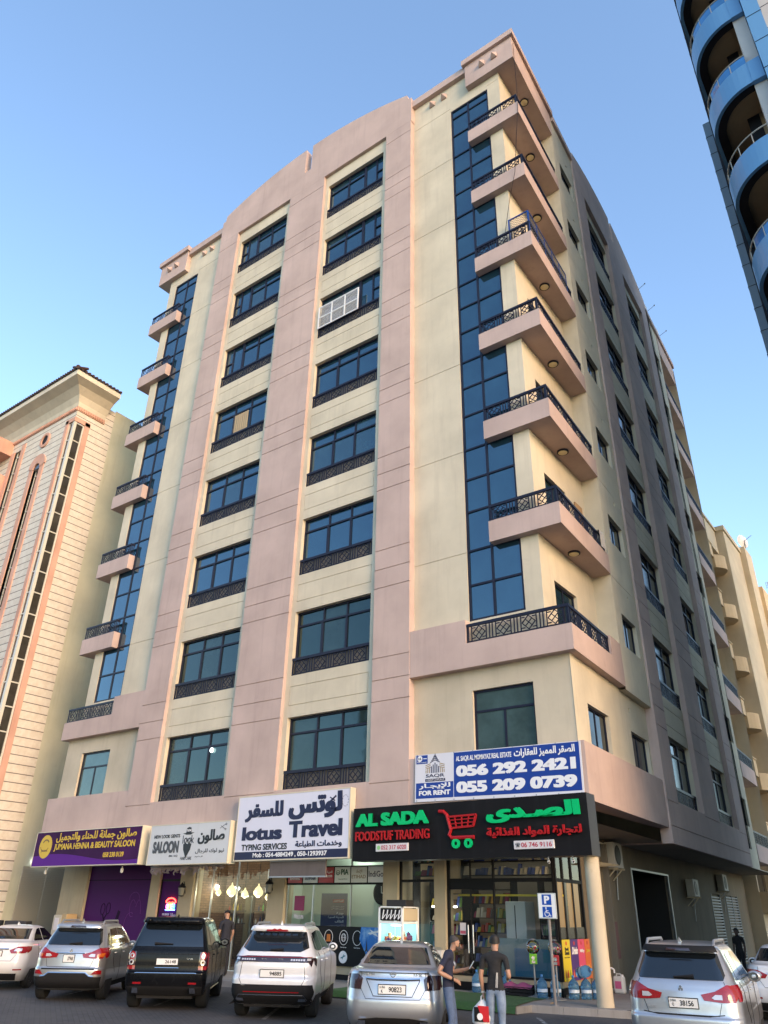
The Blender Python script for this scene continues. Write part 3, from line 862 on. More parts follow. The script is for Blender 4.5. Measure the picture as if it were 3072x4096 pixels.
# glass tower to the right
M_BLUEP = mat('blue_composite_panel', (.10, .26, .47), .35, .0, .5, coat=.2)
M_BLUEG = mat('blue_grey_panel', (.16, .23, .29), .4, .1)
M_SLATE = mat('dark_slate_panel', (.014, .016, .021), .6, 0, .15)
M_PALE = stucco('pale_stone_panel', (.50, .47, .44), (.4, .37, .33), .2, .6, .1, .05)
M_BROWN = stucco('brown_plaster', (.24, .19, .12), (.08, .06, .04), .3)
M_SKYG = tinted_glass('sky_blue_glass', (.02, .12, .30), (.6, .85, 1), ior=2.0)
TW = thing('balcony_tower', 'tall tower with blue curved balconies and pale stone panels at the upper right', 'building', (20, 10, 0))
TO = (-20.25, -10, 0)
YT = .55
arc = [(12.72, 4.2), (12.72, 2.3)] + [(14.42 - 1.70 * math.cos(a), 2.3 - 1.75 * math.sin(a)) for a in subdiv_ang(0, math.pi / 2, 14)[1:]]
def inset(d): return [(12.72 + d, 4.2), (12.72 + d, 2.3)] + [(14.42 - (1.70 - d) * math.cos(a), 2.3 - (1.75 - d) * math.sin(a)) for a in subdiv_ang(0, math.pi / 2, 14)[1:]]
ina, inb = inset(.12), inset(.42)
def skin(mb, P, z0, z1):
    for a, b2 in zip(P, P[1:]): mb.quad((*a, z0), (*b2, z0), (*b2, z1), (*a, z1))
def ring(mb, P, Q, z):
    for i in range(len(P) - 1): mb.quad((*P[i], z), (*P[i + 1], z), (*Q[i + 1], z), (*Q[i], z))
mb = MB()
mb.box(12.58, 13.4, 4.2, 20, 0, 52); mb.box(13.9, 14.3, 2.1, 4.0, 0, 52)
mb.build('side_wall', M_SLATE, TW, TO)
MB().box(14.30, 40, 2.11, 20, 0, 52).box(13.4, 14.3, 4.0, 20, 0, 52).build('recess_wall', M_BROWN, TW, TO)
mb = MB().box(15.35, 40, YT, 2.1, 0, 52)
mb.build('stone_cladding', M_PALE, TW, TO)
mb = MB(); z = 1.0
while z < 52: mb.box(15.36, 40, YT - .012, YT + .01, z, z + .02); z += 1.27
for x in (17.2, 19, 20.8, 22.6): mb.box(x, x + .02, YT - .01, YT + .01, 0, 52)
mb.build('panel_joint', M_SLATE, TW, TO)
mb = MB().box(14.85, 15.34, YT - .25, YT + .5, 0, 52); mb.build('blue_pilaster', M_BLUEP, TW, TO)
mb = MB(); z = 1.0
while z < 52: mb.box(14.84, 15.35, YT - .262, YT + .3, z, z + .025); z += 1.5
mb.build('panel_joint', M_SLATE, TW, TO)
mb = MB().box(14.42, 14.84, YT + .18, 2.1, 0, 52); mb.build('pale_pier', M_PALE, TW, TO)
STP = 3.86
for i in range(11):
    z0 = 27.95 + STP * (i - 6)
    if z0 < 1: continue
    mb = MB(); skin(mb, arc, z0, z0 + 1.1); skin(mb, ina, z0 + .02, z0 + 1.1); ring(mb, arc, ina, z0 + 1.1); ring(mb, arc, ina, z0)
    mb.box(14.42, 14.83, YT - .02, YT + .17, z0, z0 + 1.1)
    bb = mb.build('balcony', M_BLUEP, TW, TO)
    mb = MB(); ring(mb, ina, inb, z0 + .02); skin(mb, inb, z0 + .02, z0 + .2)
    mb.build('soffit_rim', M_SLATE, bb)
    mb = MB(); mb.add([(*p, z0 + .2) for p in inb] + [(14.42, 4.2, z0 + .2)], [tuple(range(len(inb) + 1))]); mb.build('soffit', M_BROWN, bb)
    mb = MB().tube([(p[0], p[1], z0 + 1.62) for p in inset(.05)], .03, 6)
    for p in inset(.05)[::3]: mb.tube([(p[0], p[1], z0 + 1.1), (p[0], p[1], z0 + 1.62)], .018, 5)
    mb.build('handrail', mat('pale_rail', (.33, .33, .30), .5), bb)
    if i % 2 == 0 or i > 5:
        mb = MB(); skin(mb, inset(.055)[6:], z0 + 1.11, z0 + 1.58); mb.build('glass_screen', M_SKYG, bb)
# grey cloth hung over a balcony, panel seams
mb = MB()
for zz in range(1, 40): mb.box(12.57, 12.6, 4.2, 20, zz * 1.3, zz * 1.3 + .02)
mb.build('panel_joint', M_BLUEG, TW, TO)
mb = MB().box(11.93, 12.57, 10, 24, 0, 38.8)
mb.build('blue_grey_wing', M_BLUEG, TW, TO)
mb = MB()
for zz in range(1, 30): mb.box(11.915, 12.5, 9.985, 24, zz * 1.3, zz * 1.3 + .02)
mb.build('panel_joint', M_SLATE, TW, TO)

# yellow building behind
M_YEL = stucco('yellow_plaster', (.58, .46, .29), (.4, .28, .15), .25)
M_YCREAM = stucco('pale_yellow_plaster', (.54, .48, .35), (.36, .3, .2), .25)
RB = thing('yellow_building', 'pale yellow block with curved balconies beyond the side street wall', 'building', (0, 36, 0))
RO = (0, -36, 0)
MB().box(-14, 3.1, 28.95, 60, 0, 26.3).build('wall', M_YCREAM, RB, RO)
MB().box(-14, 4.0, 28.95, 32.45, 24.6, 26.4).box(-14, 4.1, 28.95, 32.45, 26.4, 26.6).build('parapet', M_YCREAM, RB, RO)
MB().box(2.5, 4.55, 32.5, 37.2, 0, 26.4).box(2.4, 4.65, 32.4, 37.2, 26.4, 26.75).box(3, 4.95, 37.2, 39.5, 0, 26.9).build('stair_tower', M_YCREAM, RB, RO)
MB().box(3, 5.2, 39.5, 62, 0, 24.4).build('rear_wing', M_YEL, RB, RO)
for k in range(7):
    z0 = 2.4 + k * 3.55
    P = [(4.0 + .5 * math.sin(math.pi * i / 8), 30.6 + 1.8 * i / 8) for i in range(9)]
    mb = MB().box(2.9, 3.98, 28.96, 30.55, z0, z0 + .95).box(2.9, 4.04, 28.96, 30.56, z0 + .95, z0 + 1.02)
    mb.prism([(3, 30.6)] + P + [(3, 32.4)], z0 - .7, z0 + .25)
    mb.build('balcony', M_YEL, RB, RO)
    mb = MB().box(3.2, 3.7, 30.5, 30.8, z0 + 1.02, z0 + 2.6).build('column', M_YCREAM, RB, RO)
    MB().quad((3.12, 29.1, z0 + 1), (3.12, 32.3, z0 + 1), (3.12, 32.3, z0 + 2.7), (3.12, 29.1, z0 + 2.7)).build('window', M_SMOKE, RB, RO)

# low block across the road, seen in the window reflections only
OB = thing('opposite_building', 'beige apartment block across the road, reflected in the lower windows', 'building', (-12, -52, 0))
mb = MB(); mb.wall(-38, 8, 0, 23, 0, [(-36 + i * 3.3, -34.4 + i * 3.3, 3.6 + 3.4 * j, 5.4 + 3.4 * j, .2, True) for i in range(13) for j in range(5)])
mb.v = [(x, -46 - y, z) for x, y, z in mb.v]
mb.box(-38, 8, -60, -46.3, 0, 22.9); mb.box(-20, -12, -55, -46.2, 22.9, 26)
mb.build('wall', M_CREAM2, OB, (12, 52, 0))
# ================================================================== GROUND FLOOR: SHOPFRONT STRUCTURE (parts of the building)
YSF = 1.5
M_SHOPW = stucco('shopfront_plaster', (.40, .33, .22), (.2, .15, .1), .4, .9, .3)
M_CLEAR = clear_glass('clear_shop_glass')
M_BLACK = mat('black_aluminium', (.010, .010, .011), .5, 0, .2)
M_ALU = mat('brushed_aluminium', (.55, .56, .57), .35, .9)
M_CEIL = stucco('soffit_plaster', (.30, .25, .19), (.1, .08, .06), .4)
mb = MB()
for a, b in ((-18.35, -17.45), (-13.25, -12.72), (-11.5, -10.78), (-6.88, -6.10), (-1.92, -1.37), (-.02, .36)):
    MB().box(a, b, YSF - .12, YSF + .35, .15, 4.25).build('shop_pier', M_SHOPW, BLD, OFF)
MB().box(-19.4, -18.351, YSF - .02, YSF + .3, .15, 4.25).build('shop_pier', M_SHOPW, BLD, OFF)
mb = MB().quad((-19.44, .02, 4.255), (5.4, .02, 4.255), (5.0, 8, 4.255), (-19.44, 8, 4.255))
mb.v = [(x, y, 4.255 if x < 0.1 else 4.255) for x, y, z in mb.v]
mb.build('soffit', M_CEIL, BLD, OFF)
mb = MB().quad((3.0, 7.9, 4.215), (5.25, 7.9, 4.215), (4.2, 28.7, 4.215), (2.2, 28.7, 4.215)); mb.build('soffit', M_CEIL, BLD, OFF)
# round corner column
MB().lathe([(.20, .15), (.19, .3), (.185, 3.4), (.185, 4.25)], (5.5, .16, 0), 28).build('round_column', stucco('column_plaster', (.50, .43, .31), (.16, .12, .08), .75, .9, .35, .12), BLD, OFF, smooth=True)
# side street ground-floor wall
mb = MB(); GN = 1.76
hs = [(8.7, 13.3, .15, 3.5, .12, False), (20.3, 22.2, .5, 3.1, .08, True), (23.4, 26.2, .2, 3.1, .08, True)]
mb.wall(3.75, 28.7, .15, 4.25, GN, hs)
side(mb, 'ground_floor_wall', stucco('grubby_shaded_plaster', (.20, .165, .115), (.10, .08, .06), .55))  # grime streaks over a base colour darkened to stand in for side-street shade
side(MB().box(8.6, 13.4, GN + .13, GN + 4, .14, 3.6, skip='f'), 'garage_interior', M_DARK)  # near-black walls stand in for the shade inside the garage
side(MB().box(8.62, 8.7, GN - .03, GN + .1, .15, 3.56).box(13.3, 13.38, GN - .03, GN + .1, .15, 3.56).box(8.7, 13.3, GN - .03, GN + .1, 3.5, 3.56), 'garage_door_frame', M_GREY)
mb = MB()
for u0, u1, zb in ((20.3, 22.2, .5), (23.4, 24.8, .2), (24.85, 26.2, .2)):
    z = zb
    while z < 3.0: mb.box(u0 + .04, u1 - .04, GN - .02, GN + .03, z + .02, z + .085); z += .12
    mb.box(u0, u0 + .05, GN - .03, GN + .03, zb, 3.1); mb.box(u1 - .05, u1, GN - .03, GN + .03, zb, 3.1)
side(mb, 'louvre_door', mat('grey_louvre', (.27, .27, .26), .5, .3))
side(MB().box(6.2, 6.5, GN - .03, GN - .001, .9, 1.9), 'cabinet_door', mat('dark_red_paint', (.12, .012, .015), .5))
# low plinth and shop glazing frames
for a, b, z in ((-6.1, -1.92, .3), (.36, 3.83, .36)):
    MB().box(a, b, YSF + .02, YSF + .2, z, .5).build('plinth', M_SHOPW, BLD, OFF)
    MB().box(a, b, YSF + .03, YSF + .19, .15, z).build('plinth_base', M_BLACK, BLD, OFF)
side(MB().box(1.62, 3.74, GN + .02, GN + .2, .36, .5), 'plinth', M_SHOPW)
def glazing(x0, x1, zs, xs, z0, z1, y=YSF, t=.05, m=M_BLACK):
    mb = MB()
    mb.box(x0, x1, y, y + .07, z0, z0 + t); mb.box(x0, x1, y, y + .07, z1 - t, z1)
    for z, w in zs: mb.box(x0 + t, x1 - t, y + .003, y + .067, z - w / 2, z + w / 2)
    for x, w in xs: mb.box(x - w / 2, x + w / 2, y - .002, y + .072, z0 + t, z1 - t)
    f = mb.build('shop_window', m, BLD, OFF)
    MB().quad((x0, y + .035, z0), (x1, y + .035, z0), (x1, y + .035, z1), (x0, y + .035, z1)).build('pane', M_CLEAR, f)
    return f
glazing(-10.78, -6.88, [], [(-10.75, .05), (-9.85, .03), (-8.55, .03), (-6.91, .05)], .15, 4.2, t=.03, m=M_ALU)
glazing(-6.1, -1.92, [], [(-6.07, .04), (-4.9, .03), (-3.3, .02), (-1.95, .04)], .52, 4.2, t=.03, m=M_ALU)
glazing(-1.37, -.02, [(2.9, .07)], [(-1.34, .06), (-.05, .06)], .15, 4.2)
glazing(.36, 3.85, [(2.9, .10)], [(.40, .08), (1.15, .02), (1.92, .05), (3.82, .10)], .5, 4.2)
mb = MB(); mb.box(.46, 1.89, YSF - .01, YSF + .06, 2.66, 2.85); mb.build('door_head', M_BLACK, BLD, OFF)
mb = MB().box(1.55, 3.75, GN - .0, GN + .06, 2.86, 2.95).box(1.55, 3.75, GN, GN + .06, .5, .55)
for u in (1.58, 2.25, 2.92, 3.7): mb.box(u - .04, u + .04, GN - .003, GN + .063, .55, 4.2)
f = side(mb, 'shop_window', M_BLACK)
MB().quad((1.55, GN + .03, 2.95), (3.75, GN + .03, 2.95), (3.75, GN + .03, 4.2), (1.55, GN + .03, 4.2)).build('pane', M_CLEAR, f)
mb = MB()
for u0, u1 in ((1.62, 2.2), (2.5, 3.4)): mb.quad((u0, GN + .02, 1.75), (u1, GN + .02, 1.75), (u1, GN + .02, 2.86), (u0, GN + .02, 2.86))
mb.build('tan_film', mat('tan_window_film', (.27, .20, .10), .25), f)
mb = MB().quad((1.62, GN + .021, 1.47), (3.7, GN + .021, 1.47), (3.7, GN + .021, 1.749), (1.62, GN + .021, 1.749)).quad((2.21, GN + .022, 1.75), (2.49, GN + .022, 1.75), (2.49, GN + .022, 2.86), (2.21, GN + .022, 2.86))
mb.build('grey_film', mat('grey_window_film', (.05, .055, .05), .2), f)
# purple salon front
M_PURP = mat('purple_vinyl', (.055, .010, .085), .6, 0, .1)
M_PURPD = mat('dark_purple_print', (.014, .003, .022), .6, 0, .1)
M_PURPL = mat('lilac_print', (.13, .035, .18), .6, 0, .1)
mb = MB().box(-17.45, -13.25, YSF, YSF + .05, .15, 4.25)
pf = mb.build('vinyl_shop_front', M_PURP, BLD, OFF)
mb = MB(); mb.box(-17.45, -13.25, YSF - .012, YSF - .001, 3.0, 3.03)
def loop(mb, cx, cz, rx, rz, w=.03, y=YSF - .006, n=16, a0=0, a1=2 * math.pi):
    P = [(cx + rx * math.cos(a0 + (a1 - a0) * i / n), y, cz + rz * math.sin(a0 + (a1 - a0) * i / n)) for i in range(n + 1)]
    for a, b in zip(P, P[1:]): mb.bar(a, b, w, .008)
loop(mb, -16.2, 1.95, .13, .2); loop(mb, -15.85, 1.98, .13, .2)
mb.bar((-16.15, YSF - .006, 1.75), (-15.8, YSF - .006, 1.2), .05, .008); mb.bar((-15.9, YSF - .006, 1.78), (-16.3, YSF - .006, 1.2), .05, .008)
mb.bar((-15.35, YSF - .006, 1.1), (-15.1, YSF - .006, 1.9), .16, .008); mb.bar((-16.7, YSF - .006, 1.0), (-16.75, YSF - .006, 1.5), .2, .008)
for i in range(6): mb.bar((-15.25 + i * .05, YSF - .007, 1.0), (-15.15 + i * .05, YSF - .007, 1.4), .02, .006)
mb.build('print', M_PURPD, pf)
mb = MB(); loop(mb, -14.3, 2.0, .17, .3, .012, a0=.6, a1=5.2); loop(mb, -14.25, 2.35, .3, .22, .012, a0=0, a1=3.4); loop(mb, -14.35, 1.35, .35, .5, .012, a0=1.2, a1=3.8); loop(mb, -13.95, 1.5, .2, .8, .012, a0=.4, a1=2.4)
mb.build('print', M_PURPL, pf)
MB().box(-12.72, -11.5, YSF, YSF + .05, .15, 4.25).build('purple_door', M_PURP, BLD, OFF)
mb = MB()
for x in (-12.72, -11.55): mb.box(x, x + .06, YSF - .03, YSF + .06, .15, 3.02)
mb.box(-12.66, -11.55, YSF - .03, YSF + .06, 2.95, 3.02); mb.build('door_frame', M_BLACK, BLD, OFF)
mb = MB(); letters(mb, 'OUR SERVICES', -12.45, -12.05, 1.78, 1.85, YSF - .003, .03, .003); letters(mb, 'خدماتنا', -11.95, -11.65, 1.76, 1.87, YSF - .003, .02, .003, ar=True)
for i in range(3): letters(mb, 'Henna & Bridal', -12.5, -12.15, 1.6 - i * .1, 1.65 - i * .1, YSF - .003, .01, .003); letters(mb, 'العرائس', -11.9, -11.65, 1.6 - i * .1, 1.66 - i * .1, YSF - .003, .01, .003, ar=True)
mb.build('lettering', mat('pale_lettering', (.55, .5, .6), .5), BLD, OFF)
def emat(name, c, s): return mat(name, tuple(x * .3 for x in c), .4, emit=c, estr=s)
ne = thing('open_sign', 'small neon sign reading OPEN in red and rainbow colours on the purple door', 'neon sign', (-12.0, YSF - .03, 2.1))
mb = MB()
P = [(.27 * math.cos(a), 0, .13 + .14 * math.sin(a)) for a in subdiv_ang(0, math.pi, 12)]
mb.tube(P, .022, 6); mb.tube([(-.27, 0, .13), (-.18, 0, .10), (-.09, 0, .14), (0, 0, .10), (.09, 0, .14), (.18, 0, .10), (.27, 0, .13)], .018, 6)
mb.build('umbrella_tube', emat('neon_red', (1, .03, .02), 6), ne)
for i, (ch, c) in enumerate(zip('OPEN', ((1, .1, .5), (1, .5, .05), (.2, 1, .1), (.05, .6, 1)))):
    mb = MB(); letters(mb, ch, -.24 + i * .125, -.14 + i * .125, -.09, .07, 0, .01, .012); mb.build('letter_tube', emat('neon_%d' % i, c, 5), ne)
MB().tube([(-.27, 0, -.13), (.27, 0, -.13)], .014, 6).build('base_tube', emat('neon_blue', (.1, .2, 1), 6), ne)

# ------------------------------------------------------------------ interiors
def brickmat(name, c1, c2, mo, w=.24, h=.085, axis='XZ'):
    m, n, b = nodes(name)
    v = coords(n); sp = n.nodes.new('ShaderNodeSeparateXYZ'); link(n, v, sp.inputs[0]); cb = n.nodes.new('ShaderNodeCombineXYZ')
    link(n, sp.outputs[0 if axis == 'XZ' else 1], cb.inputs[0]); link(n, sp.outputs[2], cb.inputs[1])
    br = n.nodes.new('ShaderNodeTexBrick'); br.inputs['Scale'].default_value = 1; br.inputs['Brick Width'].default_value = w; br.inputs['Row Height'].default_value = h; br.inputs['Mortar Size'].default_value = .008
    br.inputs['Color1'].default_value = (*c1, 1); br.inputs['Color2'].default_value = (*c2, 1); br.inputs['Mortar'].default_value = (*mo, 1)
    link(n, cb.outputs[0], br.inputs[0]); d = noise(n, 5, 5, v)
    link(n, mix(n, ramp(n, d.outputs[0], .3, .75).outputs[0], br.outputs[0], tuple(x * .6 for x in c1)), b.inputs['Base Color']); b.inputs['Roughness'].default_value = .85
    bump(n, b, br.outputs['Fac'], -.6, .01)
    return m
M_BRICK = brickmat('barber_brick', (.30, .17, .09), (.16, .085, .05), (.035, .028, .022))
M_FLOOR = mat('shop_floor_tile', (.25, .24, .22), .3)
MB().box(-13.25, 3.8, YSF + .1, 6.0, .151, .17).build('shop_floor', M_FLOOR, BLD, OFF)
MB().box(-13.25, 3.7, YSF + .4, 6.1, 4.1, 4.14).build('shop_ceiling', mat('ceiling_white', (.5, .5, .48), .8), BLD, OFF)
MB().box(-10.79, -6.81, 3.1, 3.2, .17, 4.1).build('brick_wall', M_BRICK, BLD, OFF)
MB().box(-10.86, -10.80, YSF + .1, 3.2, .17, 4.1).build('brick_wall', brickmat('barber_brick_side', (.30, .17, .09), (.16, .085, .05), (.035, .028, .022), axis='YZ'), BLD, OFF)
MB().box(-6.80, -6.72, YSF + .4, 6, .17, 4.1).build('partition', mat('pale_green_wall', (.52, .60, .50), .6), BLD, OFF)
M_LPANE = mat('pale_green_wall', (.52, .60, .50), .6)
MB().box(-6.7, -1.76, 3.0, 3.1, .17, 4.1).build('office_wall', M_LPANE, BLD, OFF)
MB().box(-1.75, -1.65, YSF + .4, 6, .17, 4.1).build('partition', M_SHOPW, BLD, OFF)
MB().box(-1.6, 3.8, 5.6, 5.7, .17, 4.1).build('back_wall', mat('dim_shop_wall', (.16, .14, .11), .8), BLD, OFF)
def lamp_light(name, loc, e, c, r=.05, parent=None):
    l = bpy.data.lights.new(name, 'POINT'); l.energy = e; l.color = c; l.shadow_soft_size = r
    o = bpy.data.objects.new(name, l); COL.objects.link(o); o.location = loc
    if parent: o.parent = parent
    return o
# pendant lamps of the barber shop
M_GLOBE = emat('lit_globe', (1, .88, .62), 2.2)
M_PATT = mat('patterned_globe', (.6, .5, .25), .4, emit=(1, .82, .4), estr=.35)
plist = [(-10.44, 2.6, .75, 'small gold pendant lamp, second from the left in the barber shop'), (-9.73, 2.65, 1.25, 'large gold filigree pendant lamp lit in the middle of the barber shop'), (-9.02, 2.55, .9, 'gold pendant lamp right of the large filigree one in the barber shop'),
         (-8.33, 2.62, 1.2, 'large plain gold pendant lamp at the right of the barber shop'), (-7.84, 2.45, .7, 'smallest pendant lamp beside the lantern pier of the barber shop')]
for i, (x, z, s, lab) in enumerate(plist):
    t = thing('pendant_lamp', lab, 'pendant lamp', (x, 2.4, z), 0, 'pendant lamps in the barber shop')
    mb = MB().lathe([(.02, .22 * s), (.03, .16 * s), (.09 * s, .10 * s), (.15 * s, 0), (.14 * s, -.07 * s), (.10 * s, -.12 * s)], (0, 0, 0), 18); mb.build('lamp_shade', M_PATT, t, smooth=True)
    MB().ball((0, 0, -.08 * s), .085 * s).build('bulb', M_GLOBE, t, smooth=True)
    MB().tube([(0, 0, .2 * s), (0, 0, 4.1 - z)], .008, 5).build('cord', M_BLACK, t)
    lamp_light('lamp_light', (0, -.25, -.05), 2.2 * s, (1, .83, .55), .08, t)
t = thing('wall_spotlight', 'bare bright white bulb by the mirror at the left of the barber shop', 'lamp', (-11.0 + .25, 2.6, 2.78))
MB().ball((0, 0, 0), .07).build('bulb', emat('cold_bulb', (.85, .93, 1), 14), t, smooth=True)
MB().tube([(0, 0, .05), (0, 0, .5), (-.1, 0, .5)], .012, 6).build('arm', M_BLACK, t)
lamp_light('lamp_light', (0, -.2, 0), 1.3, (.9, .95, 1), .08, t)
for i, x in enumerate((-9.9, -8.5, -7.7)):
    o = MB().lathe([(.10, 0), (.10, .03), (.001, .03)], (x, 2.0, 3.86), 14).build('ceiling_downlight', emat('downlight', (.9, .95, 1), 4))
    tag(o, ('leftmost', 'middle one', 'rightmost')[i] + ' of three white downlights above the barber shop window', 'downlight', 'downlights above the barber shop')
    lamp_light('lamp_light', (x, 2.0, 3.7), .8, (.95, .97, 1), .08, None).parent = o
# barber furniture
M_WOODD = mat('dark_wood', (.045, .028, .02), .5)
for i, x in enumerate((-10.3, -8.75, -7.5)):
    t = thing('barber_shelf', ('left', 'middle', 'right')[i] + ' wall shelf with bottles in the barber shop', 'shelf', (x + .2, 3.08, 1.55), 0, 'barber shelves')
    MB().box(-.4, .4, -.25, 0, 0, .03).box(-.4, .4, -.25, 0, .42, .45).build('board', M_WOODD, t)
    r = random.Random(i)
    for j in range(7):
        h = r.uniform(.14, .3); c = r.choice([(.5, .5, .5), (.08, .3, .05), (.5, .35, .02), (.02, .03, .1), (.4, .05, .03)])
        MB().lathe([(.03, 0), (.033, h * .7), (.012, h * .78), (.012, h)], (-.33 + j * .11, -.13, (.03, .45)[j % 2]), 10).build('bottle', mat('bottle_%d%d' % (i, j), c, .3), t, smooth=True)
    MB().box(-.28, .28, -.04, -.01, .6, 1.25).build('mirror', mat('mirror', (.4, .45, .45), .05, 1), t)
t = thing('air_conditioner', 'white split air conditioner high on the brick wall inside the barber shop', 'air conditioner', (-7.75, 3.08, 3.05))
MB().box(-.6, .6, -.25, 0, 0, .35).build('casing', M_WHITE, t, bevel=.03); MB().box(-.55, .55, -.258, -.2505, .03, .07).build('vent', M_GREY, t)
for i, (x, lab) in enumerate(((-9.6, 'dark framed mirror door left in the barber shop'), (-8.2, 'dark framed mirror panel right in the barber shop'))):
    t = thing('wall_mirror', lab, 'mirror', (x, 3.09, .4), 0, 'tall mirrors')
    MB().box(-.45, .45, -.05, 0, 0, 2.2).build('frame', M_WOODD, t); MB().box(-.38, .38, -.06, -.051, .1, 2.1).build('glass', mat('mirror', (.4, .45, .45), .05, 1), t)
# wall lanterns on the piers
for x, z, lab in ((-11.15, 2.62, 'black wall lantern on the pier left of the barber shop'), (-6.65, 2.72, 'black wall lantern on the pier between barber and travel agency')):
    t = thing('wall_lantern', lab, 'lantern', (x, YSF - .3, z), 0, 'carriage lanterns on the piers')
    MB().lathe([(.05, -.2), (.09, -.18), (.13, .1), (.15, .12), (.06, .22), (.02, .26), (.001, .3)], (0, 0, 0), 6).build('housing', M_BLACK, t)
    MB().lathe([(.095, -.16), (.132, .09)], (0, 0, 0), 6).build('glass', mat('lantern_glass', (.2, .19, .15), .2), t)
    MB().tube([(0, .18, -.1), (0, .08, .3), (0, 0, .28)], .015, 6).build('bracket', M_BLACK, t)
# travel agency
MB().box(-6.1, -1.92, YSF - .035, YSF - .005, 2.80, 3.36).build('fascia', M_BLACK, BLD, OFF)
air = [('Emirates', (.40, .02, .03), 1), ('EGYPTAIR', (.62, .66, .66), 0), ('airarabia.com', (.40, .02, .03), 1), ('PIA', (.66, .70, .66), 0), ('ETIHAD', (.60, .61, .57), 2), ('IndiGo', (.62, .63, .62), 0)]
for i, (s, c, k) in enumerate(air):
    x = -6.02 + i * .69
    t = thing('airline_panel', {0: 'red airline panel reading Emirates', 1: 'white airline panel reading EGYPTAIR', 2: 'red airline panel reading airarabia.com', 3: 'white airline panel reading PIA in dark green', 4: 'pale airline panel reading ETIHAD in brown', 5: 'pale airline panel reading IndiGo in navy'}[i] + ' above the travel agency window', 'airline sign', (x, YSF - .04, 2.86), 0, 'airline panels')
    MB().box(0, .64, -.012, 0, 0, .46).build('panel', mat('air_%d' % i, c, .3), t)
    mb = MB(); lm = {0: mat('ink_navy', (.01, .012, .05), .5), 1: mat('ink_white', (.75, .75, .75), .5), 2: mat('ink_brown', (.22, .15, .06), .5)}[k]
    if i == 3: lm = mat('ink_green', (.01, .07, .03), .5)
    if s == 'PIA': letters(mb, s, .27, .58, .23, .40, -.013, .03); letters(mb, 'Come Fly With Us', .16, .54, .08, .12, -.013); loop(mb, .14, .3, .08, .06, .012, -.015, 8); loop(mb, .14, .26, .06, .04, .012, -.015, 8)
    elif s == 'airarabia.com': letters(mb, s, .06, .58, .16, .26, -.013, .015); letters(mb, 'العربية للطيران', .06, .58, .27, .36, -.013, .01, ar=True)
    elif s == 'Emirates': letters(mb, s, .10, .54, .09, .18, -.013, .02); loop(mb, .32, .29, .1, .07, .016, -.015, 10)
    elif s == 'EGYPTAIR': letters(mb, s, .09, .56, .09, .18, -.013, .03, slant=.2); mb.bar((.3, -.015, .22), (.36, -.015, .34), .05, .006)
    elif s == 'ETIHAD': letters(mb, s, .03, .60, .12, .22, -.013, .01); letters(mb, 'الإتحاد', .2, .45, .25, .38, -.013, .01, ar=True)
    else: letters(mb, s, .03, .61, .16, .33, -.013, .01)
    mb.build('lettering', lm, t)
t = thing('roller_blind_panel', 'worn grey brown blank panel hanging under the travel agency sign', 'panel', (-4.2, -.12, 2.97))
MB().box(-1.18, 1.18, -.03, .03, 0, .47).build('panel', stucco('grey_brown_panel', (.13, .11, .10), (.05, .045, .04), .4, .7), t)
MB().box(-1.2, 1.2, -.04, .04, .45, .5).box(-1.2, 1.2, -.04, .04, -.02, .02).build('frame', M_GREY, t)
for x in (-1.1, 1.1): MB().box(x - .02, x + .02, -.02, .02, .5, .6).build('hanger', M_GREY, t)
t = thing('window_poster', 'tall dark blue poster with white Arabic lines in the travel agency window', 'poster', (-4.05, YSF + .10, 1.6))
MB().box(-.55, .55, 0, .01, 0, .95).build('sheet', mat('poster_blue', (.012, .022, .085), .4), t)
MB().box(-.05, .42, -.004, -.0005, .68, .78).build('red_tag', mat('tag_red', (.35, .02, .03), .4), t)
mb = MB()
for i, s in enumerate(('جدة', 'المدينة المنورة', 'الطائف')): letters(mb, s, .42 - (.3, .65, .35)[i], .42, .33 - i * .11, .41 - i * .11, -.002, .015, .002, ar=True)
for i in range(2): letters(mb, 'احجز رحلتك الآن', -.1, .42, .54 - i * .06, .585 - i * .06, -.002, .005, .002, ar=True)
letters(mb, 'العربية للطيران', -.02, .39, .70, .76, -.0045, .01, .002, ar=True)
mb.build('lettering', mat('ink_white', (.75, .75, .75), .5), t)
t = thing('window_sticker', 'magenta square sticker with Welcome lettering below on the agency door', 'sticker', (-5.5, YSF + .02, 1.75))
MB().box(-.22, .22, 0, .006, .28, .72).build('sheet', mat('magenta_print', (.20, .008, .07), .4), t)
mb = MB(); letters(mb, 'Welcome', -.22, .22, .04, .2, 0, 0, .004); mb.build('lettering', mat('pale_lettering', (.55, .5, .6), .5), t)
t = thing('wall_clock', 'oval dark wall clock inside the travel agency', 'clock', (-3.1, 2.98, 2.6))
MB().lathe([(.36, 0), (.36, -.05), (.30, -.07)], (0, 0, 0), 24, 'y').build('rim', M_BLACK, t); MB().lathe([(.29, -.06), (.001, -.06)], (0, 0, 0), 24, 'y').build('face', mat('clock_face', (.12, .16, .12), .4), t)
MB().box(-.01, .01, -.08, -.07, 0, .2).box(0, .15, -.08, -.07, -.01, .01).build('hands', M_WHITE, t)
t = thing('counter_panel', 'black printed panel with round icons along the foot of the travel agency window', 'panel', (-4.0, YSF - .02, .52))
MB().box(-2.05, 1.38, -.02, 0, 0, 1.09).build('board', M_BLACK, t)
mo, mw2 = mat('icon_orange', (.45, .14, .02), .5), mat('ink_white', (.75, .75, .75), .5)
mb = MB(); mc = MB()
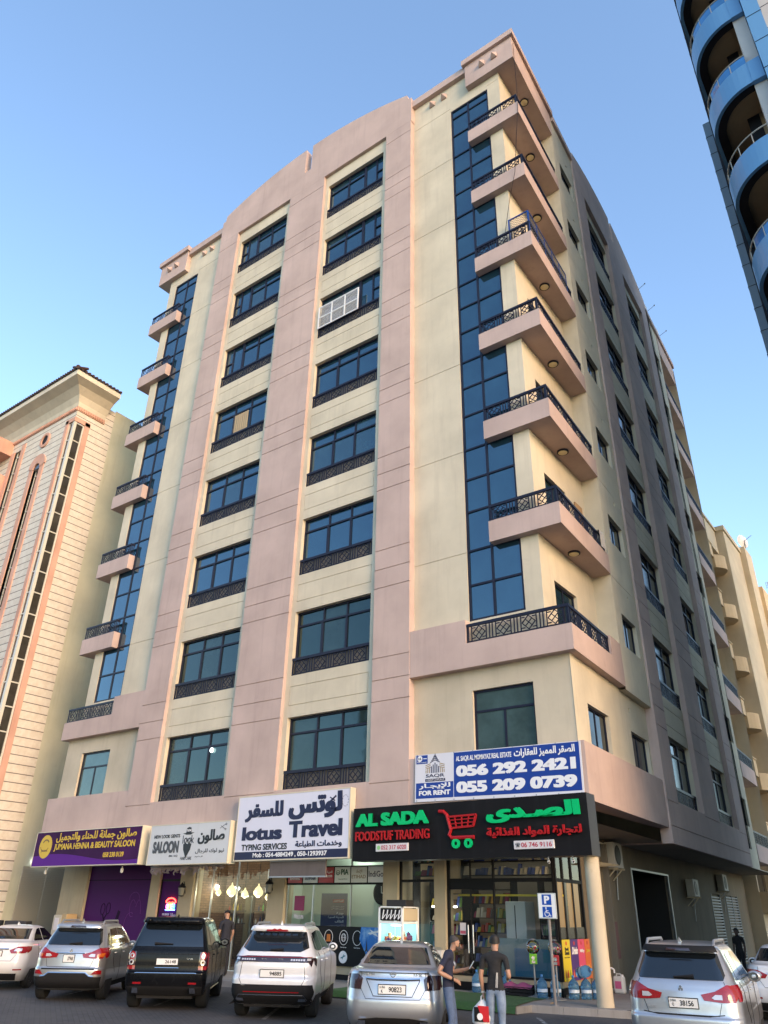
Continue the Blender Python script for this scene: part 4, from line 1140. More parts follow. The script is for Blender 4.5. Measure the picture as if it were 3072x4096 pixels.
for i, x in enumerate((-.75, -.1, .52, 1.06)):
    loop(mb, x, .78, .17, .2, .012, -.024, 20)
    if i < 2: mc.box(x - .07, x + .07, -.028, -.021, .68, .86); mc.box(x - .1, x + .1, -.027, -.0215, .66, .70)
    elif i == 2: loop(mb, x, .78, .09, .11, .012, -.026, 14); loop(mb, x, .78, .04, .11, .01, -.026, 14); mb.box(x - .09, x + .09, -.027, -.022, .775, .785)
    letters(mb, 'Services', x - .12, x + .12, .50, .53, -.021, .01, .003)
for x in (-1.3, -.1 + .1, .52): mb.lathe([(.17, -.022), (.17, -.026), (.001, -.026)], (x, 0, .25), 20, 'y')
mb.build('white_icons', mw2, t); mc.build('orange_icons', mo, t)
mc = MB()
for x in (0, .52): mc.bar((x - .08, -.03, .22), (x + .09, -.03, .29), .03, .006); mc.bar((x - .02, -.03, .19), (x + .03, -.03, .32), .02, .006)
mc.build('bird_emblem', mat('bird_teal', (.05, .2, .25), .5), t)
# travel poster with plane, tower and pyramids
t = thing('travel_poster', 'blue sky travel poster with an airliner, iron tower and pyramids at the window foot', 'poster', (-2.42, YSF - .05, .52))
m, n, b = nodes('printed_sky'); v = coords(n, kind='Generated'); sx = n.nodes.new('ShaderNodeSeparateXYZ'); link(n, v, sx.inputs[0])
d = noise(n, 3, 5, v); c = mix(n, ramp(n, d.outputs[0], .5, .7).outputs[0], (.01, .16, .5), (.25, .45, .65)); link(n, c, b.inputs['Base Color']); b.inputs['Roughness'].default_value = .3
MB().prism([(-.42, .75), (-.36, 1.09), (.45, 1.09), (.45, 0), (-.2, 0), (-.12, .3)], -.008, 0, 'y').build('sheet', m, t)
mb = MB(); mb.add([(-.1, -.011, .93), (.0, -.011, .89), (.38, -.011, .97), (.42, -.011, 1.0), (.36, -.011, 1.02)], [(0, 1, 2, 3, 4)]); mb.add([(.08, -.012, .92), (.2, -.012, .95), (-.02, -.012, 1.03)], [(0, 1, 2)]); mb.add([(.1, -.012, .90), (.22, -.012, .93), (.3, -.012, .84)], [(0, 1, 2)])
mb.build('airliner_print', mw2, t)
mb = MB(); mb.add([(-.22, -.012, .38), (-.16, -.012, .5), (-.13, -.012, .8), (-.10, -.012, .5), (-.04, -.012, .38), (-.13, -.012, .46)], [(0, 1, 2, 3, 4, 5)]); mb.box(.28, .36, -.013, -.01, .3, .62)
mb.add([(-.12, -.01, 0), (.45, -.01, 0), (.45, -.01, .2), (-.05, -.01, .25)], [(0, 1, 2, 3)])
mb.build('tower_print', mat('print_dark', (.02, .025, .03), .5), t)
mb = MB(); mb.add([(-.02, -.0125, .3), (.34, -.0125, .3), (.16, -.0125, .5)], [(0, 1, 2)]); mb.add([(-.12, -.012, .28), (.1, -.012, .28), (-.02, -.012, .42)], [(0, 1, 2)]); mb.build('pyramid_print', mat('print_sand', (.40, .24, .05), .5), t)
o = MB().box(-5.3, -2.5, 2.9, 3.0, 3.95, 4.0).build('ceiling_light_panel', emat('office_light', (.9, 1, .9), 3)); tag(o, 'white ceiling light strip inside the travel agency', 'ceiling light')
lamp_light('lamp_light', (-3.9, 2.6, 3.6), 12, (.92, 1, .9), .4, None).parent = o

# grocery interior: fridge, shelving with goods
t = thing('display_fridge', 'tall pale grey fridge standing just behind the grocery glass', 'fridge', (2.22, 2.2, .17))
MB().box(-.32, .32, 0, .6, 0, 2.2).build('cabinet', mat('fridge_grey', (.42, .45, .45), .4), t, bevel=.02); MB().box(-.02, .0, -.012, -.0, .1, 2.1).build('door_seam', M_BLACK, t)
pal = [(.28, .05, .02), (.42, .22, .03), (.08, .15, .04), (.04, .06, .18), (.36, .32, .25), (.18, .02, .06), (.38, .30, .06), (.06, .035, .02)]
GM = [mat('packet_%d' % i, c, .25) for i, c in enumerate(pal)]
def shelf_unit(x0, x1, y, z0, z1, lab, seed, blue=False):
    t = thing('goods_shelf', lab, 'shelf', ((x0 + x1) / 2, y, .17), 0, 'grocery shelving')
    w = (x1 - x0) / 2; r = random.Random(seed); mb = MB(); gb = MB()
    n_ = int((z1 - z0) / .38)
    for i in range(n_ + 1): mb.box(-w, w, -.2, .2, z0 + i * .38 - .17, z0 + i * .38 - .15)
    for s in (-w, w): mb.box(s - .02, s + .02, -.2, .2, 0, z1 - .1)
    mb.build('frame', M_BLACK, t)
    for i in range(n_):
        x = -w + .05
        while x < w - .1:
            ww = r.uniform(.05, .13); h = r.uniform(.12, .30); d = r.uniform(.02, .07); zz = z0 + i * .38 - .148
            k = r.randrange(8) if not blue else r.choice((3, 4, 4, 3))
            gb.add([(x, -.15 - d, zz), (x + ww * .9, -.13 - d, zz), (x + ww * .9, .05, zz), (x, .05, zz), (x + .015, -.12 - d * .4, zz + h), (x + ww * .88, -.1 - d * .3, zz + h), (x + ww * .88, .05, zz + h), (x + .015, .05, zz + h)], [(0, 1, 5, 4), (1, 2, 6, 5), (3, 0, 4, 7), (4, 5, 6, 7), (2, 3, 7, 6)], k)
            x += ww + r.uniform(0, .02)
    g = gb.build('goods', GM, t); g['kind'] = 'stuff'
    return t
shelf_unit(-1.35, -.05, 3.4, .3, 2.9, 'dark shelving of dim goods behind the narrow grocery window', 11)
shelf_unit(.5, 1.85, 2.9, .4, 2.85, 'shelving full of shiny snack packets behind the grocery door', 12)
shelf_unit(2.6, 3.6, 3.2, 1.5, 2.9, 'crowded shelves of small goods right of the pale fridge', 13)
shelf_unit(.5, 3.6, 2.35, 3.05, 4.0, 'top row of blue tissue packs above the grocery transom', 14, True)
shelf_unit(-1.3, -.1, 2.35, 3.05, 4.0, 'top row of packs above the narrow grocery window', 15)
MB().box(.42, 3.8, 2.05, 2.1, 2.50, 2.55).build('yellow_shelf_edge', mat('yellow_strip', (.5, .42, .03), .5), BLD, OFF)
MB().box(1.95, 3.8, YSF + .08, YSF + .1, .5, 1.45).build('frosted_film', mat('frosted_film', (.12, .17, .18), .25), BLD, OFF)
MB().box(2.45, 3.75, YSF + .07, YSF + .079, .56, 1.22).build('blue_print', mat('blue_print', (.02, .09, .17), .3), BLD, OFF)
for i, (x, y, z, L_) in enumerate(((-.7, 3.0, 2.2, .9), (1.0, 3.6, 3.95, 1.6))):
    o = MB().box(x - L_ / 2, x + L_ / 2, y, y + .06, z, z + .04).build('fluorescent_lamp', emat('grocery_tube', (1, .95, .8), 7)); tag(o, ('short lit tube among the shelves of the narrow grocery window', 'long lit tube at the ceiling of the grocery')[i], 'lamp')
    lamp_light('lamp_light', (x, y - .5, z - .15), (2.5, 7)[i], (1, .9, .7), .2, None).parent = o
for x in (1.08, 1.24): MB().tube([(x, YSF - .05, 1.05), (x, YSF - .05, 1.75)], .016, 8).build('pull_handle', M_ALU, BLD, OFF)
t = thing('door_notice', 'small pink and white paper notice on the grocery door', 'notice', (.88, YSF - .003, 1.5)); MB().box(-.1, .1, 0, .002, 0, .3).build('sheet', mat('paper', (.6, .55, .55), .6), t); MB().box(-.09, .09, -.002, 0, .02, .1).build('print', mat('pink_print', (.45, .08, .12), .6), t)

# ================================================================== SIGNS
def sign_box(name, label, X0, X1, Z0, Z1, Y, D, face, edge, rim=.03):
    t = thing(name, label, 'shop sign', ((X0 + X1) / 2, Y, Z0))
    w = (X1 - X0) / 2; h = Z1 - Z0
    MB().box(-w, w, .012, D, 0, h).build('casing', edge, t)
    MB().box(-w + rim, w - rim, 0, .0119, rim, h - rim).build('face', face, t)
    if rim:
        mb = MB(); mb.box(-w, w, -.008, .0119, 0, rim); mb.box(-w, w, -.008, .0119, h - rim, h); mb.box(-w, -w + rim, -.008, .0119, rim, h - rim); mb.box(w - rim, w, -.008, .0119, rim, h - rim); mb.build('rim', edge, t)
    def B(x0, x1, z0, z1): c = (X0 + X1) / 2; return (x0 - c, x1 - c, z0 - Z0, z1 - Z0)
    return t, B
INK = mat('ink_navy', (.01, .012, .05), .5); INKB = mat('ink_black', (.012, .012, .013), .5); INKW = mat('ink_white', (.75, .75, .75), .5)
M_SHEET = stucco('white_sign_sheet', (.66, .66, .74), (.5, .48, .5), .12, .4, .02, .03)
M_EDGE = stucco('cream_sign_edge', (.62, .56, .42), (.3, .25, .18), .3, .5, .1)
t, B = sign_box('travel_sign', 'white lotus Travel sign with navy lettering and a navy strip of phone numbers', -7.0, -2.02, 3.45, 5.5, -.277, .26, M_SHEET, M_EDGE, .035)
mb = MB()
letters(mb, 'لوتس', *B(-4.61, -2.33, 4.63, 5.44), -.002, .06, .006, ar=True); letters(mb, 'للسفر', *B(-6.62, -4.85, 4.64, 5.29), -.002, .06, .006, ar=True)
letters(mb, 'lotus', *B(-6.68, -4.84, 4.07, 4.51), -.002, .05, .006); letters(mb, 'Travel', *B(-4.55, -2.30, 4.09, 4.61), -.002, .05, .006)
letters(mb, 'وخدمات الطباعة', *B(-4.22, -2.30, 3.77, 4.0), -.002, .035, .006, ar=True)
mb.box(*B(-6.96, -2.06, 3.49, 3.73)[:2], -.004, -.0005, .04, .28)
mb.bar((B(-2.85, 0, 0, 0)[0], -.006, 1.66), (B(-2.6, 0, 0, 0)[0], -.006, 1.83), .06, .004); mb.bar((B(-2.86, 0, 0, 0)[0], -.006, 1.80), (B(-2.64, 0, 0, 0)[0], -.006, 1.68), .035, .004)
for i in range(12):
    a = 2 * math.pi * i / 12; cx = B(-2.2, 0, 0, 0)[0] - .02
    mb.bar((cx + .12 * math.cos(a), -.004, 1.66 + .17 * math.sin(a)), (cx + .12 * math.cos(a + .3), -.004, 1.66 + .17 * math.sin(a + .3)), .012, .004)
mb.build('lettering', INK, t)
mb = MB(); letters(mb, 'TYPING SERVICES', *B(-6.65, -4.58, 3.77, 3.96), -.002, .03, .006); mb.build('lettering', INKB, t)
mb = MB(); letters(mb, 'Mob : 054-4884249 , 050-1293937', *B(-6.09, -2.88, 3.53, 3.69), -.0045, .03, .004); mb.build('lettering', INKW, t)

M_BSIGN = stucco('black_sign_panel', (.011, .011, .012), (.035, .035, .04), .3, .6, .02, .1, .08)
GRN = mat('green_acrylic', (.0, .33, .10), .4, 0, .3, emit=(0, .5, .16), estr=.08); REDL = mat('red_acrylic', (.36, .012, .015), .35, 0, .3)
t, B = sign_box('grocery_sign', 'long black AL SADA sign with raised green and red letters and a red trolley', -1.86, 5.72, 3.36, 4.84, -.29, .55, M_BSIGN, mat('grey_sign_side', (.10, .10, .105), .35, .6), 0)
mb = MB(); letters(mb, 'AL SADA', *B(-1.70, .94, 4.29, 4.67), -.05, .06, .05); letters(mb, 'الصـدى', *B(2.83, 5.55, 4.20, 4.69), -.05, .06, .05, ar=True)
def ringw(mb, cx, cz, r0, r1, d):
    n_ = 22
    for i in range(n_):
        a, b2 = 2 * math.pi * i / n_, 2 * math.pi * (i + 1) / n_
        P = lambda r, an, y: (cx + r * math.cos(an), y, cz + r * math.sin(an))
        mb.quad(P(r0, a, -d), P(r0, b2, -d), P(r1, b2, -d), P(r1, a, -d)); mb.quad(P(r1, a, -d), P(r1, b2, -d), P(r1, b2, 0), P(r1, a, 0)); mb.quad(P(r0, a, -d), P(r0, b2, -d), P(r0, b2, 0), P(r0, a, 0))
c0 = 1.93
for cx in (1.81, 2.21): ringw(mb, cx - c0, 3.74 - 3.36, .055, .125, .06)
mb.build('green_letters', GRN, t)
mb = MB(); letters(mb, 'FOODSTUF TRADING', *B(-1.70, .96, 3.90, 4.16), -.05, .012, .05); letters(mb, 'لتجارة المواد الغذائية', *B(2.82, 5.54, 3.82, 4.10), -.05, .035, .05, ar=True)
K = lambda x, z: (x - c0, -.03, z - 3.36)
P = [K(1.27, 4.6), K(1.42, 4.59), K(1.53, 4.5), K(1.66, 4.1), K(1.6, 3.97), K(1.68, 3.89), K(2.4, 3.89)]
mb.tube(P, .05, 8)
bl, br, tr, tl = K(1.66, 4.14), K(2.38, 4.17), K(2.48, 4.46), K(1.56, 4.44)
for a, b2 in ((bl, br), (br, tr), (tr, tl), (tl, bl)): mb.bar(a, b2, .05, .06)
for f in (.25, .5, .75):
    mb.bar(tuple(bl[i] + (br[i] - bl[i]) * f for i in range(3)), tuple(tl[i] + (tr[i] - tl[i]) * f for i in range(3)), .025, .05)
for f in (.36, .68): mb.bar(tuple(bl[i] + (tl[i] - bl[i]) * f for i in range(3)), tuple(br[i] + (tr[i] - br[i]) * f for i in range(3)), .025, .048)
mb.build('red_letters', REDL, t)
WPL = mat('white_acrylic', (.62, .60, .60), .3); PNK = mat('phone_red', (.42, .06, .08), .4)
for x0, x1, z0, z1, s, off in ((-.95, .21, 3.6, 3.81, '052 317 6020', .2), (3.6, 4.75, 3.54, 3.75, '06 746 9116', .22)):
    a = B(x0, x1, z0, z1); MB().box(a[0], a[1], -.05, -.0005, a[2], a[3]).build('phone_plate', WPL, t, bevel=.012)
    mb = MB(); letters(mb, s, a[0] + off, a[1] - .06, a[2] + .045, a[3] - .045, -.051, .02, .004); mb.build('phone_number', PNK, t)
    mb = MB()
    if off == .2: mb.lathe([(.06, -.051), (.06, -.055), (.001, -.055)], (a[0] + .11, 0, (a[2] + a[3]) / 2), 14, 'y'); mb.build('phone_icon', mat('icon_green', (.25, .55, .2), .4), t)
    else: letters(mb, '\u260e', a[0] + .05, a[0] + .19, a[2] + .05, a[3] - .05, -.051, .01, .004); mb.build('phone_icon', INKB, t)

M_GSIGN = stucco('grey_white_sign', (.56, .57, .57), (.35, .34, .32), .2, .4, .02, .04)
t, B = sign_box('barber_sign', 'grey white NEW LOOK gents saloon sign with bearded hat emblem', -11.42, -7.16, 3.39, 4.75, -.4, .38, M_GSIGN, M_EDGE, .03)
mb = MB()
letters(mb, 'NEW LOOK GENTS', *B(-11.16, -9.73, 4.28, 4.40), -.002, .03, .005); letters(mb, '(BRS - LLC)', *B(-10.20, -9.74, 3.64, 3.71), -.002, .015, .005)
letters(mb, 'look', *B(-9.56, -8.95, 4.07, 4.34), -.002, .0, .005); letters(mb, 'HAIR CARE', *B(-9.57, -8.98, 3.54, 3.64), -.002, .0, .005)
letters(mb, 'صالون', *B(-8.76, -7.40, 4.02, 4.50), -.002, .045, .005, ar=True); letters(mb, 'نيو لوك للرجال', *B(-8.81, -7.36, 3.72, 3.88), -.002, .01, .005, ar=True); letters(mb, 'ش.ذ.م.م', *B(-8.8, -8.4, 3.6, 3.66), -.002, .01, .005, ar=True)
c0 = B(-9.28, 0, 0, 0)[0]
mb.add([(c0 - .30, -.006, 1.02), (c0 - .12, -.006, .97), (c0 + .12, -.006, .97), (c0 + .31, -.006, 1.04), (c0 + .14, -.006, 1.04), (c0 + .12, -.006, 1.2), (c0, -.006, 1.23), (c0 - .11, -.006, 1.19), (c0 - .14, -.006, 1.03)], [tuple(range(9))])
mb.add([(c0 - .22, -.006, .66), (c0 - .1, -.006, .70), (c0, -.006, .66), (c0 + .1, -.006, .70), (c0 + .22, -.006, .66), (c0 + .18, -.006, .48), (c0 + .07, -.006, .32), (c0 - .02, -.006, .20), (c0 - .1, -.006, .34), (c0 - .19, -.006, .48)], [tuple(range(10))])
for s in (-1, 1): loop(mb, c0 + s * .1, .80, .075, .07, .012, -.006, 12)
xs_ = B(-7.5, 0, 0, 0)[0]; mb.bar((xs_ - .18, -.005, 1.12), (xs_ + .08, -.005, 1.24), .012, .004); mb.bar((xs_ - .14, -.005, 1.2), (xs_ + .06, -.005, 1.1), .012, .004); loop(mb, xs_ + .12, 1.25, .03, .03, .01, -.005, 8); loop(mb, xs_ + .1, 1.08, .03, .03, .01, -.005, 8)
mb.build('lettering', INKB, t)
mb = MB(); letters(mb, 'SALOON', *B(-11.16, -9.73, 3.77, 4.19), -.002, .06, .005); mb.build('lettering', mat('ink_grey', (.06, .06, .065), .5), t)
mb = MB(); letters(mb, 'new', c0 - .1, c0 + .12, 1.07, 1.15, -.0075, .01, .003); mb.build('hat_lettering', INKW, t)

m, n, b = nodes('purple_sign_print'); v = coords(n); sx = n.nodes.new('ShaderNodeSeparateXYZ'); link(n, v, sx.inputs[0])
d = noise(n, .6, 2, v); link(n, mix(n, ramp(n, d.outputs[0], .3, .7).outputs[0], (.030, .006, .042), (.06, .012, .075)), b.inputs['Base Color']); b.inputs['Roughness'].default_value = .6; b.inputs['Specular IOR Level'].default_value = .08
t, B = sign_box('henna_sign', 'purple JUMANA henna and beauty sign with gold lettering and a gold disc', -19.0, -11.92, 3.44, 4.79, -.4, .38, m, M_EDGE, .03)
mb = MB()
def curve(f, n_=24): return [(-3.5 + 7.0 * i / n_, f(i / n_)) for i in range(n_ + 1)]
top = curve(lambda s: .38 + .12 * math.sin(s * 5.5 + .2) - .12 * s)
for (a, za), (b2, zb) in zip(top, top[1:]): mb.quad((a, -.003, .032), (b2, -.003, .032), (b2, -.003, zb), (a, -.003, za))
mb.build('wave', mat('bright_purple', (.10, .018, .22), .6, 0, .1), t)
GOLD = mat('gold_print', (.62, .42, .05), .5, 0, .2)
mb = MB()
letters(mb, 'صالون جمانة للحناء والتجميل', *B(-17.5, -12.24, 4.33, 4.72), -.004, .03, .005, ar=True); letters(mb, 'JUMANA HENNA & BEAUTY SALOON', *B(-17.55, -12.25, 4.0, 4.3), -.004, .035, .005); letters(mb, '058 238 0139', *B(-14.13, -12.85, 3.72, 3.9), -.004, .03, .005)
mb.lathe([(.45, -.004), (.45, -.008), (.001, -.008)], (B(-18.2, 0, 0, 0)[0], 0, .77), 28, 'y'); mb.v = mb.v
mb.build('gold_lettering', GOLD, t)
mb = MB(); cx = B(-18.2, 0, 0, 0)[0]; loop(mb, cx, .9, .2, .13, .05, -.012, 12, .3, 3.0); loop(mb, cx - .05, .8, .3, .2, .02, -.012, 14, 3.3, 5.9); letters(mb, 'Jumana', cx - .26, cx + .2, .55, .68, -.009, .01, .004); mb.build('emblem', mat('dark_gold', (.16, .09, .02), .5), t)

# for-rent banner on the pink band
t = thing('rent_banner', 'blue and white for rent banner with two large white phone numbers', 'banner', (2.91, -.03, 4.89))
t.rotation_euler = (0, rad(1.05), 0)
BB = lambda x0, x1, z0, z1: (x0 - 2.91, x1 - 2.91, z0 - 4.89, z1 - 4.89)
MB().box(-2.67, 2.67, 0, .02, 0, 1.35).build('sheet', stucco('banner_white', (.66, .66, .70), (.5, .48, .45), .15, .4, .02, .03), t)
mb = MB(); BLUE = mat('banner_blue', (.010, .045, .26), .35)
mb.box(-1.30, 2.62, -.003, -.0005, .09, 1.33); mb.box(-2.63, -1.32, -.003, -.0005, .09, .53); mb.box(-2.63, -2.22, -.003, -.0005, 1.08, 1.33)
mb.build('blue_field', BLUE, t)
mb = MB()
letters(mb, 'AL SAQR AL MOMAYAZ REAL ESTATE', -1.22, .60, 1.05, 1.22, -.004, .03, .003); letters(mb, 'الصقر المميز للعقارات', .68, 2.50, 1.02, 1.28, -.004, .035, .003, ar=True)
letters(mb, '056 292 2421', -1.22, 2.5, .63, .96, -.004, .065, .003); letters(mb, '055 209 0739', -1.22, 2.5, .18, .51, -.004, .065, .003)
letters(mb, 'FOR RENT', -2.52, -1.42, .17, .31, -.004, .05, .003); letters(mb, 'للإيجـار', -2.52, -1.42, .33, .51, -.004, .035, .003, ar=True)
letters(mb, '1532 تصريح', -2.59, -2.25, 1.1, 1.15, -.004, .01, .003)
mb.lathe([(.09, -.0035), (.09, -.006), (.001, -.006)], (-2.5, 0, 1.235), 18, 'y'); mb.box(-2.38, -2.25, -.005, -.0035, 1.22, 1.24)
mb.build('white_lettering', INKW, t)
mb = MB(); letters(mb, '16', -2.55, -2.45, 1.2, 1.27, -.007, .03, .002); letters(mb, 'SAQR', -2.28, -1.62, .66, .77, -.001, .02, .003); mb.box(-2.3, -1.6, -.004, -.0005, .56, .635)
for i in range(5): mb.box(-2.1 + i * .065, -2.07 + i * .065, -.004, -.0005, .8, .99 + (.1 - abs(i - 2) * .05))
for i in range(4): z = 1.1 + i * .05; w = .17 - i * .04; mb.bar((-1.955 - w, -.003, z), (-1.955, -.003, z + .07), .022, .003); mb.bar((-1.955 + w, -.003, z), (-1.955, -.003, z + .07), .022, .003)
mb.build('navy_emblem', INK, t)
mb = MB(); letters(mb, 'الصقر المميز للعقارات', -2.26, -1.64, .57, .63, -.0045, .01, .002, ar=True); mb.build('emblem_lettering', INKW, t)
mb = MB()
for s in (-1, 1):
    for i in range(3): mb.box(-1.955 + s * (.2 + i * .06) - .012, -1.955 + s * (.2 + i * .06) + .012, -.0038, -.0005, .8, .95 - i * .03)
    for i in range(3): mb.bar((-1.955 + s * .16, -.0032, 1.02 - i * .05 + .05), (-1.955 + s * .34, -.0032, .97 - i * .05 + .05), .02, .003)
mb.build('gold_emblem', mat('khaki_print', (.28, .19, .06), .5), t)
mb = MB()
for i in range(9):
    for z in (.03, 1.34): mb.lathe([(.02, -.001), (.02, -.004), (.001, -.004)], (-2.6 + i * .65, 0, z), 8, 'y')
mb.build('eyelet', M_GREY, t)
# ================================================================== CARS
M_TYRE = mat('tyre_rubber', (.012, .012, .012), .85); M_PLAST = mat('black_plastic', (.013, .013, .014), .65, 0, .2)
M_CHROME = mat('chrome', (.75, .76, .78), .12, 1); M_CARGL = mat('car_glass', (.006, .008, .010), .05, 0, .9, coat=.6)
M_REDL = mat('tail_lamp_red', (.24, .006, .010), .12, coat=.8); M_ORL = mat('tail_lamp_amber', (.45, .10, .01), .15, coat=.8); M_CLR = mat('tail_lamp_clear', (.50, .50, .52), .15, .3, coat=.8); M_SMK = mat('smoked_lamp', (.025, .010, .012), .1, coat=1)
M_PLATE = mat('plate_white', (.62, .62, .60), .4); M_RIM = mat('alloy_rim', (.30, .31, .32), .3, .9); M_RIMD = mat('dark_alloy_rim', (.05, .05, .055), .35, .8)
M_WELL = mat('wheel_well', (.006, .006, .006), .9); M_SEAM = mat('panel_gap', (.004, .004, .004), .8)
def paint(name, col, metal, rough=.28, dust=.25):
    m, n, b = nodes(name)
    v = coords(n); d = noise(n, 1.6, 7, v, .65); f = noise(n, 900, 2, v)
    c = mix(n, ramp(n, d.outputs[0], .45, .8, (0,) * 3, (dust,) * 3).outputs[0], col, (.25, .225, .195))
    sx = n.nodes.new('ShaderNodeSeparateXYZ'); link(n, v, sx.inputs[0])
    g_ = .45 if col[0] > .02 else .05
    c = mix(n, ramp(n, sx.outputs[2], .25, .55, (g_,) * 3, (0,) * 3).outputs[0], c, (.12, .105, .09))
    link(n, c, b.inputs['Base Color']); b.inputs['Metallic'].default_value = metal
    r = ramp(n, d.outputs[0], .4, .8, (rough,) * 3, (rough + .2,) * 3); link(n, r.outputs[0], b.inputs['Roughness'])
    b.inputs['Coat Weight'].default_value = .7 if col[0] > .02 else .12; b.inputs['Specular IOR Level'].default_value = .5 if col[0] > .02 else .12; b.inputs['Coat Roughness'].default_value = .05
    return m
P_SILV = paint('silver_paint', (.50, .51, .53), .75); P_SILV2 = paint('warm_silver_paint', (.44, .44, .44), .75); P_WHITE = paint('pearl_white_paint', (.68, .69, .70), .15); P_WHT2 = paint('white_paint_car', (.66, .65, .63), .0)
P_BLACK = paint('black_paint', (.004, .0045, .006), .0, .2, .015); P_GREY = paint('grey_paint', (.27, .275, .28), .7)

def catmull(P, n):
    out = []
    m = len(P)
    for i in range(m - 1):
        p0, p1, p2, p3 = P[max(i - 1, 0)], P[i], P[i + 1], P[min(i + 2, m - 1)]
        for k in range(n):
            t = k / n
            q = []
            for a, b, c, d in zip(p0, p1, p2, p3):
                # monotone-ish cubic
                m1 = .5 * (c - a); m2 = .5 * (d - b); dl = c - b
                if dl == 0: m1 = m2 = 0
                else:
                    if m1 / dl < 0: m1 = 0
                    if m2 / dl < 0: m2 = 0
                    m1 = max(-3 * abs(dl), min(3 * abs(dl), m1)); m2 = max(-3 * abs(dl), min(3 * abs(dl), m2))
                h = t * t * t; s_ = t * t
                q.append((2 * h - 3 * s_ + 1) * b + (h - 2 * s_ + t) * m1 + (-2 * h + 3 * s_) * c + (h - s_) * m2)
            out.append(q)
    out.append(list(P[-1]))
    return out
def plan(z, yr, yf, w, rr, rf, br, bf):
    """half outline from rear centre to front centre"""
    L = yf - yr; pts = []
    rr = min(rr, w * .95, L * .4); rf = min(rf, w * .95, L * .4)
    for i in range(10): x = (w - rr) * i / 10; pts.append((x, yr + br * (x / w) ** 2))
    y0 = yr + br * ((w - rr) / w) ** 2
    for i in range(9):
        a = math.pi / 2 * i / 8; pts.append((w - rr + rr * math.sin(a), y0 + rr * 1.15 * (1 - math.cos(a))))
    ye = yf - bf * ((w - rf) / w) ** 2
    ya, yb = y0 + rr * 1.15, ye - rf * 1.15
    for i in range(1, 24): pts.append((w, ya + (yb - ya) * i / 24))
    for i in range(9):
        a = math.pi / 2 * i / 8; pts.append((w - rf + rf * math.cos(a), yb + rf * 1.15 * math.sin(a)))
    for i in range(1, 11): x = (w - rf) * (1 - i / 10); pts.append((x, yf - bf * (x / w) ** 2))
    return [(x, y, z) for x, y in pts]
def car_shell(secs):
    S = catmull(secs, 6); mb = MB(); rings = []
    for s_ in S:
        h = plan(*s_)
        rings.append(h + [(-x, y, z) for x, y, z in h[-2:0:-1]])
    n = len(rings[0]); vs = [p for r in rings for p in r]
    fs = [(i * n + k, i * n + (k + 1) % n, (i + 1) * n + (k + 1) % n, (i + 1) * n + k) for i in range(len(rings) - 1) for k in range(n)]
    fs += [tuple(range(n)), tuple(range((len(rings) - 1) * n, len(rings) * n))]
    mb.add(vs, fs)
    return mb
WSC = .94
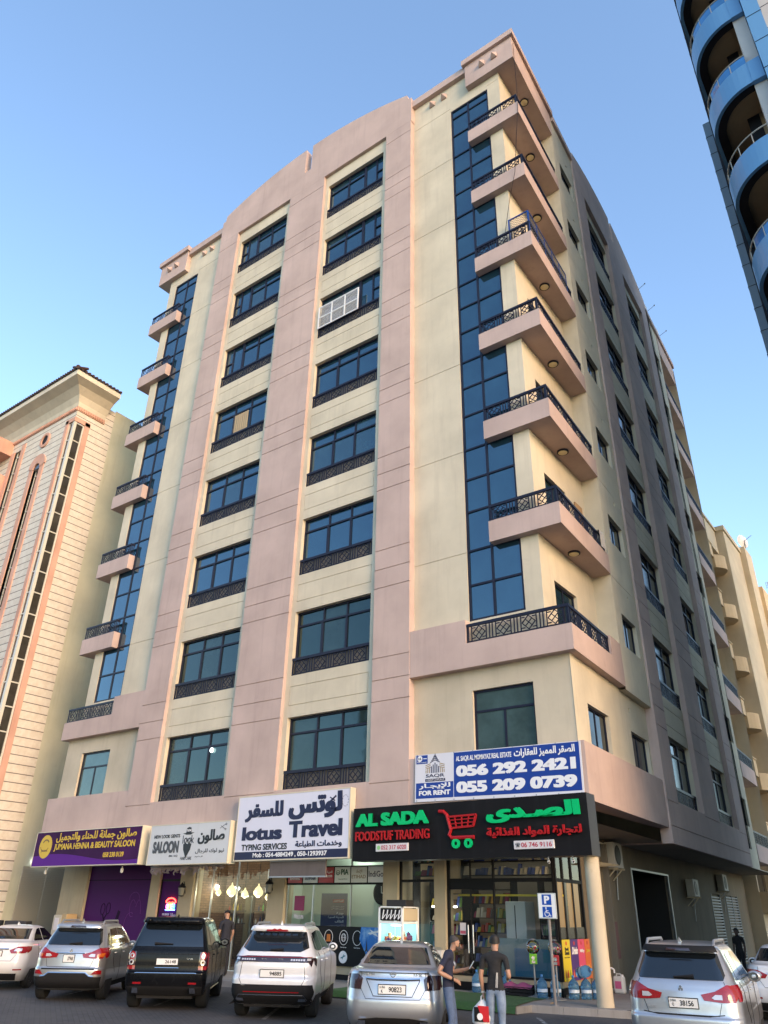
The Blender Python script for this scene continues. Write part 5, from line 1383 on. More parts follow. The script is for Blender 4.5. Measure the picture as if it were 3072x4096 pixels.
class Car:
    def __init__(s, name, label, cat, loc, head, secs, pt, wheels, rim=M_RIM, tint=M_CARGL, group=None):
        s.t = thing(name, label, cat, loc, head, group); s.t.scale = (WSC, 1, 1.03)
        s.pt = pt
        b = car_shell(secs).build('body', pt, s.t, smooth=44)
        # cut the wheel arches
        rw, ya, yb, tr, tw = wheels
        cm = MB()
        for y in (ya, yb):
            for sg in (-1, 1):
                cm.lathe([(rw * 1.14, 0), (rw * 1.14, .34 * sg)], (sg * (tr - .12), y, rw * 1.02), 36, 'x')
        c = cm.build('cutter', M_WELL)
        md = b.modifiers.new('arches', 'BOOLEAN'); md.operation = 'DIFFERENCE'; md.object = c; md.solver = 'EXACT'
        dg = bpy.context.evaluated_depsgraph_get()
        me = bpy.data.meshes.new_from_object(b.evaluated_get(dg))
        b.modifiers.clear(); old = b.data; b.data = me; bpy.data.meshes.remove(old)
        bpy.data.objects.remove(c)
        me.polygons.foreach_set('use_smooth', [True] * len(me.polygons)); me.set_sharp_from_angle(angle=rad(44))
        me.materials.clear(); me.materials.append(pt)
        s.body = b
        s.bvh = BVHTree.FromPolygons([v.co.copy() for v in me.vertices], [tuple(p.vertices) for p in me.polygons])
        wp = None
        for y in (ya, yb):
            for sg in (-1, 1):
                if wp is None:
                    ty = MB().lathe([(rw * .66, -tw / 2), (rw * .93, -tw / 2), (rw * .99, -tw * .38), (rw, 0), (rw * .99, tw * .38), (rw * .93, tw / 2), (rw * .66, tw / 2)], (0, 0, 0), 36, 'x')
                    w_ = ty.build('wheel', M_TYRE, s.t, (sg * (tr - tw / 2), y, rw), smooth=True)
                    r = MB().lathe([(rw * .67, tw * .1), (rw * .69, tw * .47), (rw * .63, tw * .49), (rw * .60, tw * .2), (rw * .55, tw * .05), (.001, tw * .02)], (0, 0, 0), 36, 'x')
                    for i in range(5):
                        for da in (-.14, .14):
                            a = 2 * math.pi * i / 5 + da
                            r.bar((tw * .36, .03 * math.cos(a), .03 * math.sin(a)), (tw * .42, rw * .63 * math.cos(a + da * .5), rw * .63 * math.sin(a + da * .5)), .03, .035, (1, 0, 0))
                    r.lathe([(.05, tw * .3), (.05, tw * .42), (.001, tw * .43)], (0, 0, 0), 16, 'x')
                    r.build('rim', rim, w_, smooth=True)
                    wp = w_
                    if sg < 0: w_.rotation_euler = (0, 0, math.pi)
                else:
                    w_ = dup(wp, s.t, (sg * (tr - tw / 2), y, rw), (0, 0, 0 if sg > 0 else math.pi))
        mb = MB().box(-tr + .3, tr - .3, .25, yb + .5, .22, .5); mb.build('underbody', M_WELL, s.t)
    def hit(s, a, z, axis):
        if axis == 'rear': o, d = Vector((a, -3, z)), Vector((0, 1, 0))
        elif axis == 'right': o, d = Vector((3, a, z)), Vector((-1, 0, 0))
        elif axis == 'left': o, d = Vector((-3, a, z)), Vector((1, 0, 0))
        elif axis == 'top': o, d = Vector((a, z, 4)), Vector((0, 0, -1))
        h = s.bvh.ray_cast(o, d)
        return (h[0], h[1], d) if h[0] is not None else (None, None, d)
    def patch(s, name, poly, m, axis='rear', off=.006, parent=None, res=.06, thick=0.):
        bm = bmesh.new()
        f = bm.faces.new([bm.verts.new((a, z, 0)) for a, z in poly])
        bmesh.ops.triangulate(bm, faces=[f])
        for _ in range(5):
            es = [e for e in bm.edges if e.calc_length() > res]
            if not es: break
            bmesh.ops.subdivide_edges(bm, edges=es, cuts=1)
            bmesh.ops.triangulate(bm, faces=[f for f in bm.faces if len(f.verts) > 3])
        for v in bm.verts:
            p, nn, d = s.hit(v.co.x, v.co.y, axis)
            if p is None:
                p, nn, d = s.hit(v.co.x * .97, v.co.y, axis)
            if p is None: p = Vector((v.co.x, 0, v.co.y)) if axis == 'rear' else Vector((.8, v.co.x, v.co.y)); nn = -d
            v.co = p - d * off + nn * off * .5
        bmesh.ops.recalc_face_normals(bm, faces=bm.faces)
        if thick:
            r = bmesh.ops.extrude_face_region(bm, geom=bm.faces[:])
            for e in r['geom']:
                if isinstance(e, bmesh.types.BMVert): e.co -= d * thick
            bmesh.ops.recalc_face_normals(bm, faces=bm.faces)
        me = bpy.data.meshes.new(name); bm.to_mesh(me); bm.free()
        me.materials.append(m); me.polygons.foreach_set('use_smooth', [True] * len(me.polygons)); me.set_sharp_from_angle(angle=rad(40))
        o = bpy.data.objects.new(name, me); COL.objects.link(o); o.parent = parent or s.t
        return o
    def both(s, name, poly, m, axis='rear', **k):
        s.patch(name, poly, m, axis, **k)
        if axis == 'rear': s.patch(name, [(-a, z) for a, z in poly], m, axis, **k)
        else: s.patch(name, poly, m, 'left' if axis == 'right' else 'right', **k)
    def strip(s, name, pts, w, m, axis='rear', off=.004):
        mb = MB(); P = []
        for (a, z), (b2, z2) in zip(pts, pts[1:]):
            n_ = max(1, int(math.dist((a, z), (b2, z2)) / .06))
            for i in range(n_): P.append((a + (b2 - a) * i / n_, z + (z2 - z) * i / n_))
        P.append(pts[-1]); Q = []
        for i, (a, z) in enumerate(P):
            p, nn, d = s.hit(a, z, axis)
            if p is None: continue
            Q.append(p - d * off)
        if len(Q) > 1: mb.tube(Q, w / 2, 6); mb.build(name, m, s.t, smooth=True)
    def plate(s, x, z, w, h, txt, code='', top='DUBAI', frame=True):
        p, nn, d = s.hit(x, z, 'rear')
        y = min(s.hit(x + a, z + b, 'rear')[0].y for a in (-w / 2, 0, w / 2) for b in (-h / 2, h / 2)) - .012
        if frame: MB().box(x - w / 2 - .012, x + w / 2 + .012, y, y + .02, z - h / 2 - .012, z + h / 2 + .012).build('plate_frame', M_PLAST, s.t)
        q = MB().box(x - w / 2, x + w / 2, y - .006, y - .0005, z - h / 2, z + h / 2).build('number_plate', M_PLATE, s.t)
        mb = MB()
        if code:
            letters(mb, txt, x - w * .12, x + w * .36, z - h * .3, z + h * .3, y - .0065, .02, .002)
            letters(mb, code, x - w * .40, x - w * .33, z - h * .38, z - h * .02, y - .0065, .02, .002); letters(mb, top, x - w * .46, x - w * .26, z + h * .12, z + h * .38, y - .0065, .01, .002)
        else: letters(mb, txt, x - w * .1, x + w * .42, z - h * .28, z + h * .28, y - .0065, .02, .002)
        mb.build('plate_number', M_SEAM, q)
    def lettering(s, txt, x0, x1, z0, z1, m, bold=.02):
        y = min(s.hit(a, b, 'rear')[0].y for a in (x0, x1) for b in (z0, z1)) - .008
        mb = MB(); letters(mb, txt, x0, x1, z0, z1, y, bold, .006); mb.build('badge_lettering', m, s.t)
    def mirror(s, x, y, z, m=None, sides=(1, -1)):
        for sg in sides:
            mb = MB().ball((sg * (x + .1), y, z), 1, 14, 10, 0, (.12, .06, .085)).tube([(sg * (x - .08), y + .03, z - .05), (sg * (x + .05), y, z - .04)], .03, 8)
            o = mb.build('door_mirror', m or s.pt, s.t, smooth=True)
            MB().prism([(sg * (x + .1) + .085 * math.cos(a), z + .06 * math.sin(a)) for a in subdiv_ang(0, 2 * math.pi, 14)[:-1]], y - .056, y - .05, 'y').build('mirror_glass', mat('car_mirror', (.06, .065, .07), .25, .6), o)
    def wiper(s, x0, z0, x1, z1):
        P = [s.hit(x0 + (x1 - x0) * i / 6, z0 + (z1 - z0) * i / 6, 'rear')[0] for i in range(7)]
        mb = MB().tube([p + Vector((0, -.03, 0)) for p in P], [.03, .026, .022, .018, .014, .012, .01], 6); mb.build('rear_wiper', M_PLAST, s.t, smooth=True)
    def top_line(s, pts, r, m, lift=.02, name='roof_rail'):
        P = []
        for a, y in pts:
            p, nn, d = s.hit(a, y, 'top'); P.append(p + Vector((0, 0, lift)))
        P[0].z -= lift; P[-1].z -= lift
        MB().tube(P, r, 8).build(name, m, s.t, smooth=True)
    def fin(s, y):
        p = s.hit(0, y, 'top')[0]
        MB().add([(-.03, y - .06, p.z - .005), (.03, y - .06, p.z - .005), (.02, y + .12, p.z - .005), (-.02, y + .12, p.z - .005), (0, y - .07, p.z + .08)], [(0, 1, 4), (1, 2, 4), (2, 3, 4), (3, 0, 4), (0, 3, 2, 1)]).build('aerial_fin', s.pt, s.t)

# (z, rear y, front y, half width, rear corner, front corner, rear bow, front bow)
SUV_A = [(.24, .22, 4.05, .80, .2, .25, .05, .1), (.36, .06, 4.22, .86, .22, .3, .06, .16), (.50, .01, 4.28, .885, .24, .32, .07, .18), (.64, .00, 4.29, .89, .25, .32, .08, .2), (.70, .035, 4.28, .885, .25, .32, .08, .2),
         (.85, .05, 4.24, .885, .26, .34, .08, .2), (.97, .07, 4.10, .88, .28, .36, .09, .2), (1.03, .09, 3.75, .865, .29, .36, .09, .16), (1.08, .11, 3.35, .84, .29, .3, .09, .12), (1.14, .15, 3.22, .805, .28, .25, .09, .1),
         (1.30, .28, 2.98, .735, .24, .22, .08, .1), (1.46, .42, 2.68, .66, .2, .2, .07, .1), (1.525, .44, 2.52, .63, .18, .2, .06, .1), (1.57, .48, 2.38, .58, .18, .2, .06, .1), (1.60, .62, 2.2, .50, .2, .2, .06, .1), (1.62, .9, 1.9, .34, .2, .2, .04, .04), (1.625, 1.2, 1.6, .1, .05, .05, 0, 0)]
def scale_secs(S, kz=1, kw=1, ky=1): return [(z * kz, a * ky, b * ky, w * kw, r1, r2, c, d) for z, a, b, w, r1, r2, c, d in S]
SUV_SQ = [(.28, .22, 4.5, .88, .14, .25, .03, .1), (.42, .06, 4.68, .935, .15, .3, .04, .14), (.56, .01, 4.76, .955, .15, .3, .04, .16), (.70, .00, 4.78, .96, .15, .3, .04, .16), (.745, .05, 4.77, .955, .14, .3, .04, .16), (.95, .06, 4.74, .955, .14, .3, .04, .16), (1.06, .07, 4.60, .95, .14, .3, .04, .14), (1.11, .08, 3.9, .94, .15, .3, .04, .1), (1.16, .10, 3.55, .915, .15, .25, .05, .08),
          (1.24, .13, 3.4, .88, .15, .22, .05, .08), (1.45, .24, 3.08, .81, .14, .2, .05, .08), (1.64, .36, 2.78, .745, .13, .2, .05, .08), (1.70, .34, 2.6, .72, .13, .2, .05, .08), (1.745, .42, 2.45, .66, .14, .2, .05, .06), (1.765, .7, 2.2, .52, .14, .2, .04, .06), (1.78, 1.1, 1.8, .2, .1, .1, .02, .02)]
SUV_C = [(.26, .24, 4.4, .84, .2, .25, .05, .1), (.40, .07, 4.58, .92, .24, .3, .07, .16), (.55, .01, 4.66, .945, .26, .32, .08, .18), (.70, .00, 4.68, .95, .27, .32, .09, .2), (.78, .05, 4.67, .945, .28, .32, .09, .2), (.93, .04, 4.62, .945, .28, .34, .10, .2), (1.03, .06, 4.45, .94, .30, .36, .10, .2), (1.10, .09, 3.95, .92, .30, .34, .10, .16), (1.16, .13, 3.55, .885, .29, .3, .10, .12), (1.24, .20, 3.38, .84, .27, .25, .09, .1),
         (1.40, .38, 3.1, .75, .22, .22, .08, .1), (1.54, .50, 2.82, .68, .2, .2, .07, .1), (1.60, .48, 2.66, .655, .18, .2, .06, .1), (1.64, .52, 2.5, .60, .18, .2, .06, .1), (1.67, .75, 2.25, .48, .2, .2, .05, .06), (1.685, 1.15, 1.8, .2, .1, .1, .02, .02)]
SEDAN = [(.20, .25, 4.55, .80, .2, .3, .05, .1), (.34, .08, 4.74, .87, .26, .36, .08, .2), (.48, .01, 4.84, .905, .3, .4, .10, .24), (.62, .00, 4.86, .915, .32, .42, .11, .26), (.70, .02, 4.85, .915, .33, .42, .11, .26), (.80, .04, 4.78, .912, .34, .42, .12, .26), (.92, .07, 4.45, .905, .35, .42, .12, .22), (.99, .09, 3.9, .895, .36, .4, .13, .16), (1.04, .10, 3.55, .875, .36, .34, .13, .12), (1.075, .13, 3.42, .845, .36, .3, .13, .1), (1.092, .40, 3.35, .80, .28, .25, .11, .1),
         (1.12, .56, 3.26, .76, .2, .24, .10, .1), (1.22, .76, 3.02, .70, .2, .24, .10, .1), (1.34, 1.02, 2.72, .62, .2, .24, .09, .1), (1.41, 1.2, 2.5, .56, .2, .22, .08, .1), (1.45, 1.38, 2.3, .47, .2, .2, .06, .08), (1.468, 1.6, 2.1, .30, .15, .15, .04, .04), (1.472, 1.75, 1.95, .1, .05, .05, 0, 0)]

def seams_rear(c, x0, z0, x1, z1):
    """boot-lid outline"""
    c.strip('boot_seam', [(-x1, z1), (-x0, z0), (x0, z0), (x1, z1)], .008, M_SEAM)
def side_windows(c, pts_list, axis='right'):
    for p in pts_list: c.both('side_window', p, M_CARGL, 'right', off=.004)
def handles(c, l):
    for y, z in l:
        for ax in ('right', 'left'):
            p = c.hit(y, z, ax)[0]; sg = 1 if ax == 'right' else -1
            MB().box(p.x - .01, p.x + .03 * sg, y - .09, y + .09, z - .014, z + .014).build('door_handle', c.pt, c.t, bevel=.006)

def asx(name, label, loc, head, pt, year, plate):
    c = Car(name, label, 'car', loc, head, SUV_A, pt, (.345, .82, 3.48, .875, .225), M_RIMD if year else M_RIM, group=None)
    c.patch('rear_window', [(-.66, 1.135), (.66, 1.135), (.69, 1.20), (.595, 1.475), (-.595, 1.475), (-.69, 1.20)], M_CARGL, off=.005)
    c.patch('spoiler', [(-.6, 1.485), (.6, 1.485), (.56, 1.56), (-.56, 1.56)], M_PLAST if not year else pt, off=.04, thick=.03)
    c.patch('brake_light', [(-.2, 1.50), (.2, 1.50), (.18, 1.525), (-.18, 1.525)], M_SMK, off=.08)
    c.both('tail_light', [(.30, .955), (.34, .885), (.60, .865), (.80, .865), (.845, .93), (.84, 1.06), (.70, 1.085), (.52, 1.0)], M_REDL, off=.010)
    c.both('tail_light', [(.24, .875), (.34, .885), (.56, .985), (.54, 1.06), (.46, 1.09), (.24, 1.08)], M_REDL, 'right', off=.008)
    c.both('lamp_lens', [(.46, .92), (.50, .90), (.62, .90), (.62, .96), (.52, .96)], M_CLR, off=.016)
    c.both('lamp_lens', [(.70, .90), (.82, .90), (.835, .98), (.70, .96)], M_ORL if year else M_REDL, off=.016)
    c.wiper(.22, 1.18, -.10, 1.165)
    c.patch('plate_recess', [(-.30, .83), (.30, .83), (.30, .93), (.36, .955), (-.36, .955), (-.30, .93)], M_PLAST if False else pt, off=.002)
    if year:
        c.plate(-.02, .865, .27, .14, plate)
        c.strip('chrome_strip', [(-.36, .975), (.36, .975)], .025, M_CHROME, off=.012)
        c.patch('lower_bumper', [(-.80, .26), (.80, .26), (.84, .50), (.55, .50), (.46, .565), (-.46, .565), (-.55, .50), (-.84, .50)], M_PLAST, off=.008)
        c.both('reflector', [(.60, .55), (.83, .55), (.83, .63), (.70, .635)], M_REDL, off=.010)
        c.strip('silver_trim', [(-.66, .505), (-.56, .515), (-.46, .58), (.46, .58), (.56, .515), (.66, .505)], .04, M_CHROME, off=.006)
        c.strip('black_trim', [(-.66, .655), (.66, .655)], .03, M_PLAST)
    else:
        c.plate(.02, .84, .44, .115, plate, 'Q')
        c.strip('bumper_line', [(-.62, .715), (-.4, .69), (.4, .69), (.62, .715)], .012, M_SEAM)
        c.patch('lower_bumper', [(-.70, .25), (.70, .25), (.74, .36), (-.74, .36)], M_PLAST, off=.006)
        c.patch('tow_cover', [(-.08, .52), (.12, .52), (.12, .58), (-.08, .58)], pt, off=.006)
        c.lettering('ASX', -.56, -.42, .76, .79, M_GREY)
    for sg in (-1, 1): c.strip('boot_seam', [(sg * .66, 1.12), (sg * .68, 1.08)], .008, M_SEAM)
    c.strip('boot_seam', [(-.60, .86), (-.54, .70), (.54, .70), (.60, .86)], .008, M_SEAM)
    for k in range(3):   # three-diamond emblem
        a = math.pi / 2 + 2 * math.pi * k / 3; p = c.hit(0, 1.02, 'rear')[0]
        u, v_ = (math.cos(a), math.sin(a)), (-math.sin(a), math.cos(a)); y = p.y - .012; q = lambda f, g: (f * u[0] * .045 + g * v_[0] * .024, 1.02 + f * u[1] * .045 + g * v_[1] * .024)
        MB().prism([q(0, 0), q(.5, 1), q(1, 0), q(.5, -1)], y, y + .008, 'y').build('emblem', M_CHROME, c.t)
    side_windows(c, [[(.50, 1.14), (.80, 1.12), (.80, 1.40), (.66, 1.36)], [(.85, 1.12), (1.62, 1.10), (1.62, 1.49), (.95, 1.46)], [(1.68, 1.10), (2.75, 1.10), (2.62, 1.22), (2.25, 1.47), (1.68, 1.49)]])
    c.strip('door_seam', [(.86, 1.1), (.95, .8), (1.2, .55)], .007, M_SEAM, 'right'); c.strip('door_seam', [(1.65, 1.1), (1.66, .5), (1.62, .35)], .007, M_SEAM, 'right'); c.strip('door_seam', [(2.85, 1.05), (2.9, .5), (2.85, .35)], .007, M_SEAM, 'right')
    handles(c, [(1.15, .96), (2.0, .95)])
    c.both('sill_trim', [(.45, .25), (.5, .40), (1.3, .36), (3.0, .36), (3.0, .25)], M_PLAST, 'right', off=.004)
    c.mirror(.84, 2.62, 1.10)
    for sg in (-1, 1): c.top_line([(sg * .55, .62), (sg * .55, .75), (sg * .55, 1.5), (sg * .55, 2.05), (sg * .55, 2.15)], .024, M_GREY, .055)
    c.fin(.72)
    return c
def place(px, py, head): return (px, py, 0)
asx('silver_crossover', 'silver crossover with red tail lights and plate 38156 parked at the right kerb', (9.3, -6.2, 0), rad(9), P_SILV, 0, '38156')
asx('grey_crossover', 'grey crossover with chrome rear strip parked between white sedan and black off-roader', (-4.9, -7.3, 0), rad(40), P_SILV2, 1, '37968')

# --- black off-roader
c = Car('black_offroader', 'large glossy black off-roader with round red and white tail lamps', 'car', (-1.86, -6.85, 0), rad(41), SUV_SQ, P_BLACK, (.385, .93, 3.68, .945, .26), M_RIM)
c.patch('rear_window', [(-.80, 1.20), (.80, 1.20), (.70, 1.625), (-.70, 1.625)], M_CARGL, off=.005)
c.patch('spoiler', [(-.74, 1.655), (.74, 1.655), (.69, 1.735), (-.69, 1.735)], P_BLACK, off=.07, thick=.05)
c.patch('brake_light', [(-.22, 1.675), (.22, 1.675), (.2, 1.70), (-.2, 1.70)], M_SMK, off=.02)
c.both('tail_light', [(.74, .80), (.93, .80), (.935, 1.10), (.75, 1.10)], M_SMK, off=.010)
for sg in (-1, 1):
    for z, r, m_ in ((1.025, .078, M_REDL), (1.025, .048, M_CLR), (1.025, .022, M_REDL), (.90, .055, M_CLR), (.90, .028, M_SMK)):
        c.patch('lamp_lens', [(sg * .84 + r * math.cos(a), z + r * math.sin(a)) for a in subdiv_ang(0, 2 * math.pi, 18)[:-1]], m_, off=.014 + (.078 - r) * .12)
c.both('lamp_lens', [(.745, .765), (.93, .765), (.93, .835), (.745, .835)], M_REDL, off=.014)
c.both('lamp_lens', [(.17, .80), (.27, .80), (.27, 1.09), (.17, 1.09)], M_REDL, 'right', off=.006)
c.plate(.0, .915, .50, .115, '26148'); c.wiper(-.36, 1.255, .08, 1.25)
c.strip('chrome_strip', [(-.28, .80), (.28, .80)], .018, M_CHROME); c.strip('boot_seam', [(-.72, 1.06), (.72, 1.06)], .012, M_SEAM)
c.strip('chrome_strip', [(-.72, .70), (-.66, .705), (.66, .705), (.72, .70)], .022, M_CHROME, off=.01)
c.lettering('V8', .44, .60, .955, .985, M_CHROME)
c.both('reflector', [(.55, .50), (.74, .50), (.74, .535), (.55, .535)], M_REDL, off=.012)
c.both('exhaust', [(.60, .34), (.74, .34), (.72, .44), (.60, .44)], M_CHROME, off=.03, thick=.04)
c.patch('lower_bumper', [(-.86, .29), (.86, .29), (.88, .46), (-.88, .46)], M_PLAST, off=.006)
side_windows(c, [[(.34, 1.24), (.88, 1.22), (.88, 1.60), (.50, 1.60)], [(.95, 1.22), (1.80, 1.20), (1.80, 1.64), (.95, 1.62)], [(1.87, 1.20), (2.95, 1.20), (2.85, 1.30), (2.45, 1.62), (1.87, 1.64)]])
for pts in ([(.92, 1.2), (1.0, .8), (1.35, .5)], [(1.84, 1.2), (1.84, .4)], [(3.0, 1.15), (3.05, .45)], [(.3, 1.13), (3.6, 1.10)]): c.strip('door_seam', pts, .008, M_SEAM, 'right')
handles(c, [(1.25, 1.02), (2.15, 1.01)]); c.mirror(.93, 2.85, 1.22); c.fin(.95)
c.strip('side_step', [(1.35, .33), (3.1, .33)], .03, M_CHROME, 'right', off=.02)

# --- white crossover with full-width tail light
c = Car('white_crossover', 'white crossover with full width dark tail light bar and black rear bumper', 'car', (.9, -6.35, 0), rad(33), SUV_C, P_WHITE, (.375, .93, 3.62, .925, .245), M_RIMD)
c.patch('rear_window', [(-.60, 1.19), (.60, 1.19), (.76, 1.26), (.64, 1.55), (-.64, 1.55), (-.76, 1.26)], M_CARGL, off=.005)
c.patch('spoiler', [(-.63, 1.575), (.63, 1.575), (.58, 1.63), (-.58, 1.63)], P_WHITE, off=.07, thick=.05)
c.patch('brake_light', [(-.25, 1.585), (.25, 1.585), (.24, 1.60), (-.24, 1.60)], M_REDL, off=.125)
c.patch('tail_light', [(-.90, 1.08), (-.86, .93), (-.80, 1.005), (-.55, 1.01), (.55, 1.01), (.80, 1.005), (.86, .93), (.90, 1.08), (.6, 1.115), (-.6, 1.115)], M_SMK, off=.012)
c.both('tail_light', [(.27, .97), (.36, .93), (.50, 1.07), (.27, 1.09)], M_SMK, 'right', off=.008)
for sg in (-1, 1):
    for i in range(6): c.patch('lamp_lens', [(sg * (.42 + i * .055) - .02, 1.035), (sg * (.42 + i * .055) + .02, 1.035), (sg * (.42 + i * .055) + .02, 1.065), (sg * (.42 + i * .055) - .02, 1.065)], M_CLR, off=.018)
    c.patch('lamp_lens', [(sg * .76, 1.04), (sg * .84, 1.04), (sg * .84, 1.075), (sg * .76, 1.075)], M_CLR, off=.018)
c.strip('light_line', [(-.86, 1.10), (.86, 1.10)], .012, M_REDL, off=.018)
c.lettering('SOUEAST', -.26, .24, 1.04, 1.07, M_CHROME)
c.plate(.0, .81, .52, .125, '94885'); c.lettering('S07', -.68, -.58, .60, .625, M_GREY); c.wiper(.20, 1.235, -.10, 1.225)
c.strip('boot_seam', [(-.70, 1.0), (-.74, .72), (-.66, .60), (.66, .60), (.74, .72), (.70, 1.0)], .01, M_SEAM)
c.patch('lower_bumper', [(-.90, .27), (.90, .27), (.93, .50), (.90, .62), (.82, .50), (.5, .52), (-.5, .52), (-.82, .50), (-.90, .62), (-.93, .50)], M_PLAST, off=.008)
c.patch('reflector', [(-.62, .485), (.62, .485), (.62, .50), (-.62, .50)], M_REDL, off=.012)
c.strip('chrome_strip', [(-.80, .34), (-.72, .44), (.72, .44), (.80, .34)], .014, M_CHROME, off=.014)
c.both('exhaust', [(.60, .335), (.78, .335), (.76, .385), (.62, .385)], M_CHROME, off=.02, thick=.02)
side_windows(c, [[(.62, 1.24), (.92, 1.20), (.92, 1.47), (.84, 1.47)], [(.97, 1.20), (1.80, 1.19), (1.80, 1.57), (1.0, 1.52)], [(1.86, 1.19), (3.0, 1.19), (2.9, 1.28), (2.45, 1.54), (1.86, 1.57)]])
for pts in ([(.98, 1.17), (1.1, .8), (1.35, .5)], [(1.83, 1.17), (1.83, .4)], [(3.0, 1.12), (3.05, .45)]): c.strip('door_seam', pts, .008, M_SEAM, 'right')
handles(c, [(1.25, 1.02), (2.15, 1.01)]); c.mirror(.90, 2.85, 1.22); c.fin(.9)
for sg in (-1, 1): c.top_line([(sg * .57, .70), (sg * .57, .85), (sg * .57, 1.6), (sg * .57, 2.2), (sg * .57, 2.35)], .022, M_GREY, .05)
c.both('sill_trim', [(.5, .27), (.55, .42), (1.4, .38), (3.1, .38), (3.1, .27)], M_PLAST, 'right', off=.004)

# --- sedans
def sedan(name, label, loc, head, pt, kind, plate=''):
    c = Car(name, label, 'car', loc, head, SEDAN if kind != 'small' else scale_secs(SEDAN, 1.0, .96, .95), pt, (.335, 1.02, 3.82, .90, .22) if kind != 'small' else (.325, .98, 3.6, .865, .21), M_RIM)
    c.patch('rear_window', [(-.66, 1.14), (.66, 1.14), (.54, 1.385), (-.54, 1.385)], M_CARGL, off=.005)
    if kind == 'altima':
        c.both('tail_light', [(.60, .79), (.86, .80), (.885, .92), (.865, 1.0), (.66, 1.01), (.57, .95)], M_SMK, off=.010)
        c.both('tail_light', [(.30, .82), (.50, .90), (.48, .985), (.30, 1.0)], M_SMK, 'right', off=.008)
        c.strip('chrome_strip', [(-.50, .955), (-.3, .945), (.3, .945), (.50, .955)], .045, M_CHROME, off=.015)
        c.plate(-.01, .80, .50, .125, plate, 'K')
        c.strip('plate_recess', [(-.50, .93), (-.36, .70), (.36, .70), (.50, .93)], .012, M_SEAM)
        p = c.hit(0, 1.02, 'rear')[0]; mb = MB(); ringw(mb, 0, 1.02, .038, .052, .01); mb.box(-.065, .065, -.012, 0, 1.01, 1.03); mb.v = [(x, y + p.y - .006, z) for x, y, z in mb.v]; mb.build('emblem', M_CHROME, c.t)
        c.lettering('ALTIMA', -.54, -.34, 1.0, 1.03, M_CHROME); c.lettering('3.5 SL', .38, .55, 1.0, 1.03, M_CHROME)
        c.patch('spoiler', [(-.70, 1.045), (.70, 1.045), (.66, 1.075), (-.66, 1.075)], pt, off=.03, thick=.05)
        c.patch('lower_bumper', [(-.60, .22), (.60, .22), (.64, .36), (.3, .40), (-.3, .40), (-.64, .36)], M_PLAST, off=.006)
        c.both('exhaust', [(.50, .30), (.64, .30), (.64, .36), (.50, .36)], M_CHROME, off=.02, thick=.03)
    else:
        c.both('tail_light', [(.40, .90), (.46, .83), (.80, .83), (.875, .90), (.86, .985), (.62, .985)], M_REDL, off=.010)
        c.both('tail_light', [(.30, .83), (.50, .90), (.52, .985), (.30, .99)], M_REDL, 'right', off=.008)
        c.both('lamp_lens', [(.52, .88), (.72, .88), (.72, .94), (.56, .94)], M_CLR, off=.016)
        c.strip('chrome_strip', [(-.38, .93), (.38, .93)], .035, M_CHROME, off=.012)
        c.plate(0, .83, .44, .11, plate)
        c.both('reflector', [(.60, .45), (.80, .45), (.80, .48), (.60, .48)], M_REDL, off=.008)
        c.patch('lower_bumper', [(-.66, .22), (.66, .22), (.70, .38), (-.70, .38)], M_PLAST, off=.006)
    c.strip('boot_seam', [(-.60, 1.05), (-.60, .80), (-.50, .66), (.50, .66), (.60, .80), (.60, 1.05)], .008, M_SEAM)
    side_windows(c, [[(.95, 1.10), (1.72, 1.10), (1.72, 1.40), (1.45, 1.37), (1.15, 1.24)], [(1.78, 1.10), (3.0, 1.10), (2.85, 1.2), (2.42, 1.38), (1.78, 1.40)]])
    for pts in ([(1.05, 1.08), (1.2, .75), (1.45, .5)], [(1.75, 1.08), (1.75, .35)], [(3.0, 1.0), (3.05, .4)]): c.strip('door_seam', pts, .008, M_SEAM, 'right')
    handles(c, [(1.3, .93), (2.1, .93)]); c.mirror(.84, 2.85, 1.05); c.fin(1.55)
    return c
sedan('silver_sedan', 'silver sedan with smoked tail lights and plate 90823 parked nearest the grocery', (4.72, -7.35, 0), rad(29), P_SILV, 'altima', '90823')
sedan('white_sedan', 'white sedan at the left edge with red tail lights beside the grey crossover', (-8.65, -7.1, 0), rad(41), P_WHT2, 'small')
sedan('white_sedan', 'white sedan partly hidden behind the silver crossover on the side street', (9.3, 1.3, 0), rad(8), P_WHITE, 'small')
c = Car('dark_crossover', 'dark blue grey crossover furthest along the side street at the right edge', 'car', (9.3, 8.2, 0), rad(6), SUV_C, paint('slate_paint', (.045, .055, .065), .5), (.375, .93, 3.62, .925, .245), M_RIMD)
c.patch('rear_window', [(-.70, 1.19), (.70, 1.19), (.62, 1.55), (-.62, 1.55)], M_CARGL, off=.005); c.both('tail_light', [(.55, .95), (.88, .92), (.88, 1.05), (.6, 1.05)], M_REDL, off=.01); c.plate(0, .8, .44, .11, '')if 0 else None
side_windows(c, [[(.97, 1.20), (1.80, 1.19), (1.80, 1.57), (1.0, 1.52)], [(1.86, 1.19), (3.0, 1.19), (2.45, 1.54), (1.86, 1.57)]])
# ================================================================== STREET PROPS
M_STEEL = mat('galvanised_steel', (.30, .30, .29), .5, .6)
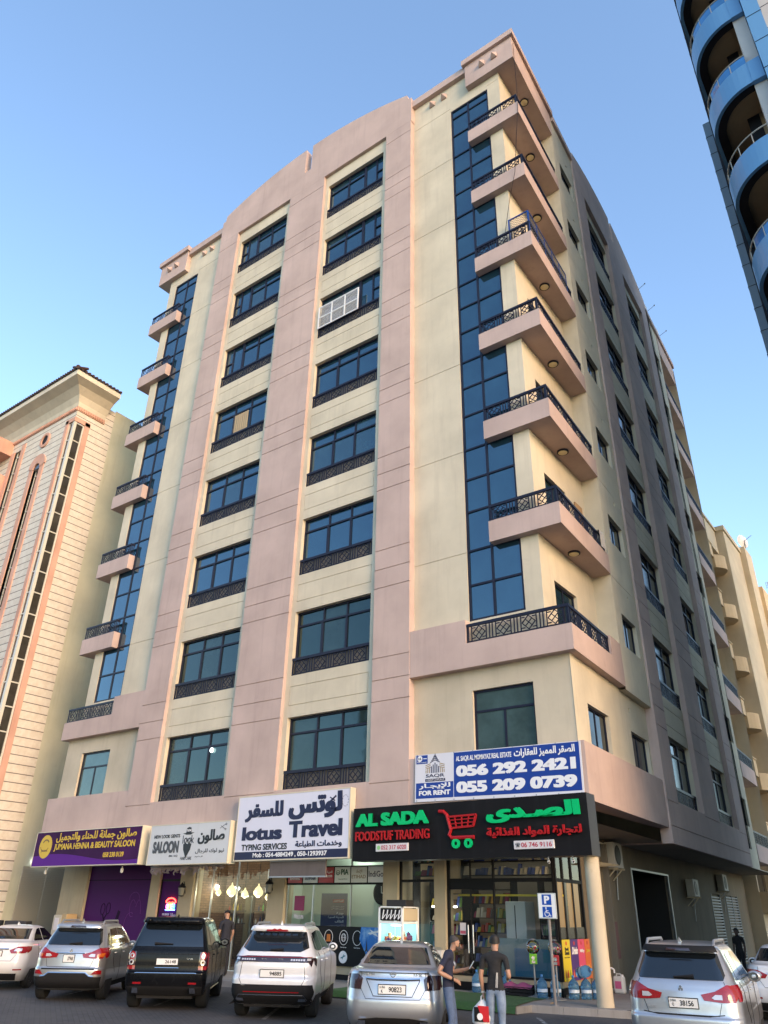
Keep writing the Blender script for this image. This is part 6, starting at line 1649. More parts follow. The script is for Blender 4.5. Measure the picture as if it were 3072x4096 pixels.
# parking sign
t = thing('parking_sign', 'disabled parking sign with blue P and wheelchair squares on a worn steel post', 'road sign', (4.53, -.5, .15))
MB().tube([(0, 0, 0), (0, 0, 2.33)], .038, 12).build('post', stucco('worn_post', (.20, .19, .18), (.07, .05, .04), .6, .6), t, smooth=True)
MB().lathe([(.09, 0), (.09, .015), (.045, .03)], (0, 0, 0), 12).build('base_flange', M_STEEL, t)
p = MB().box(-.245, .245, -.06, -.045, 1.80, 2.36).build('panel', M_WHITE, t, bevel=.01)
mb = MB()
for a, b, c_, d_ in ((-.235, .235, 1.81, 1.816), (-.235, .235, 2.344, 2.35)): mb.box(a, b, -.0625, -.0605, c_, d_)
for x in (-.235, .229): mb.box(x, x + .006, -.0625, -.0605, 1.816, 2.344)
mb.build('green_border', mat('sign_green', (.01, .12, .06), .4), p)
mb = MB().box(-.125, .125, -.063, -.0602, 2.10, 2.33).box(-.125, .125, -.063, -.0602, 1.83, 2.06); mb.build('blue_square', mat('sign_blue', (.005, .07, .36), .35), p)
mb = MB(); letters(mb, 'P', -.065, .075, 2.125, 2.305, -.064, .05, .003)
loop(mb, -.01, 1.905, .06, .058, .014, -.065, 18, 2.0, 6.0); mb.lathe([(.02, -.064), (.02, -.067), (.001, -.067)], (-.03, 0, 2.032), 12, 'y')
for a, b in (((-.03, 2.005), (-.02, 1.925)), ((-.02, 1.93), (.045, 1.93)), ((.045, 1.93), (.075, 1.855)), ((-.027, 1.975), (.03, 1.97)), ((.07, 1.858), (.095, 1.865))): mb.bar((a[0], -.065, a[1]), (b[0], -.065, b[1]), .018, .003)
mb.build('white_symbol', INKW, p)
# gumball machines
GUM = [mat('gum_%d' % i, c_, .3) for i, c_ in enumerate(((.6, .05, .05), (.6, .5, .05), (.65, .65, .65), (.05, .15, .5), (.6, .25, .35), (.1, .4, .1)))]
def gumball(loc, body, bname, label):
    t = thing('gumball_machine', label, 'gumball machine', loc, rad(20), 'gumball machines by the grocery')
    MB().lathe([(.20, 0), (.20, .015), (.05, .06), (.03, .08)], (0, 0, 0), 20).build('foot', M_STEEL, t, smooth=True)
    MB().tube([(0, 0, .07), (0, 0, .74)], .024, 10).build('pole', M_STEEL, t, smooth=True)
    b = MB().prism([(-.10, -.085), (.10, -.085), (.085, .085), (-.085, .085)], .74, .98).build('body', mat(bname, body, .3, coat=.5), t, bevel=.012)
    MB().lathe([(.045, -.087), (.045, -.10), (.001, -.10)], (0, 0, .88), 14, 'y').box(-.03, .03, -.12, -.09, .875, .885).box(-.045, .045, -.098, -.086, .76, .82).build('coin_mechanism', M_CHROME, b)
    MB().ball((0, 0, 1.13), .175, 20, 14).build('glass_globe', clear_glass('globe_glass', (.93, .95, .95)), t, smooth=True)
    MB().lathe([(.07, 1.29), (.075, 1.30), (.05, 1.325), (.001, 1.33)], (0, 0, 0), 16).build('lid', M_STEEL, t, smooth=True)
    r = random.Random(int(loc[0] * 10)); q = MB()
    for i in range(90):
        while True:
            v_ = (r.uniform(-.14, .14), r.uniform(-.14, .14), r.uniform(.99, 1.14))
            if v_[0] ** 2 + v_[1] ** 2 + (v_[2] - 1.13) ** 2 < .147 ** 2: break
        q.ball(v_, .021, 6, 4, r.randrange(6))
    g = q.build('gumballs', GUM, t, smooth=True); g['kind'] = 'stuff'
gumball((3.24, 1.12, .15), (.18, .50, .01), 'lime_body', 'gumball machine with a lime green body on a steel pole')
gumball((3.93, .98, .15), (.38, .012, .015), 'red_body', 'gumball machine with a red body beside the parking sign post')
# water bottles
m, n, b = nodes('blue_water_plastic'); b.inputs['Base Color'].default_value = (.16, .38, .62, 1); b.inputs['Roughness'].default_value = .12; b.inputs['Transmission Weight'].default_value = .75; b.inputs['IOR'].default_value = 1.2
M_WB = m
def bottle(loc, label, rot=(0, 0, 0)):
    t = thing('water_bottle', label, 'water bottle', loc, 0, 'five gallon water bottles at the grocery corner'); t.rotation_euler = rot
    MB().lathe([(.12, 0), (.135, .02), (.135, .10), (.125, .115), (.135, .13), (.135, .22), (.125, .235), (.135, .25), (.135, .31), (.11, .37), (.05, .43), (.03, .45), (.03, .49)], (0, 0, 0), 20).build('body', M_WB, t, smooth=True)
    MB().lathe([(.033, .475), (.033, .52), (.001, .525)], (0, 0, 0), 14).build('cap', mat('bottle_cap_blue', (.02, .15, .4), .4), t)
    MB().lathe([(.1365, .14), (.1365, .21)], (0, 0, 0), 20).build('label', mat('bottle_label', (.45, .55, .65), .4), t)
for i, (x, y, lab) in enumerate(((3.50, .98, 'water bottle left of the parking post, behind the lime gumball machine'), (3.78, 1.18, 'water bottle half hidden behind the parking post'), (4.18, 1.40, 'water bottle left in the row under the drink posters'), (4.42, 1.62, 'water bottle second in the row under the drink posters'),
                                 (4.60, 1.90, 'water bottle third in the row under the drink posters'), (4.62, 2.25, 'water bottle nearest the round column under the drink posters'), (1.45, 1.2, 'water bottle standing behind the man with the phone'), (2.35, 1.2, 'water bottle behind the man with the plastic bag'))):
    bottle((x, y, .155), lab)
bottle((4.28, 1.62, .72), 'water bottle lying on top of the row under the drink posters', (rad(78), 0, rad(60)))
t = thing('crate', 'black plastic crate covered by a pink cloth on the grass mat', 'crate', (2.75, 1.22, .17))
mb = MB()
for z in (0, .07, .14): mb.box(-.45, .45, -.2, -.17, z, z + .05); mb.box(-.45, .45, .17, .2, z, z + .05); mb.box(-.45, -.42, -.17, .17, z, z + .05); mb.box(.42, .45, -.17, .17, z, z + .05)
for x in (-.43, -.2, 0, .2, .41): mb.box(x, x + .02, -.198, -.172, 0, .19)
mb.build('crate_body', M_PLAST, t)
q = MB(); r = random.Random(4); G_ = []
for i in range(15): G_.append([(-.42 + i * .06, -.21 + j * .07, .2 + .10 * math.sin(math.pi * j / 6) * (.6 + .4 * math.sin(i * .9)) + r.uniform(-.012, .012) - (.04 if j in (0, 6) else 0)) for j in range(7)])
for i in range(14):
    for j in range(6): q.quad(G_[i][j], G_[i + 1][j], G_[i + 1][j + 1], G_[i][j + 1])
q.build('pink_cloth', mat('pink_cloth', (.28, .06, .14), .9), t, smooth=70)
t = thing('jerrycan', 'translucent white jerrycan with a pink label standing behind the round column', 'jerrycan', (4.4, 4.0, .15))
MB().prism([(-.15, -.11), (.15, -.11), (.15, .11), (-.15, .11)], 0, .42).build('body', mat('jerrycan_plastic', (.52, .53, .50), .45), t, bevel=.05)
MB().tube([(-.07, 0, .41), (-.06, 0, .47), (.04, 0, .47), (.08, 0, .41)], .018, 8).build('handle', mat('jerrycan_plastic', (.52, .53, .50), .45), t, smooth=True)
MB().lathe([(.035, .41), (.035, .46), (.001, .46)], (.1, 0, 0), 12).build('cap', M_WHITE, t); MB().box(-.09, .09, -.1125, -.1105, .12, .30).build('label', mat('pink_label', (.45, .10, .22), .5), t)
MB().tube([(3.75, 3.9, .75), (4.25, 3.95, .75), (4.3, 3.95, .72), (4.3, 3.95, .64)], .025, 8).build('drain_pipe', M_WHITE, BLD, OFF, smooth=True)
# drink posters on the side glass
POST = (('yellow drink poster with small bottles, leftmost of the four on the side glass', (.62, .50, .02), 1.62, 2.18), ('purple drink poster with white lettering, second on the side glass', (.06, .02, .16), 2.20, 2.76), ('pink milk drink poster, third on the side glass', (.62, .06, .14), 2.78, 3.28), ('orange juice poster nearest the round column on the side glass', (.66, .13, .01), 3.30, 3.72))
for i, (lab, c_, u0, u1) in enumerate(POST):
    t = thing('drink_poster', lab, 'poster', (RX(u0, GN - .025), u0, .5), RANG, 'drink posters on the side glass')
    w = u1 - u0
    MB().box(0, w, 0, .01, 0, .96).build('sheet', mat('poster_%d' % i, c_, .35), t)
    mb = MB()
    if i == 0: letters(mb, 'Basil', .16, .42, .70, .78, -.001, .04, .002); letters(mb, 'Seed', .14, .46, .60, .70, -.001, .05, .002); letters(mb, 'Dip into Nature', .1, .48, .52, .56, -.001, .02, .002); mb.build('lettering', INKB, t)
    elif i == 1: letters(mb, 'Drinks', .08, .50, .60, .78, -.001, .05, .002, slant=.3); mb.build('lettering', INKW, t)
    else: letters(mb, ('Milky', 'Juice')[i - 2], .10, w - .06, .62, .72, -.001, .03, .002, slant=.2); mb.build('lettering', (INKW, mat('poster_0', (0, 0, 0)))[i - 2], t)
    mb = MB(); mb.lathe([(.05, -.0005), (.05, -.003), (.001, -.003)], (w / 2, 0, .87), 14, 'y'); mb.build('round_logo', mat('logo_red', (.5, .03, .02), .4), t)
    for j in range(3):
        q = MB(); x = w * (.22 + .28 * j); k = .6 if i < 2 else .8
        q.prism([(x - .05, .08), (x + .05, .08), (x + .05, .3 * k), (x + .02, .36 * k), (x + .02, .42 * k), (x - .02, .42 * k), (x - .02, .36 * k), (x - .05, .3 * k)], -.004, -.0005, 'y')
        q.build('bottle_print', mat('print_%d%d' % (i, j), [[(.6, .2, .02), (.45, .03, .02), (.2, .35, .02)], [(.6, .1, .05), (.5, .3, .02), (.1, .3, .4)], [(.6, .55, .5), (.55, .2, .3), (.5, .02, .05)], [(.65, .35, .02), (.6, .4, .05), (.6, .25, .01)]][i][j], .4), t)
# claw machine
t = thing('claw_machine', 'white claw machine full of plush toys with blue lit interior', 'claw machine', (-.77, .62, .15))
mb = MB(); w, d, h = .43, .42, 2.03
for x in (-w, w - .06):
    for y in (-d, d - .06): mb.box(x, x + .06, y, y + .06, .9, h)
mb.box(-w, w, -d, d, h - .03, h); mb.box(-w + .06, w - .06, -d + .004, -d + .05, h - .44, h - .38); mb.box(w - .05, w - .004, -d + .06, d - .06, h - .44, h - .38); mb.box(-w + .06, w - .06, -d + .004, -d + .05, .9, .96); mb.box(w - .05, w - .004, -d + .06, d - .06, .9, .96)
mb.build('frame', M_WHITE, t)
MB().box(-w + .005, w - .005, -d + .005, d - .005, 0, .9).build('cabinet', M_WHITE, t, bevel=.01)
q = MB().box(-w + .07, w - .07, -d - .004, -d + .003, h - .36, h - .05)
q.build('header_panel', M_BLACK, t)
q = MB()
for i in range(5): x = -.28 + i * .14; q.bar((x, -d - .008, h - .33), (x + .05, -d - .008, h - .09), .035, .004); q.bar((x + .03, -d - .0085, h - .3), (x + .12, -d - .0085, h - .2), .02, .004)
q.build('header_pattern', INKW, t)
MB().box(w - .012, w - .002, -d + .06, d - .06, h - .36, h - .05).build('side_header', mat('cream_panel', (.5, .42, .28), .5), t)
MB().box(-w + .04, w - .04, d - .05, d - .04, .96, h - .45).box(-w + .03, -w + .04, -d + .05, d - .05, .96, h - .45).build('back_panel', mat('lit_cyan_panel', (.25, .6, .65), .5, emit=(.3, .75, .85), estr=.3), t)
MB().quad((-w + .06, -d + .03, .96), (w - .06, -d + .03, .96), (w - .06, -d + .03, h - .44), (-w + .06, -d + .03, h - .44)).quad((w - .03, -d + .06, .96), (w - .03, d - .06, .96), (w - .03, d - .06, h - .44), (w - .03, -d + .06, h - .44)).build('glass', M_CLEAR, t)
MB().box(-.2, .2, -.1, -.05, h - .5, h - .46).build('lamp', emat('claw_light', (.9, 1, .9), 2), t); lamp_light('lamp_light', (0, -.1, h - .6), 3, (.9, 1, .95), .1, t)
mb = MB().tube([(-.15, -.05, h - .46), (-.15, -.05, h - .75)], .012, 6)
for a in (0, 2.1, 4.2): mb.tube([(-.15, -.05, h - .75), (-.15 + .09 * math.cos(a), -.05 + .09 * math.sin(a), h - .80), (-.15 + .06 * math.cos(a), -.05 + .06 * math.sin(a), h - .92)], .012, 6)
mb.build('claw', M_CHROME, t)
r = random.Random(8); cols = [(.5, .45, .38), (.3, .02, .03), (.12, .04, .12), (.45, .25, .12), (.5, .42, .1), (.2, .18, .16), (.45, .1, .05)]
for i in range(20):
    x, y, z = r.uniform(-.3, .3), r.uniform(-.28, .3), 1.0 + r.uniform(0, .22); s_ = r.uniform(.07, .10)
    q = MB().ball((0, 0, 0), s_, 10, 7).ball((0, -s_ * .3, s_ * 1.2), s_ * .72, 10, 7)
    for sg in (-1, 1): q.ball((sg * s_ * .5, -s_ * .2, s_ * 1.8), s_ * .26, 7, 5); q.ball((sg * s_ * .9, -s_ * .4, .1 * s_), s_ * .35, 7, 5)
    o = q.build('plush_toy', mat('plush_%d' % (i % 7), cols[i % 7], .95), None, (-.77 + x, .62 + y, .15 + z), (r.uniform(-.5, .5), r.uniform(-.5, .5), r.uniform(0, 6)), smooth=True)
    tag(o, 'plush toy heaped in the claw machine', 'plush toy', 'plush toys in the claw machine')
o = MB().box(-.35, .35, -.2, .2, 0, .17).build('carton', mat('black_carton', (.02, .02, .02), .7), None, (-.75, .65, 2.185), bevel=.01); tag(o, 'black box lying on top of the claw machine', 'box')
for i, (x, lab) in enumerate(((-.35, 'brown open carton on the ledge right of the claw machine'), (-.05, 'white carton on the ledge right of the claw machine'))):
    t = thing('carton', lab, 'box', (x + .45, .9, .16), rad(12 * i)); MB().box(-.15, .15, -.15, .15, 0, .85 + .1 * i).build('box_stack', mat('carton_%d' % i, ((.30, .19, .10), (.55, .53, .5))[i], .8), t)
    mb = MB(); mb.quad((-.15, -.15, 0.853 + .1 * i), (.15, -.15, 0.853 + .1 * i), (.2, -.25, 0.93 + .1 * i), (-.1, -.27, 0.93 + .1 * i)); mb.build('flap', mat('carton_%d' % i, (0, 0, 0)), t)
# cameras and bulbs under the signs
for i, (x, y) in enumerate(((4.45, -.1), (5.12, -.1))):
    t = thing('security_camera', ('left', 'right')[i] + ' white security camera under the grocery sign', 'camera', (x, y, 3.3), rad(30), 'security cameras under the sign')
    MB().tube([(0, 0, .06), (0, 0, 0)], .02, 8).build('mount', M_WHITE, t); MB().tube([(0, .06, -.02), (0, -.10, -.07)], .035, 10).build('housing', M_WHITE, t, smooth=True); MB().ball((0, -.105, -.072), .022, 8, 6).build('lens', M_BLACK, t, smooth=True)
for x, lab in ((-13.2, 'white bulb hanging under the right end of the purple sign'), (-18.3, 'white bulb hanging under the left end of the purple sign')):
    t = thing('bulb', lab, 'bulb', (x, -.1, 3.26), 0, 'bulbs under the purple sign'); MB().lathe([(.02, .17), (.03, .10), (.06, .04), (.055, -.06), (.001, -.09)], (0, 0, 0), 14).build('glass', mat('frosted_bulb', (.62, .60, .55), .4), t, smooth=True); MB().lathe([(.022, .19), (.022, .12)], (0, 0, 0), 10).build('socket', M_BLACK, t)
# ragged awning strips
r = random.Random(21); t = thing('torn_awning', 'torn greyish pink awning strips dangling under the barber sign', 'awning', (-9.85, .1, 3.36))
MB().tube([(-1.9, 0, 0), (1.9, 0, .02)], .02, 8).tube([(-1.9, 0, 0), (-1.9, .9, .3)], .015, 6).tube([(1.9, 0, .02), (1.9, .9, .3)], .015, 6).build('rail', M_STEEL, t)
q = MB(); x = -1.9
while x < 1.85:
    w = r.uniform(.12, .3); L_ = r.uniform(.08, .34) if x < .6 else r.uniform(.03, .14); prev = None
    for j in range(5):
        f = j / 4; y = r.uniform(-.07, .07) * f; sk = r.uniform(-.05, .05) * f
        a_, b_ = (x + sk + w * .2 * f, y, -L_ * f), (x + w * (1 - .3 * f) + sk, y + r.uniform(-.05, .05) * f, -L_ * f * r.uniform(.8, 1.1))
        if prev: q.quad(prev[0], prev[1], b_, a_)
        prev = (a_, b_)
    x += w * r.uniform(.7, 1.0)
q.build('fabric_strips', stucco('dirty_fabric', (.34, .26, .25), (.08, .06, .06), .6), t, smooth=60)
# air conditioners on the side wall
def ac(u, z, lab, w=.85, h=.75, n0=.36):
    t = thing('outdoor_unit', lab, 'air conditioner', (RX(u, GN - .02), u, z), RANG, 'outdoor air conditioning units')
    MB().box(0, w, -n0, -.06, 0, h).build('casing', mat('ac_cream', (.36, .34, .29), .55), t, bevel=.02)
    mb = MB(); mb.lathe([(.30 * h / .75, -n0 - .004), (.28 * h / .75, -n0 - .012), (.05, -n0 - .02), (.001, -n0 - .02)], (w * .42, 0, h / 2), 24, 'y'); mb.build('fan_grille', M_BLACK, t)
    mb = MB()
    for x in (.1, w - .1): mb.box(x - .02, x + .02, -n0 - .05, .0, -.05, -.005); mb.bar((x, -n0 + .05, -.05), (x, 0, -.35), .03)
    mb.build('bracket', mat('ac_bracket', (.42, .34, .22), .6), t)
    MB().tube([(w, -.15, .2), (w + .1, -.12, .15), (w + .12, -.05, -.4), (w + .1, -.02, -.9)], .018, 6).build('pipe', M_STEEL, t, smooth=True)
ac(5.75, 3.42, 'cream air conditioning unit high on the wall behind the round column')
ac(15.6, 2.85, 'shaded air conditioning unit left of the louvred doors on the side street', .9, .65)
ac(21.6, 3.25, 'shaded air conditioning unit above the louvred doors on the side street', .9, .7)
t = thing('empty_bracket', 'pair of empty cream steel brackets on the wall beside the round column', 'bracket', (RX(4.6, GN), 4.6, 3.42), RANG)
for x in (0, .7): MB().prism([(0, 0), (-.62, .02), (-.62, .05), (0, .12)], x, x + .03, 'x').build('arm', mat('ac_bracket', (.42, .34, .22), .6), t)
MB().box(-.02, .75, -.02, 0, .1, .3).build('back_plate', mat('ac_bracket', (.42, .34, .22), .6), t)
# utility box, motorbikes
t = thing('utility_box', 'cream utility cabinet with a paper notice beside the purple shop front', 'utility box', (-17.95, 1.0, .15))
MB().box(-.45, .1, -.25, .25, 0, 1.55).build('cabinet', mat('utility_cream', (.46, .41, .31), .55), t, bevel=.02); MB().box(.13, .45, -.25, .25, 0, 1.6).build('cabinet', mat('utility_tan', (.42, .30, .15), .55), t, bevel=.02); MB().box(-.33, -.03, -.26, -.251, 1.0, 1.45).build('paper_notice', mat('paper', (.6, .55, .55), .6), t)
def motorbike(loc, head, lab):
    t = thing('motorbike', lab, 'motorbike', loc, head, 'motorbikes parked by the stone building')
    for y in (0, 1.3):
        q = MB(); P = [(0, y + .30 * math.cos(a), .31 + .30 * math.sin(a)) for a in subdiv_ang(0, 2 * math.pi, 20)]; q.tube(P, .05, 8, cap=False); w_ = q.build('wheel', M_TYRE, t, smooth=True)
        q = MB()
        for i in range(6): a = math.pi * i / 3; q.bar((0, y, .31), (0, y + .27 * math.cos(a), .31 + .27 * math.sin(a)), .02)
        q.build('spokes', M_RIM, w_)
    MB().tube([(0, 0, .31), (0, .35, .55), (0, .9, .6), (0, 1.05, .85)], .06, 8).tube([(0, .4, .3), (0, .8, .3), (0, .9, .6)], .09, 8).build('frame', M_BLACK, t, smooth=True)
    MB().tube([(.06, 1.3, .31), (.06, 1.12, .95)], .025, 6).tube([(-.06, 1.3, .31), (-.06, 1.12, .95)], .025, 6).build('fork', M_CHROME, t)
    MB().tube([(-.33, .98, 1.04), (-.1, 1.08, .98), (.1, 1.08, .98), (.33, .98, 1.04)], .018, 6).build('handlebar', M_BLACK, t)
    MB().ball((0, .85, .80), .16, 12, 8, 0, (.8, 1.5, .7)).build('tank', mat('bike_red', (.16, .02, .02), .3), t, smooth=True)
    MB().ball((0, .3, .78), .16, 12, 8, 0, (.8, 2.2, .5)).build('seat', M_PLAST, t, smooth=True); MB().ball((0, 1.2, .92), .09, 10, 8).build('headlamp', M_CHROME, t, smooth=True)
    MB().box(-.25, .25, -.5, 0, .85, 1.3).build('delivery_box', mat('delivery_dark', (.03, .03, .035), .6), t, bevel=.03)
for i, x in enumerate((-19.4, -20.5, -21.6, -22.8)): motorbike((x, .2 + .15 * (i % 2), .15), rad(30 + 6 * i), ('nearest the utility cabinet, dark motorbike with a delivery box', 'second dark motorbike from the utility cabinet', 'third dark motorbike from the utility cabinet', 'dark motorbike furthest left by the stone building')[i])
# satellite dishes on the side parapet
for i, (u, z, lab) in enumerate(((19.9, 38.95, 'first of three dishes on the side parapet, nearest the arch'), (22.0, 38.75, 'dish in the middle of the side parapet'), (24.9, 38.7, 'dish nearest the far corner of the side parapet'))):
    t = thing('satellite_dish', 'white satellite ' + lab.replace('dishes', 'dishes') if 'dish' == lab[:4] else lab.replace('dishes', 'white satellite dishes'), 'satellite dish', (RX(u, .05), u, z), rad(-4 + 3 * i), 'satellite dishes on the roof edge')
    t['label'] = ('white satellite dish nearest the arched parapet of the side wall', 'white satellite dish in the middle of the side wall roof edge', 'white satellite dish nearest the far corner of the side wall roof')[i]
    MB().lathe([(.48, -.14), (.35, -.07), (.18, -.02), (.001, 0)], (.1, 0, .45), 20, 'x').build('dish', M_WHITE, t, smooth=True)
    q = MB().tube([(.08, 0, .05), (.62, 0, .30)], .015, 6); q.ball((.64, 0, .32), .05, 8, 6); q.build('feed_arm', M_STEEL, t); MB().tube([(0, 0, -.3), (.02, 0, .4)], .03, 8).build('mast', M_STEEL, t)
t2 = thing('satellite_dish', 'white round dish high on the corner of the yellow building', 'satellite dish', (5.0, 37.6, 26.9), rad(-30)); MB().lathe([(.55, -.16), (.35, -.06), (.001, 0)], (0, 0, .6), 20, 'x').build('dish', M_WHITE, t2, smooth=True); MB().tube([(0, 0, 0), (0, 0, .6)], .04, 8).build('mast', M_STEEL, t2); MB().tube([(0, 0, .6), (.7, 0, .75)], .02, 6).build('feed_arm', M_STEEL, t2)
for i in range(3):
    t2 = thing('roof_aerial', ('nearest', 'middle', 'furthest')[i] + ' comb aerial along the roof of the yellow building', 'aerial', (5.15, 43 + 3.5 * i, 24.4), 0, 'aerials on the yellow building'); MB().tube([(0, 0, 0), (0, 0, 1.6)], .03, 6).build('mast', M_STEEL, t2)
    q = MB(); [q.tube([(-.1, -.3, 1.0 + .2 * j), (.5, -.3, 1.0 + .2 * j)], .015, 5) for j in range(3)]; q.tube([(-.1, -.3, .9), (-.1, -.3, 1.5)], .015, 5); q.build('rods', M_STEEL, t2)
# window and balcony extras
def mesh_panel(mb, u0, u1, z0, z1, y, step=.1, t=.012, P=None):
    w, h = u1 - u0, z1 - z0; P = P or (lambda u, z: (u, y, z)); s_ = -h
    while s_ < w:
        for dr in (1, -1):
            a, b = max(0, s_), min(w, s_ + h)
            if b - a < .02: continue
            za, zb = z0 + (a - s_), z0 + (b - s_)
            if dr < 0: za, zb = z0 + h - (a - s_), z0 + h - (b - s_)
            mb.bar(P(u0 + a, za), P(u0 + b, zb), t, .008)
        s_ += step
t = thing('window_grille', 'white mesh grille fixed outside the sixth storey window of the right bay', 'grille', (-5.33, .08, 26.3))
q = MB()
for x in (0, .79, 1.58, 2.36): q.box(x - .03, x + .03, -.02, .02, 0, 1.27)
for z in (0, .62, 1.27): q.box(-.028, 2.388, -.018, .018, z - .028, z + .028)
q.build('frame', M_WHITE, t); q = MB(); mesh_panel(q, 0, 2.36, 0, 1.27, 0, .085, .014); q.build('mesh', mat('mesh_white', (.55, .55, .53), .6), t)
t = thing('balcony_cage', 'blue metal cage with diamond mesh standing on the sixth storey corner balcony', 'cage', (5.6, .1, 25.62))
BLUEM = mat('blue_cage_paint', (.01, .05, .24), .4)
q = MB()
for x in (-.84, 0): q.box(x - .025, x + .025, -.025, .025, 0, 1.25)
q.box(-.815, -.025, -.024, .024, 1.2, 1.25)
q.build('front_frame', BLUEM, t); q = MB(); mesh_panel(q, -.82, -.03, .3, 1.2, 0, .13, .014); q.build('front_mesh', mat('mesh_grey', (.30, .26, .22), .5, .3), t)
SP = lambda u, z: (RX(u + .1) - .06 - 5.6, u, z)
q = MB()
for i in range(6): u = .03 + i * .8; q.bar(SP(u, 0), SP(u, 1.25), .04)
q.bar(SP(.0, 1.23), SP(4.05, 1.23), .045); q.bar(SP(0, .75), SP(4.05, .75), .03)
q.build('side_frame', BLUEM, t); q = MB(); mesh_panel(q, .03, 4.03, .3, 1.2, 0, .15, .014, SP); q.build('side_mesh', mat('mesh_grey', (.30, .26, .22), .5, .3), t)
t = thing('curtain', 'beige curtain hanging in the fifth storey window of the left bay', 'curtain', (-10.78, .345, 22.45))
q = MB(); prev = None
for i in range(25):
    x = i * 1.0 / 24 ; p_ = (x, .02 * math.sin(i * 1.9) - .012, 0), (x, .012 * math.sin(i * 1.9) - .012, 1.15)
    if prev: q.quad(prev[0], p_[0], p_[1], prev[1])
    prev = p_
q.build('fabric', mat('beige_curtain', (.34, .27, .17), .9), t, smooth=True)
t = thing('chair_back', 'woven brown panel leaning behind the third storey balcony railing', 'panel', (RX(2.6) - .2, 2.6, 13.55)); MB().box(-.03, .03, -.35, .25, 0, 1.1).build('panel', mat('rattan', (.30, .19, .09), .8), t, bevel=.01)
t = thing('white_cloth', 'white cloth hung over the far end of the third storey balcony railing', 'cloth', (RX(4.1) + .02, 4.1, 13.45))
q = MB(); P = [(-.12, -.0), (-.06, .72), (.02, .78), (.045, .7), (.05, .1)]
for (a, za), (b, zb) in zip(P, P[1:]): q.quad((a, -.25, za), (a, .2, za), (b, .22, zb), (b, -.22, zb))
q.build('fabric', mat('white_cloth', (.55, .52, .47), .9), t, smooth=60)
o = MB().tube([(5.75, .05, 38.0), (5.72, -.02, 33.5), (5.3, -.08, 29.2), (4.95, 0, 28.0), (4.3, .2, 25.2)], .012, 5).build('cable', M_BLACK); tag(o, 'thin black cable strung from the top balcony down past the corner', 'cable')
for i, (u, du) in enumerate(((21.2, .5), (21.7, .3), (21.35, .7))):
    o = MB().tube([(RX(u, -.11), u, 38.4), (RX(u + du * .4, -.12), u + du * .4, 30), (RX(u + du, -.12), u + du, 20), (RX(u + du * .5, -.12), u + du * .5, 11), (RX(u + du * .2, -.12), u + du * .2, 5)], .016, 5).build('cable', M_BLACK); tag(o, ('straightest', 'second', 'most bowed')[i] + ' of three dark cables down the far pilaster of the side wall', 'cable', 'cables on the side wall')

